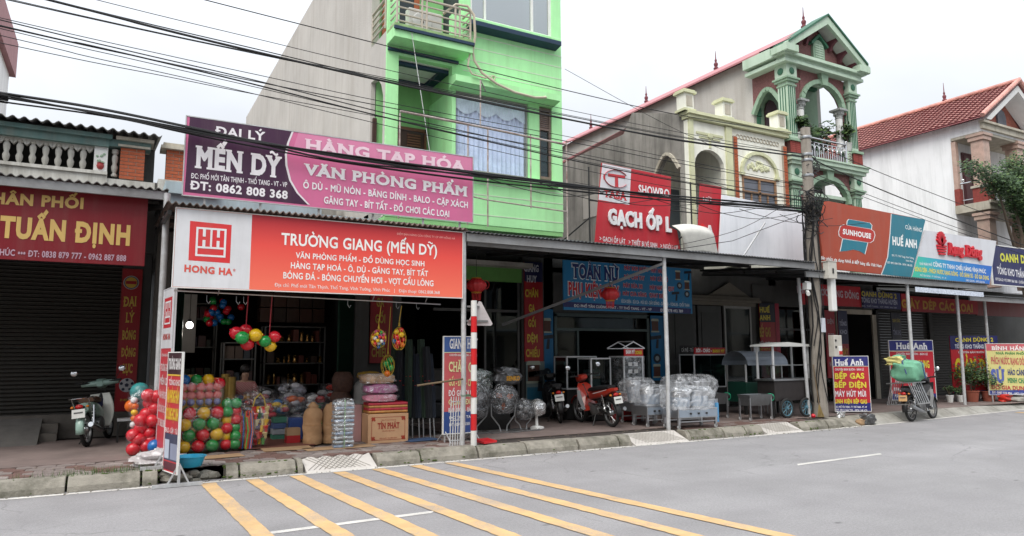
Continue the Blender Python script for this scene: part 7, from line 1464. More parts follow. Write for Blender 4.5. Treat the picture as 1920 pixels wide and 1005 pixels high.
def kraft(x, y, h, l, peak, seed):
    t = thing('paper_sack', l, 'paper sack', (x, y, SZ), 0, 'kraft paper sacks'); mb = MB(); n = 20; rnd = random.Random(seed); ph = [rnd.uniform(0, 6) for _ in range(6)]
    def fn(u, v):
        a = 6.283 * u; r = .155 + .008 * math.sin(a * 3 + v * 9 + ph[0]) + .006 * math.sin(v * 22 + ph[1]); top = max(0, (v - .82) / .18)
        return (r * math.cos(a) * (1 - peak * top ** 1.5), r * .85 * math.sin(a) * (1 - peak * top ** 1.5), h * v + .03 * top * math.sin(a * 2 + ph[2]))
    mb.grid(fn, 28, 18).bld('bag', KRAFT, t, True); MB().lathe([(.1, h * .96), (.03, h + .05), (.001, h + .02)], 10).bld('folded_top', KRAFT, t, True)
    MB().torus((0, 0, h * .5), .155, .003, 20, 4, 'Z').bld('string', P('b08050'), t); return t
kraft(3.0, 12.2, .64, 'brown kraft paper sack with pointed top, left of the pair', .75, 1); kraft(3.33, 12.25, .62, 'brown kraft paper sack behind the bundle of packets, right of the pair', .35, 2)
t = thing('packet_bundle', 'tall strapped stack of silvery packets before the paper sacks', 'packets', (3.29, 11.42, SZ))
for i in range(11):
    z = .035 + i * .066
    for k in range(4): MB().tube([(-.15 + random.uniform(-.02, .02), -.06 + k * .045, z), (.15 + random.uniform(-.02, .02), -.06 + k * .045, z)], .024, 8).bld('packet', mt('packet_silver', (.42, .46, .48), .25, .4, .4, 22) if (i + k) % 3 else mt('packet_blue', (.22, .30, .42), .3, .2, .4, 22), t, True)
MB().bar((0, -.1, 0), (0, -.1, .76), .02, .003).bld('strap', P('7aa07a'), t); blob((0, 0, .38), (.17, .12, .39), seed=15, rough=.03, sq=.3).bld('film', film('thin_film', clear=.8), t, True)
tag(MB().cbox((3.68, 12.25, SZ + .31), (.26, .3, .62)).bld('carton', mt('pink_carton', (.42, .24, .24), .7, 0, .1, 5), None, bevel=.008), 'plain pink carton behind the packet stack', 'carton')
# printed carton with goods on top
t = thing('carton', 'brown carton with red printed lettering under the wrapped tubes', 'carton', (3.80, 11.72, SZ), R(-3))
MB().box(0, 0, 0, .70, .42, .48).bld('box', mt('carton_tan', (.50, .30, .17), .8, 0, .1, 5), t, bevel=.006)
text(t, 'TÍN PHÁT', .16, .54, .24, .09, P('9c2a20'), .03, True); text(t, 'CÔNG TY TNHH HOÀNG GIA', .22, .48, .37, .016, P('9c3a28'), .01); text(t, 'NGUYÊN LIỆU PHÁO', .24, .46, .19, .016, P('9c3a28'), .01); text(t, 'SẢN XUẤT TẠI VIỆT NAM', .2, .5, .07, .018, P('9c3a28'), .01)
fr = MB()
for a, b, c, d in ((.06, .05, .64, .056), (.06, .424, .64, .43), (.06, .056, .066, .424), (.634, .056, .64, .424)): fr.box(a, -.004, b, c, -.002, d)
for x, z in ((.09, .08), (.61, .08), (.09, .4), (.61, .4)): fr.cbox((x, -.004, z), (.08, .002, .03), 0, 0, .7).cbox((x, -.003, z), (.03, .002, .07), 0, 0, .7)
fr.bld('printed_border', P('9c3a28'), t)
ft_ = thing('tube_pack', 'layered red and gold wrapped tubes lying on the printed carton', 'tubes', (3.82, 11.74, SZ + .482), R(-3))
for i in range(4):
    for j in range(5): MB().tube([(.0, .05 + j * .075, .03 + i * .043), (.68, .05 + j * .075, .03 + i * .043)], .026, 8).bld('tube', mt('tube_red', (.42, .02, .04), .35, 0, .35, 14) if i % 2 else mt('tube_gold', (.45, .22, .06), .35, .2, .4, 14), ft_, True)
for (x, y, z, s, m, l, sd) in ((4.06, 11.9, .84, (.29, .17, .07), mt('pillow_pink', (.55, .2, .28), .5, 0, .3, 9), 'pink wrapped pillow at the bottom of the pillow stack', 1), (4.06, 11.9, .98, (.29, .17, .085), mt('pillow_mauve', (.40, .12, .28), .5, 0, .3, 9), 'mauve wrapped pillow in the middle of the pillow stack', 2), (4.0, 11.9, 1.145, (.30, .17, .09), mt('pillow_mix', (.50, .33, .20), .5, 0, .7, 5), 'patterned cream wrapped pillow on top of the pillow stack', 3)):
    t = thing('pillow', l, 'pillow', (x, y, SZ + z - .17), 0, 'wrapped pillows'); blob((0, 0, s[2]), s, seed=sd, rough=.05, sq=.6).bld('cushion', m, t, True); blob((0, 0, s[2]), (s[0] * 1.06, s[1] * 1.06, s[2] * 1.08), seed=sd + 3, rough=.08, sq=.6).bld('film', film('thin_film'), t, True)
sack('sack', 'grey white woven sack behind the pillow stack', (4.15, 13.0, SZ), (.2, .18, .5), mt('white_sack', (.34, .34, .32), .8, 0, .15, 7, .4, 90), 'sack', 21, 0, .06, .5); sack('sack', 'yellow bag resting on the white woven sack', (4.2, 13.0, 1.19), (.18, .15, .07), mt('yellow_cloth', (.45, .28, .04), .7), 'bag', 22)
for i, (x, z) in enumerate(((3.75, 0.17), (3.75, .60), (3.78, .95))): tag(MB().lathe([(.14, 0), (.19, .08), (.2, .25), (.15, .36), (.12, .38)], 16, (x, 13.2, z)).bld('basket', mt('brown_wicker', (.10, .05, .035), .7, 0, .4, 20, .6, 60), None, True), 'brown woven basket, %s of its stack beside the green door' % ('lowest', 'middle', 'topmost')[i], 'basket', 'stacked baskets')
tag(MB().box(3.72, 12.55, SZ, 4.15, 12.85, .75).bld('carton', mt('cardboard', (.3, .2, .1)), None, bevel=.006), 'plain cardboard carton between white sack and pillow stack', 'carton')
# wrapped bundles inside the entrance
def bundle(i, x, y, z, s, cols):
    t = thing('wrapped_bundle', 'clear plastic bundle of %s in the shop entrance, %s' % cols, 'bundle', (x, y, z), 0, 'wrapped bundles in the shop'); rnd = random.Random(i)
    for k in range(12): c = rnd.choice(cols_[i]); d = Vector((rnd.gauss(0, 1), rnd.gauss(0, 1), rnd.gauss(0, .8))).normalized() * s * .7; MB().ball((d.x, d.y, s * .8 + d.z * .8), s * rnd.uniform(.25, .42), 8, 6, 1.2, 1, .7).bld('toy', P(c), t, True)
    blob((0, 0, s * .8), (s * 1.1, s, s * .85), seed=30 + i, rough=.12, sq=.75).bld('film', DUSTY, t, True)
cols_ = [('b03a3a', '7070a0', 'd08060'), ('c83030', '3a60c0', 'd8d8d8'), ('e0e0e8', '303040', 'b0b0c0'), ('d85030', 'f0f0f0', 'a84848'), ('b8b8c0', '4a70c0', '8080a0'), ('d84030', 'e89030', 'd8d8d8'), ('38a060', '404040', 'c0c060'), ('8a8a98', 'd0d0d8', 'b05050'), ('d84858', 'e8c040', '4080c0'), ('c0c0c8', '7a4a8a', 'd87048'), ('e8e8e8', '3a8a5a', 'c83838'), ('d8a040', 'b83030', '5060a0'), ('c05070', 'e0e0e0', '406090')]
for i, (x, y, z, s, c) in enumerate(((2.3, 13.5, .2, .24, ('dull red toys', 'lowest left')), (2.7, 13.6, .2, .26, ('red and blue toys', 'front middle')), (3.0, 13.9, .75, .25, ('black and white footballs', 'topmost')), (3.45, 13.6, .45, .25, ('orange and white balls', 'right side')), (2.95, 13.4, .2, .24, ('grey and blue balls', 'lowest middle')), (3.7, 13.8, .75, .2, ('orange toys', 'upper right')), (3.5, 13.05, .2, .2, ('green toys', 'lowest right')), (2.45, 13.9, .62, .26, ('grey and pink toys', 'upper left')), (2.62, 13.3, .52, .22, ('red and yellow toys', 'middle left')), (2.95, 13.5, .6, .23, ('purple and orange toys', 'middle')), (3.3, 13.3, .62, .2, ('green and red balls', 'middle right')), (2.15, 13.9, .6, .22, ('gold and red toys', 'far left')), (3.25, 13.9, .42, .22, ('pink and white toys', 'behind the paper sacks')))): bundle(i, x, y, z, s, c)
tag(MB().box(2.78, 12.85, SZ, 3.0, 13.05, .55).bld('crate', mt('blue_crate', (.04, .08, .26), .5), None, bevel=.01), 'blue plastic crate behind the paper sacks', 'crate')
t = thing('carton', 'small red and tan carton standing on the entrance floor', 'carton', (2.62, 12.35, SZ)); MB().box(0, 0, 0, .22, .18, .14).bld('red_base', P('a82028'), t); MB().box(0, 0, .141, .22, .18, .26).bld('open_top', mt('cardboard', (.3, .2, .1)), t)
for i in range(4): tag(MB().box(2.52 + i * .004, 13.02, SZ + .1 * i, 2.74 + i * .004, 13.25, SZ + .1 * i + .09).bld('notebook_stack', mt('notebook_%d' % (i % 3), ((.05, .18, .12), (.3, .32, .34), (.06, .1, .22))[i % 3], .6), None, bevel=.004), 'stack of notebooks by the blue crate, layer %s from the floor' % ('first', 'second', 'third', 'fourth', 'fifth', 'sixth')[i], 'notebooks', 'stacked notebooks')
# gold rolls, shelves and stock inside
for i in range(9): tag(MB().lathe([(.075, 0), (.075, 1.1 + .04 * math.sin(i * 2)), (.02, 1.1 + .04 * math.sin(i * 2))], 12, (1.15 + i * .095, 13.7 + .05 * (i % 2), SZ)).bld('paper_roll', mt('gold_roll', (.30, .20, .05), .35, .4, .3, 6), None, True), 'gold paper roll standing in the shop, %s from the left door' % ('first', 'second', 'third', 'fourth', 'fifth', 'sixth', 'seventh', 'eighth', 'ninth')[i], 'paper roll', 'gold paper rolls')
SHELF = mt('shelf_grey', (.16, .165, .16), .5, .3, .2)
def shelf(l, x0, x1, y, zs, goods, rows):
    t = thing('shelf', l, 'shelf', ((x0 + x1) / 2, y, SZ), 0, None, True)
    for x in (x0, x1):
        for yy in (y, y + .4): MB().box(x - .015, yy, SZ, x + .015, yy + .03, zs[-1] + .35).bld('upright', SHELF, t)
    for z in zs: MB().box(x0, y, z, x1, y + .43, z + .025).bld('board', SHELF, t)
    MB().box(x0, y, zs[-1] + .33, x1, y + .43, zs[-1] + .35).bld('board', SHELF, t)
    for z in zs:
        x = x0 + .06
        while x < x1 - .12:
            w_ = random.uniform(.07, .16); h = random.uniform(.1, .26); c = random.choice(goods)
            if isinstance(c, str): MB().box(x, y + .05, z + .026, x + w_ - .01, y + .35, z + .026 + h).bld('stock_box', P(c), t)
            else: MB().lathe([(w_ * .3, 0), (w_ * .38, h * .2), (w_ * .2, h * .6), (w_ * .35, h * .8), (w_ * .1, h)], 8, (x + w_ / 2, y + .12, z + .026)).bld('stock_ornament', c, t, True)
            x += w_ + .01
GOLD = mt('gold_foil', (.55, .33, .10), .25, .8, .3, 20)
shelf('grey steel shelf with boxes left of the gold ornaments', 1.95, 2.55, 15.2, (.6, 1.1, 1.55), ('5a4a4a', '604848', '485058', '6a5a50'), 4)
shelf('long dark shelf of gold ornaments at the back of the shop', 2.8, 4.05, 15.6, (.5, 1.0, 1.45, 1.9), (GOLD, GOLD, GOLD, '4a3a30', '703a30'), 4)
shelf('tall shelf stacked with cartons high in the shop', 1.3, 1.95, 16.5, (.6, 1.2, 1.8, 2.4), ('503030', '304038', '403850', '583838'), 4)
for i in range(10): x = 2.75 + (i % 5) * .28; tag(MB().box(x, 16.0, 2.35 + (i // 5) * .33, x + .26, 16.4, 2.66 + (i // 5) * .33).bld('carton', P(random.choice(('4a3428', '54382c', '3c3028'))), None, bevel=.006), 'dim carton on top of the ornament shelf, %s row, %s from left' % (('lower', 'upper')[i // 5], ('first', 'second', 'third', 'fourth', 'fifth')[i % 5]), 'carton', 'cartons on the ornament shelf')
hb = thing('ceiling_goods', 'bunch of red, green and blue toys hung under the shop ceiling', 'toys', (1.95, 15.6, 2.45))
for i in range(26): ball(hb, random.choice('rrrggbb'), (random.uniform(-.35, .35), random.uniform(-.1, .1), random.uniform(-.18, .35)), .07)
bl = thing('light_bulb', 'lit white bulb hanging inside the shop at left', 'light bulb', (1.26, 14.7, 2.2)); MB().lathe([(.03, -.05), (.055, -.03), (.06, .03), (.03, .07)], 12).bld('glowing_bulb', mt('bulb_glow', (1, .95, .88), .4, emis=9), bl, True); MB().lathe([(.03, .07), (.03, .12), (.012, .13)], 10).tube([(0, 0, .12), (0, 0, 1.2)], .006, 6).bld('cord', DARK, bl, True)
bpy.data.lights.new('bulb', 'POINT'); L_ = bpy.data.lights['bulb']; L_.energy = 1.3; L_.color = (1, .9, .78); L_.shadow_soft_size = .06; lo = bpy.data.objects.new('bulb_light', L_); col.objects.link(lo); lo.location = (1.26, 14.75, 2.05)
tag(MB().box(1.0, 16.1, 1.7, 1.5, 16.14, 2.9).bld('wall_panel', mt('pale_panel', (.45, .44, .42), .7)), 'pale wall panel behind the lit bulb', 'panel')
# hanging rail and ball clusters
hr = thing('hanging_rail', 'thin grey rail with hooks below the stationery sign', 'rail', (2.8, 11.0, 2.5), 0, None, True); MB().tube([(.72, 11.0, 2.55), (4.78, 11.0, 2.48)], .014, 8).bld('bar', STEEL, hr, True)
for x in (1.15, 1.55, 1.65, 3.2, 4.0, 4.35): MB().tube([(x, 11.0, 2.5), (x, 11.0, 2.42), (x + .03, 11.0, 2.38), (x + .05, 11.0, 2.42)], .005, 5).bld('hook', STEEL, hr, True)
for x, z in ((1.3, 2.57), (3.6, 2.56), (4.5, 2.55)): MB().tube([(x, 11.0, z - .06), (x, 10.85, 2.62)], .008, 5).bld('hanger', STEEL, hr)
def face_ball(t, k, p, r):
    b_ = ball(t, k, p, r); nb = MB(); 
    for i in range(9): a = random.uniform(0, 6.28); e = random.uniform(-.6, .6); nb.ball((p[0] + r * math.cos(e) * math.cos(a), p[1] + r * math.cos(e) * math.sin(a), p[2] + r * math.sin(e)), r * .14, 6, 4)
    nb.bld('ball_knobs', BALLC[k], t, True)
t = thing('ball_cluster', 'larger hanging cluster of knobbly red, green and yellow balls', 'ball cluster', (1.73, 11.2, 1.93))
for k, p in (('r', (-.13, .03, .04)), ('r', (.01, .08, .08)), ('g', (-.06, -.08, -.03)), ('y', (.13, -.06, .01)), ('r', (.03, .02, -.12))): face_ball(t, k, p, .097)
MB().tube([(0, 0, .12), (0, -.02, .3), (0, -.1, .62)], .008, 5).bld('string', P('a02030'), t)
t = thing('ball_cluster', 'smaller hanging cluster of red, green and yellow balls on the right', 'ball cluster', (2.07, 11.2, 1.87))
for k, p in (('r', (.07, -.03, .05)), ('g', (-.07, -.05, -.02)), ('y', (.02, .02, -.09)), ('r', (-.1, .05, .0))): face_ball(t, k, p, .088)
MB().tube([(0, 0, .1), (0, -.02, .3), (0, -.1, .66)], .008, 5).bld('string', P('a02030'), t)
def netb(l, loc, R0, H0, r, cols, n, sd):
    t = thing('ball_net', l, 'ball net', loc, 0, 'hanging ball nets'); rnd = random.Random(sd); pts = []; tries = 0
    while len(pts) < n and tries < 6000:
        tries += 1; a = rnd.uniform(0, 6.283); z = rnd.uniform(-1, 1); rr = (1 - z * z) ** .5 * (R0 - r * .5) * (1 if rnd.random() < .8 else .5); p = Vector((rr * math.cos(a), rr * math.sin(a), z * H0))
        if all((p - q).length > r * 1.75 for q in pts): pts.append(p)
    for p in pts: ball(t, rnd.choice(cols), p, r)
    nt_ = MB()
    for k in range(12):
        a = 6.283 * k / 12; nt_.tube([((R0 + r * .6) * math.sin(max(.12, th)) * math.cos(a + th * .5), (R0 + r * .6) * math.sin(max(.12, th)) * math.sin(a + th * .5), (H0 + r * .7) * math.cos(th)) for th in [i * .35 for i in range(9)]], .003, 4)
        nt_.tube([((R0 + r * .6) * .12 * math.cos(a), (R0 + r * .6) * .12 * math.sin(a), H0 + r), (0, 0, H0 + .14)], .003, 4)
    nt_.tube([(0, 0, H0 + .13), (0, -.1, 2.44 - loc[2])], .006, 5).bld('net', P('c8a830'), t); return t
netb('hanging net of many small multicoloured balls, before the red strip', (3.78, 11.2, 1.90), .11, .13, .03, 'rygbpwopyr', 70, 1); netb('hanging net of bigger bright balls right of the small-ball net', (4.13, 11.2, 1.90), .09, .16, .046, 'rygbory', 26, 2); netb('low hanging net of balls partly behind the pillows', (4.05, 11.5, 1.46), .08, .14, .055, 'rgyo', 16, 3)
# folded parasols leaning in a row
PAR = [mt('parasol_green', (.018, .035, .022), .8, 0, .3, 9), mt('parasol_black', (.01, .012, .016), .8, 0, .3, 9), mt('parasol_navy', (.012, .018, .03), .8, 0, .3, 9)]
for i in range(9):
    x = 4.42 + i * .085; y = 12.35 - i * .05 - .06 * (i % 2); h = 1.75 - .13 * (i % 3)
    t = thing('parasol', 'folded dark parasol leaning in the row, %s from the carton' % ('first', 'second', 'third', 'fourth', 'fifth', 'sixth', 'seventh', 'eighth', 'ninth')[i], 'parasol', (x, y, SZ), 0, 'folded parasols'); t.matrix_basis = t.matrix_basis @ Matrix.Rotation(R(-5 - i % 3), 4, 'X') @ Matrix.Rotation(R(4 - i * .7), 4, 'Y')
    mb = MB(); mb.grid(lambda u, v: ((.045 + .02 * math.sin(v * 2.5) + .012 * math.sin(u * 6.283 * 5)) * math.cos(6.283 * u), (.045 + .02 * math.sin(v * 2.5) + .012 * math.sin(u * 6.283 * 5)) * math.sin(6.283 * u), .35 + (h - .35) * v), 30, 6); mb.bld('folded_canopy', PAR[i % 3], t, True)
    MB().tube([(0, 0, 0), (0, 0, h)], .013, 8).bld('pole', STEEL, t, True); MB().torus((0, 0, h * .62), .06, .006, 14, 4, 'Z').bld('tie', P('b02828'), t)
# leaning grille, marker post, dustpan, basin, bags
t = thing('folding_rack', 'rusty steel folding rack leaning by the galvanised post', 'rack', (4.98, 10.82, SZ)); 
for k in range(6): MB().tube([(-.11 + k * .045, -.04, 0), (-.05 + k * .045, .05, .78)], .009, 6).bld('rod', GALV, t, True)
for z in (.08, .4, .7): MB().tube([(-.11 + z * .07, -.04 + z * .11, z), (.12 + z * .07, -.04 + z * .11, z)], .008, 6).bld('cross_rod', GALV, t)
t = thing('marker_post', 'red and white banded roadside marker post', 'marker post', (5.22, 10.62, .15)); 
for k in range(9): MB().lathe([(.05, 0), (.05, .26)], 14, (0, 0, .265 * k - (0 if k else .0)), caps=True).bld('band', P('d9d9d6') if k % 2 == 0 else P('c81c22'), t, True)
ts = thing('road_sign', 'back of a grey triangular warning sign strapped to the marker post', 'road sign', (5.30, 10.70, 2.12), R(-10)); MB().ext([(-.16, .02), (-.13, 0), (.26, 0), (.29, .03), (.09, .40), (.05, .41)], 0, .012).bld('plate', mt('sign_back', (.50, .46, .46), .5, .2, .15, 8), ts); MB().box(-.17, -.03, .06, .2, 0, .09).box(-.16, -.03, .30, .05, 0, .33).bld('strap', STEEL, ts)
MB().tube([(4.3, 10.8, 1.15), (4.9, 10.75, 1.22), (5.08, 10.74, 1.24)], .016, 8).bld('bamboo_pole', mt('bamboo', (.13, .09, .05), .6), thing('bamboo_pole', 'short bamboo pole tied across the galvanised post', 'pole', (4.7, 10.75, 1.2), 0, None, True))
wt = thing('tie_wire', 'green tie wire around post and marker', 'wire', (5.15, 10.7, 1.0), 0, None, True); MB().torus((5.14, 10.72, .98), .1, .006, 16, 5, 'Z').torus((5.17, 10.7, .96), .12, .005, 16, 5, 'Z').bld('loop', P('3a6a4a'), wt)
t = thing('dustpan', 'red plastic dustpan lying by the marker post', 'dustpan', (5.5, 10.72, SZ), R(20)); MB().add([(-.15, -.1, .02), (.15, -.1, .02), (.13, .1, .03), (-.13, .1, .03), (-.16, -.1, .05), (.16, -.1, .05), (.14, .11, .08), (-.14, .11, .08)], [(0, 1, 2, 3), (2, 6, 7, 3), (0, 3, 7, 4), (1, 5, 6, 2)]).bld('pan', P('b82028'), t); MB().tube([(0, .1, .06), (.05, .28, .05)], .015, 6).bld('handle', P('b82028'), t)
t = thing('basin', 'bright blue plastic basin on the kerb', 'basin', (1.0, 10.62, .16)); o = MB().lathe([(.001, .01), (.13, .01), (.145, .02), (.185, .135), (.205, .145), (.205, .152), (.18, .15), (.14, .03), (.001, .025)], 28, caps=False).bld('bowl', mt('blue_plastic', (.03, .36, .55), .3, 0, .04), t, True)
t = thing('plastic_bag', 'crumpled grey white plastic sheet heap on the pavement edge', 'bag', (.58, 10.98, SZ)); blob((0, 0, .06), (.28, .2, .12), 40, 20, .35, .8, 51).bld('sheet', film('grey_film', (.62, .58, .58), .2, .7, 6, .4, .08), t, True)
t = thing('stool', 'small dark metal stool beside the red ball bag', 'stool', (.3, 14.2, SZ)); MB().box(-.15, -.12, .36, .15, .12, .40).bld('seat', GALV, t)
for x in (-.13, .13):
    for y in (-.1, .1): MB().box(x - .012, y - .012, 0, x + .012, y + .012, .36).bld('leg', DARK, t)
# shopkeeper sitting in the dark shop
t = thing('person', 'person in a red and white striped shirt sitting in the dark shop', 'person', (2.2, 14.2, SZ))
def skin(name, V, E, rad, m, parent, sub=2):
    me = bpy.data.meshes.new(name); me.from_pydata(V, E, []); me.materials.append(m); o = link(name, me, parent); s = o.modifiers.new('skin', 'SKIN'); s.use_smooth_shade = True
    for i, r_ in enumerate(rad): me.skin_vertices[0].data[i].radius = (r_ if isinstance(r_, tuple) else (r_, r_))
    me.skin_vertices[0].data[0].use_root = True; ss = o.modifiers.new('sub', 'SUBSURF'); ss.levels = sub; ss.render_levels = sub; return o
SKIN = mt('skin', (.42, .25, .18), .6, 0, .08)
V = [(0, 0, .48), (0, -.02, .66), (0, -.04, .88), (0, -.06, 1.0), (0, -.09, 1.07), (0, -.11, 1.17), (-.16, -.05, .94), (-.23, -.14, .72), (-.1, -.32, .68), (-.03, -.38, .68), (.16, -.05, .94), (.23, -.14, .72), (.1, -.32, .68), (.03, -.38, .70), (-.1, -.06, .47), (-.13, -.42, .5), (-.13, -.44, .08), (-.13, -.56, .04), (.1, -.06, .47), (.13, -.42, .5), (.13, -.44, .08), (.13, -.56, .04)]
E_ = [(0, 1), (1, 2), (2, 3), (3, 4), (4, 5), (2, 6), (6, 7), (7, 8), (8, 9), (2, 10), (10, 11), (11, 12), (12, 13), (0, 14), (14, 15), (15, 16), (16, 17), (0, 18), (18, 19), (19, 20), (20, 21)]
skin('body', V, E_, [(.15, .11), (.14, .1), (.14, .09), .055, .06, .085, .06, .045, .035, .035, .06, .045, .035, .035, .09, .07, .045, .04, .09, .07, .045, .04], SKIN, t)
SHIRT = striped('striped_shirt', (.36, .06, .07), (.5, .45, .42), 14.0)
skin('shirt', [(0, 0, .5), (0, -.02, .66), (0, -.04, .86), (0, -.05, .97), (-.16, -.05, .93), (-.22, -.12, .76), (.16, -.05, .93), (.22, -.12, .76)], [(0, 1), (1, 2), (2, 3), (2, 4), (4, 5), (2, 6), (6, 7)], [(.165, .125), (.155, .115), (.155, .105), .07, .075, .062, .075, .062], SHIRT, t)
MB().ball((0, -.065, 1.215), .098, 14, 10, .98, 1, 1).bld('hair', mt('hair', (.012, .01, .01), .5), t, True)
skin('trousers', [(0, 0, .48), (-.1, -.06, .47), (-.13, -.42, .5), (-.13, -.44, .14), (.1, -.06, .47), (.13, -.42, .5), (.13, -.44, .14)], [(0, 1), (1, 2), (2, 3), (0, 4), (4, 5), (5, 6)], [(.16, .12), .1, .08, .06, .1, .08, .06], mt('dark_trousers', (.02, .02, .025), .8), t)
fc = MB().ball((-.03, -.185, 1.16), .012, 6, 4).ball((.03, -.185, 1.16), .012, 6, 4); fc.bld('eyes', BLACK, t); MB().ball((0, -.2, 1.135), .016, 6, 4, .8, 1, 1.3).bld('nose', SKIN, t)
st = thing('stool', 'low stool under the sitting person in the shop', 'stool', (2.2, 14.25, SZ)); MB().lathe([(.16, .34), (.16, .38), (.02, .38)], 14).bld('seat', P('803030'), st)
for k in range(4): MB().tube([(.11 * math.cos(k * 1.57 + .8), .11 * math.sin(k * 1.57 + .8), .34), (.15 * math.cos(k * 1.57 + .8), .15 * math.sin(k * 1.57 + .8), 0)], .015, 6).bld('leg', P('803030'), st)
# ------------------------------------------------------------------ fans wrapped in plastic
def fan(l, loc, rz, r, h, m_bl, film_m, white=False):
    t = thing('electric_fan', l, 'fan', loc, rz, 'wrapped electric fans'); mb = MB()
    for k in range(5): mb.torus((0, -.06 + (.05 if k > 2 else 0), h), r * (1 - .2 * (k % 3)), .006, 24, 5)
    for k in range(16): a = 6.283 * k / 16; mb.tube([(.06 * math.cos(a), -.1, h + .06 * math.sin(a)), (r * math.cos(a), -.06, h + r * math.sin(a)), (.06 * math.cos(a), .04, h + .06 * math.sin(a))], .003, 4)
    mb.bld('guard', mt('guard_dark', (.10, .10, .10), .4, .6) if not white else WHITE, t, True)
    b = MB()
    for k in range(3): a = 2.094 * k + .4; b.add([(0, -.03, h), (r * .5 * math.cos(a - .35), -.05, h + r * .5 * math.sin(a - .35)), (r * .85 * math.cos(a), -.03, h + r * .85 * math.sin(a)), (r * .55 * math.cos(a + .4), 0, h + r * .55 * math.sin(a + .4))], [(0, 1, 2, 3)])
    b.bld('blades', m_bl, t); MB().lathe([(.03, -.12), (.06, -.1), (.07, .02), (.08, .12), (.05, .2)], 12, (0, 0, h), (0, 1, 0)).bld('motor', mt('motor_grey', (.12, .12, .12), .4), t, True)
    if white: loft(MB(), [(-.1, .03, .1, .03), (0, .04, .13, .04), (.1, .03, .1, .03)]).bld('base', WHITE, t, True); MB().tube([(0, 0, .05), (0, .03, h)], .03, 10).bld('neck', WHITE, t, True)
    else:
        for s in (-1, 1): MB().tube([(s * r, 0, h), (s * r * .9, .03, h * .5), (s * .08, .03, .12), (s * .06, .0, .02)], .014, 6).bld('yoke', STEEL, t, True)
        MB().tube([(-.28, -.15, .015), (.28, -.15, .015), (.28, .18, .015), (-.28, .18, .015), (-.28, -.15, .015)], .015, 6).bld('base', STEEL, t, True)
    blob((0, -.02, h), (r * 1.12, .16, r * 1.12), seed=int(r * 100) + int(h * 10), rough=.07, sq=.85).bld('film', film_m, t, True); return t
OB = mt('orange_blade', (.35, .08, .02), .4); GB = mt('grey_blade', (.3, .3, .31), .4, .3)
fan('largest wrapped fan, standing right behind the marker post', (6.0, 12.2, SZ), R(5), .33, .62, GB, DUSTY); fan('wrapped fan with orange blades in the middle of the fan group', (6.58, 12.1, SZ), R(-8), .26, .62, OB, DUSTY)
fan('small wrapped grey fan lying low next to the white fan', (7.05, 12.15, SZ), R(0), .19, .40, GB, DUSTY); fan('small white wrapped table fan at the right of the fan group', (7.38, 12.2, SZ), R(15), .145, .42, mt('pale_blade', (.5, .5, .48), .4), film('pale_film', (.75, .75, .74), .4), True)
t = sack('plastic_bag', 'black glossy bag with yellow lettering above the wrapped fans', (6.85, 12.45, SZ + .86), (.3, .12, .17), film('black_film', (.02, .02, .022), .1, .9, 7, .3, .12), 'bag', 61, 0, .12, .6); text(t, 'SENKO', -.1, .2, .1, .08, P('c8901c'), .05, False, y=-.16)
sack('wrapped_bundle', 'green goods wrapped in film behind the fans', (6.4, 12.8, SZ + .72), (.3, .15, .22), film('greenish_film', (.12, .28, .14), .35), 'bundle', 62); tag(MB().box(5.9, 12.6, SZ, 7.0, 13.0, SZ + .7).bld('display_table', DARK), 'dark low table behind the wrapped fans', 'table')
for i in range(6): tag(MB().box(5.75 + (i % 2) * .62, 15.2, .2 + (i // 2) * .38, 6.33 + (i % 2) * .62, 15.6, .56 + (i // 2) * .38).bld('folded_quilt', P(('46484c', '3a3c40', '52504e')[i % 3]), None, bevel=.05), 'folded grey quilt in the dim bedding shop, %s stack, %s' % (('left', 'right')[i % 2], ('lowest', 'middle', 'topmost')[i // 2]), 'quilt', 'folded quilts')
# lanterns
LR = mt('lantern_red', (.35, .012, .015), .5, 0, .2); LG = mt('lantern_gold', (.6, .35, .06), .35, .5)
def lantern(l, loc):
    t = thing('lantern', l, 'lantern', loc, 0, 'red lanterns')
    for k in range(14):
        a0 = 6.283 * k / 14; mb = MB(); mb.grid(lambda u, v: ((.09 + .10 * math.sin(math.pi * v)) * (1 - .06 * math.sin(math.pi * u)) * math.cos(a0 + .449 * u), (.09 + .10 * math.sin(math.pi * v)) * (1 - .06 * math.sin(math.pi * u)) * math.sin(a0 + .449 * u), -.12 + .24 * v), 3, 6); mb.bld('panel', LR, t, True)
    for z in (-.13, .13): MB().lathe([(.085, -.012), (.1, 0), (.085, .012), (.02, .012)], 16, (0, 0, z)).bld('gold_ring', LG, t, True)
    ts_ = MB()
    for k in range(16): a = 6.283 * k / 16; ts_.tube([(.08 * math.cos(a), .08 * math.sin(a), -.14), (.07 * math.cos(a), .07 * math.sin(a), -.27)], .006, 4)
    ts_.bld('tassel', LR, t); MB().tube([(0, 0, .14), (0, 0, .7)], .005, 5).bld('cord', DARK, t); MB().torus((.18, 0, .02), .08, .006, 12, 4).torus((-.18, 0, .02), .08, .006, 12, 4).bld('wing_loop', LR, t)
lantern('red lantern hanging left of the bedding strip sign', (5.70, 11.5, 2.88)); lantern('red lantern hanging in front of the bright blue signboard', (8.70, 11.5, 2.83))
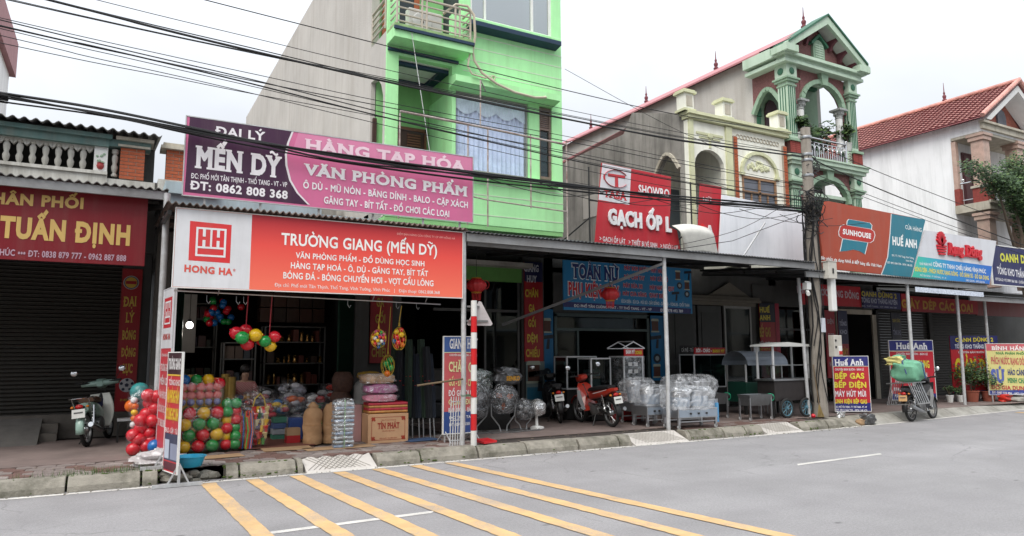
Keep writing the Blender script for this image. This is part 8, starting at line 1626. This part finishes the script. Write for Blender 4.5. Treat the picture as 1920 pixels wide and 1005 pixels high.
# ------------------------------------------------------------------ glass display cabinets
ALU = mt('cabinet_alu', (.62, .63, .64), .4, .15, .1)
def cabinet(l, loc, W, D, z0, z1, base, head=None, roof=False, shelves=2, rz=0):
    t = thing('display_cabinet', l, 'cabinet', loc, rz, 'food display cabinets'); f = MB()
    for x in (0, W):
        for y in (0, D): f.box(x - .015, y - .015, z0, x + .015, y + .015, z1)
    for z in (z0, z1 - .03):
        for y in (0, D): f.box(.015, y - .014, z, W - .015, y + .014, z + .03)
        for x in (0, W): f.box(x - .014, .015, z, x + .014, D - .015, z + .03)
    f.bld('frame', ALU, t)
    for a in ((.015, -.004, W - .015, 0), (.015, D, W - .015, D + .004)): MB().box(a[0], a[1], z0 + .03, a[2], a[3], z1 - .03).bld('pane', GLASS, t)
    for x in (-.004, W): MB().box(x, .015, z0 + .03, x + .004, D - .015, z1 - .03).bld('pane', GLASS, t)
    for k in range(shelves): z = z0 + (z1 - z0) * (k + 1) / (shelves + 1); MB().box(.02, .02, z, W - .02, D - .02, z + .012).bld('shelf', STEEL, t)
    MB().box(0, 0, .02, W, D, z0).bld('base', base, t, bevel=.01)
    if head: hb_ = MB().box(0, -.03, z1, W, 0, z1 + .16).bld('header', P(head[0]), t); text(t, head[1], .04, W * .55, z1 + .05, .08, P('e8e8e8'), .05, y=-.036); text(t, head[2], W * .58, W - .03, z1 + .04, .07, P('d8c030'), .05, y=-.036)
    if roof: rb_ = MB()
    if roof:
        for y in (-.03, D + .03): rb_.bar((-.05, y, z1 + .17), (W / 2, y, z1 + .31), .02).bar((W + .05, y, z1 + .17), (W / 2, y, z1 + .31), .02).bar((-.05, y, z1 + .165), (W + .05, y, z1 + .165), .02)
        rb_.bar((W / 2, -.03, z1 + .32), (W / 2, D + .03, z1 + .32), .02).bld('roof_frame', ALU, t)
    return t
REDB = mt('red_base', (.35, .015, .02), .4, 0, .3, 5)
c_ = cabinet('glass bread cabinet with small open roof frame and red header', (9.83, 12.55, SZ), .52, .5, .62, 1.42, REDB, ('c01820', 'BÁNH MỲ', 'DONER'), True, 2)
for k in range(4):
    for j in range(2): MB().box(.12 + j * .16, -.012, .72 + k * .16, .22 + j * .16, -.008, .80 + k * .16).bld('vent_print', P('c8c8c8'), c_)
MB().box(-.02, -.05, .62, .54, .52, 1.42).bld('film', film('cabinet_film', clear=.78), c_); disc(c_, .32, .35, [(.14, 'a08030'), (.09, '3a6a2a')], 'dish_print', -.02)
cabinet('wide empty glass cabinet behind the black motorbike', (8.9, 13.4, SZ), .8, .5, .68, 1.42, DARK, None, False, 1); c_ = cabinet('glass cabinet holding a white carton with orange tape', (9.2, 12.9, SZ), .52, .5, .7, 1.38, DARK, None, False, 0); MB().box(.06, .1, .74, .32, .4, 1.12).bld('white_carton', P('c8c8c8'), c_); MB().box(.058, .098, .92, .322, .1, .98).bld('tape', P('c87828'), c_)
c_ = cabinet('glass cabinet with red and blue header by the dim doorway', (12.6, 13.3, SZ), 1.05, .5, .62, 1.45, DARK, ('a81822', 'XÔI - CHÁO -', 'BÁNH MỲ'), False, 1)
# ------------------------------------------------------------------ stainless trolleys with wrapped pots
def castor(t, x, y):
    w_ = MB().lathe([(.03, -.012), (.04, -.008), (.04, .008), (.03, .012)], 12, (x, y, .04), (0, 1, 0)).bld('castor', mt('castor', (.35, .35, .35), .5), t, True); MB().box(x - .02, y - .02, .05, x + .02, y + .02, .09).bld('castor_fork', STEEL, w_)
INOX = mt('stainless', (.55, .56, .58), .28, .9, .08, 5)
def trolley(l, loc, W, D, H, pots, rz=0):
    t = thing('pot_trolley', l, 'trolley', loc, rz, 'stainless pot trolleys')
    for x in (.03, W - .03):
        for y in (.03, D - .03): MB().box(x - .022, y - .022, .08, x + .022, y + .022, H - .19).bld('leg', INOX, t); castor(t, x, y)
    MB().box(0, 0, H - .19, W, D, H).bld('tray', INOX, t, bevel=.006); MB().box(.02, -.006, H - .17, W - .02, -.002, H - .03).bld('front_panel', mt('blue_film_steel', (.36, .42, .50), .35, .5, .1), t)
    MB().box(.03, .02, .13, W - .03, .035, .15).box(.03, D - .035, .13, W - .03, D - .02, .15).bld('lower_rail', INOX, t)
    for k in range(3): MB().lathe([(.018, 0), (.02, .03), (.01, .035)], 10, (W * .3 + k * W * .2, -.006, H - .1), (0, -1, 0)).bld('knob', DARK, t, True)
    for i, (x, y, r, h) in enumerate(pots):
        p = MB().lathe([(r, 0), (r, h), (r * 1.04, h + .01), (r * 1.04, h + .02)], 24, (x, y, H)).bld('pot', INOX, t, True); MB().lathe([(r * 1.02, 0), (r, .02), (.05, .05), (.02, .06), (.02, .09), (.001, .09)], 24, (x, y, H + h + .02)).bld('pot_lid', INOX, p, True)
        MB().lathe([(r + .003, .03), (r + .003, h * .75)], 24, (x, y, H), caps=False).bld('protective_film', mt('blue_film_steel', (.36, .42, .5)), p, True)
    return t
def wrapfilm(l, loc, s, seed, rz=0): sack('stretch_wrap', l, loc, s, WRAP, 'film', seed, rz, .05, .42)
tr1 = trolley('front stainless trolley on castors with two wrapped pots at the kerb', (9.70, 10.72, SZ), .95, .52, .40, [(.24, .26, .19, .28), (.68, .26, .2, .30)], R(-6)); wrapfilm('loose clear stretch wrap over the front trolley pots', (10.16, 10.95, SZ + .3), (.52, .3, .26), 71, R(-6))
tr2 = trolley('middle stainless trolley behind the white awning post', (9.45, 11.35, SZ), .6, .5, .42, [(.28, .25, .2, .3)]); tr3 = trolley('left stainless trolley beside the red bread cabinet base', (9.62, 11.95, SZ), .62, .5, .45, [(.2, .25, .15, .42), (.48, .25, .12, .34)])
trolley('rear stainless trolley with large wrapped pots', (10.35, 11.4, SZ), 1.1, .6, .5, [(.28, .3, .22, .34), (.8, .3, .22, .34)]); wrapfilm('clear stretch wrap over the middle trolley pot', (9.75, 11.6, SZ + .4), (.34, .28, .22), 72); wrapfilm('crinkled stretch wrap over the large rear pots', (10.9, 11.7, SZ + .5), (.62, .34, .26), 73); wrapfilm('clear stretch wrap over the left trolley pots', (9.9, 12.2, SZ + .4), (.36, .26, .28), 74)
tag(MB().box(10.72, 10.72, SZ + .1, 10.78, 10.76, SZ + .48).bld('carton', P('5a9ac8')), 'light blue carton edge beside the front trolley', 'carton')
# ------------------------------------------------------------------ barbecue troughs with green blowers
GRNM = mt('blower_green', (.015, .38, .19), .35, 0, .1)
def grill(l, loc, W, rz=0):
    t = thing('barbecue_grill', l, 'grill', loc, rz, 'barbecue grills with blowers'); D = .36; H = .56
    o = MB().add([(0, 0, H), (W, 0, H), (W, D, H), (0, D, H), (.05, .06, H - .24), (W - .05, .06, H - .24), (W - .05, D - .06, H - .24), (.05, D - .06, H - .24)], [(0, 1, 5, 4), (1, 2, 6, 5), (2, 3, 7, 6), (3, 0, 4, 7), (4, 5, 6, 7)]).bld('trough', mt('grill_steel', (.22, .23, .24), .4, .8, .2), t); o.modifiers.new('th', 'SOLIDIFY').thickness = .01
    for x in (.03, W - .03):
        for y in (.03, D - .03): MB().box(x - .015, y - .015, .08, x + .015, y + .015, H).bld('leg', STEEL, t); castor(t, x, y)
    b = MB().lathe([(.04, -.05), (.085, -.045), (.09, 0), (.085, .045), (.04, .05)], 16, (W + .12, D / 2, H - .08), (0, 1, 0)).tube([(W + .12, D / 2, H - .14), (W - .02, D / 2, H - .16)], .04, 10).bld('blower', GRNM, t, True); MB().lathe([(.05, 0), (.045, .02), (.02, .03)], 12, (W + .12, D / 2 - .05, H - .08), (0, -1, 0)).bld('blower_inlet', DARK, b, True); return t
grill('front steel barbecue grill with green blower at the pavement edge', (12.2, 11.2, SZ), .72); grill('rear barbecue grill with green blower behind the wrapped pots', (11.5, 12.3, SZ + .0), .5); grill('barbecue grill with green blower left of the food cart', (12.0, 12.0, SZ), .4)
# ------------------------------------------------------------------ food carts
t = thing('food_cart', 'large dark food cart with flat white roof and spoked blue wheel', 'food cart', (13.12, 11.35, SZ))
MB().box(.05, 0, .38, 1.25, .5, .84).bld('body', mt('cart_body', (.035, .03, .03), .45, .2, .3), t, bevel=.01); MB().box(.0, -.03, .84, 1.3, .53, .88).bld('counter', STEEL, t)
for x in (.06, 1.24):
    for y in (.02, .48): MB().box(x - .018, y - .018, .88, x + .018, y + .018, 1.62).bld('post', ALU, t)
MB().box(.04, 0, 1.18, 1.26, .3, 1.2).bld('shelf', STEEL, t); MB().ext([(-.08, 1.62), (1.38, 1.62), (1.36, 1.66), (.5, 1.72), (-.05, 1.66)], -.06, .56).bld('roof', mt('roof_white', (.55, .55, .53), .5, 0, .1), t)
for x in (.35, 1.0):
    w_ = MB().torus((x, -.06, .22), .2, .028, 24, 8).bld('wheel', RUBBER, t, True); sp = MB().torus((x, -.06, .22), .165, .012, 20, 6).lathe([(.03, -.04), (.03, .04)], 10, (x, -.06, .22), (0, 1, 0))
    for k in range(10): a = 6.283 * k / 10; sp.tube([(x, -.06, .22), (x + .16 * math.cos(a), -.06, .22 + .16 * math.sin(a))], .008, 5)
    sp.bld('blue_rim', mt('blue_rim', (.12, .25, .32), .4, .3), w_, True)
MB().box(.02, .05, .0, .08, .12, .38).box(1.18, .05, 0, 1.24, .12, .38).bld('rest_leg', DARK, t)
t = thing('food_cart', 'food cart with curved grey barrel roof behind the large cart', 'food cart', (13.3, 12.3, SZ))
MB().box(0, 0, .3, 1.3, .6, .78).bld('body', mt('cart_green', (.01, .05, .035), .4), t, bevel=.01); br = MB()
for i in range(10): a0, a1 = math.pi * i / 10, math.pi * (i + 1) / 10; br.add([(-.05, .3 - .42 * math.cos(a0), 1.18 + .34 * math.sin(a0)), (1.35, .3 - .42 * math.cos(a0), 1.18 + .34 * math.sin(a0)), (1.35, .3 - .42 * math.cos(a1), 1.18 + .34 * math.sin(a1)), (-.05, .3 - .42 * math.cos(a1), 1.18 + .34 * math.sin(a1))], [(0, 1, 2, 3)])
br.add([(1.35, .3 - .42 * math.cos(math.pi * i / 10), 1.18 + .34 * math.sin(math.pi * i / 10)) for i in range(11)], [tuple(range(11))]); br.bld('barrel_roof', mt('roof_grey', (.28, .32, .38), .35, .4, .1), t, True)
MB().lathe([(.09, 0), (.09, .14), (.17, .15), (.02, .21)], 14, (.7, .3, 1.5)).bld('chimney', STEEL, t, True)
for x in (.03, .45, .9, 1.27): MB().box(x - .015, .01, .78, x + .015, .04, 1.2).bld('post', ALU, t)
MB().box(.03, .02, .78, 1.27, .03, 1.2).bld('pane', GLASS, t); 
for x in (.1, 1.2): MB().box(x - .03, .1, 0, x + .03, .16, .3).bld('leg', DARK, t)
for i in range(2):
    t = thing('chair', 'small steel chair stacked by the food carts, %s' % ('nearer' if i else 'farther'), 'chair', (13.9 + i * .3, 12.1, SZ + .0), R(20)); MB().box(0, 0, .42, .34, .34, .45).bld('seat', STEEL, t); MB().tube([(.02, .32, .45), (.02, .36, .85), (.32, .36, .85), (.32, .32, .45)], .012, 6).tube([(.17, .34, .45), (.17, .36, .85)], .01, 6).bld('backrest', STEEL, t, True)
    for x in (.02, .32):
        for y in (.02, .32): MB().tube([(x, y, .42), (x, y, 0)], .012, 6).bld('leg', STEEL, t)
t = thing('broom', 'straw broom leaning by the utility pole', 'broom', (14.2, 11.0, SZ)); MB().tube([(0, 0, .3), (.06, .15, 1.2)], .012, 6).bld('handle', mt('bamboo', (.28, .2, .1)), t); mb = MB()
for i in range(40): a = random.uniform(0, 6.28); mb.tube([(0, 0, .32), (.1 * math.cos(a), .05 * math.sin(a) - .03, .02)], .004, 3)
mb.bld('bristles', mt('straw', (.30, .22, .09), .9), t)
tag(MB().ball((0, 0, .05), .05, 14, 10).bld('ball', BALLC['r'], None, True), 'red ball lying by the broom', 'ball').location = (13.98, 11.0, SZ)
t = sack('rubbish_bag', 'black plastic rubbish bag lying on the road edge', (15.2, 10.5, 0), (.2, .12, .12), film('black_film'), 'bag', 81, 0, .2, .7); blob((-.25, .02, .07), (.09, .08, .07), seed=82).bld('brown_scrap', mt('cardboard', (.3, .2, .1)), t, True)
sack('plastic_bag', 'torn white plastic scrap at the foot of the pole', (14.75, 10.85, SZ), (.09, .06, .06), film('pale_film'), 'bag', 83, 0, .3)
# ------------------------------------------------------------------ potted plants and odds at right
def pot_plant(l, x, y, r, h, ph, n, m, z=SZ, s=.07):
    t = thing('potted_plant', l, 'potted plant', (x, y, z), 0, 'potted plants at right'); MB().lathe([(r * .75, 0), (r, h), (r * 1.08, h), (r * 1.08, h + .03), (r * .9, h + .03), (r * .85, h - .02), (.01, h - .02)], 14).bld('pot', m, t, True)
    mb = MB()
    for i in range(6): a = random.uniform(0, 6.28); mb.tube([(0, 0, h), (r * .5 * math.cos(a), r * .5 * math.sin(a), h + ph * .5), (r * 1.3 * math.cos(a), r * 1.3 * math.sin(a), h + ph * random.uniform(.7, 1))], .008, 5)
    mb.bld('stem', BARK, t); lf = MB()
    for i in range(max(3, n // 90)): leaf_cluster(lf, (random.uniform(-r, r) * 1.3, random.uniform(-r, r), h + ph * random.uniform(.35, .95)), ph * .32, 90, s)
    lf.bld('foliage', [LEAF, LEAF2], t)
RP = mt('terracotta', (.28, .08, .05), .8)
pot_plant('tallest bushy potted plant in front of the navy and red shoe sign', 22.5, 12.1, .2, .3, .95, 900, RP); pot_plant('potted plant with red pot right of the tallest one', 23.1, 11.95, .2, .28, .7, 700, RP); pot_plant('small plant in white pot, left of the potted plants', 21.7, 12.3, .1, .18, .3, 200, WHITE, s=.05); pot_plant('second small plant in white pot', 22.1, 12.2, .11, .17, .28, 200, WHITE, s=.05); pot_plant('black-potted bush between the red pots', 22.8, 12.2, .18, .26, .6, 500, BLACK)
tag(MB().lathe([(.2, 0), (.24, .38), (.26, .4), (.26, .45), (.2, .45)], 18, (24.1, 11.75, SZ)).bld('stone_planter', CONC, None, True), 'pale stone planter under the cream standing sign', 'planter'); sack('plastic_bag', 'red plastic bag between the pots', (23.3, 11.6, SZ), (.22, .12, .1), P('c02818'), 'bag', 91, 0, .2); tag(blob((0, 0, .06), (.3, .2, .07), seed=92).bld('stone_slab', CONC, None, True), 'flat mossy stone lying before the pots', 'stone').location = (23.7, 11.45, SZ)
for i, (x, h, a) in enumerate(((17.12, .5, 'left'), (19.32, .55, 'right'))): pot_plant('fern in pale pot on the mint balcony, %s side' % a, x, 13.45, .13, .22, h, 350, mt('pale_pot', (.5, .5, .48), .7), 7.74, .16)
pot_plant('leafy plant spilling over the mint balcony railing', 18.6, 13.75, .2, .3, .9, 500, RP, 7.27, .14); pot_plant('palm leaved plant beside the white balcony column', 17.7, 13.7, .16, .3, .7, 350, RP, 7.27, .16)
# rusty frame for a missing sign before the green house
t = thing('sign_frame', 'rusty empty pipe frame standing before the green house window', 'frame', (6.5, 12.6, 4.2), 0, None, True); RU = mt('rusty_white_pipe', (.46, .40, .37), .7, .1, .4, 9, dirt='6b3a28', dk=.7)
MB().tube([(4.6, 12.6, 6.3), (6.48, 12.6, 6.25), (8.45, 12.6, 6.18)], .025, 8).bld('top_pipe', RU, t, True); MB().tube([(5.5, 12.6, 4.85), (6.5, 12.6, 4.75), (8.43, 12.6, 4.69)], .015, 6).bld('bottom_pipe', RU, t, True)
for x, z in ((4.6, 4.2), (6.05, 4.2), (6.5, 4.2), (7.52, 4.68), (8.43, 4.0)): MB().tube([(x, 12.6, z), (x, 12.6, 6.26)], .018, 6).bld('upright', RU, t, True)
MB().tube([(6.33, 12.6, 6.26), (6.33, 12.6, 7.25), (6.75, 13.2, 7.3)], .016, 6).bld('tall_upright', RU, t, True); MB().tube([(4.95, 12.95, 8.1), (5.3, 12.7, 5.4), (5.6, 12.6, 4.3)], .008, 5).bld('stay_wire', GALV, t)
# frame behind the torn sign
t = thing('sign_frame', 'thin dark steel frame holding the torn red sign', 'frame', (10.5, 12.6, 4), 0, None, True)
for x in (9.0, 10.1, 11.2, 12.0, 12.6): MB().tube([(x, 12.58, 3.85), (x, 12.58, 5.75)], .02, 6).bld('upright', DARK, t); MB().tube([(x, 12.6, 4.6), (x - .5, 13.5, 3.9)], .018, 6).bld('strut', DARK, t)
MB().tube([(9.0, 12.58, 5.0), (12.9, 12.58, 5.0)], .015, 6).bld('rail', DARK, t)
tag(MB().tube([(14.2, 12.3, 4.9), (13.2, 12.2, 3.9)], .025, 6).bld('strut', GALV), 'grey slanting strut before the blank white sign', 'strut')
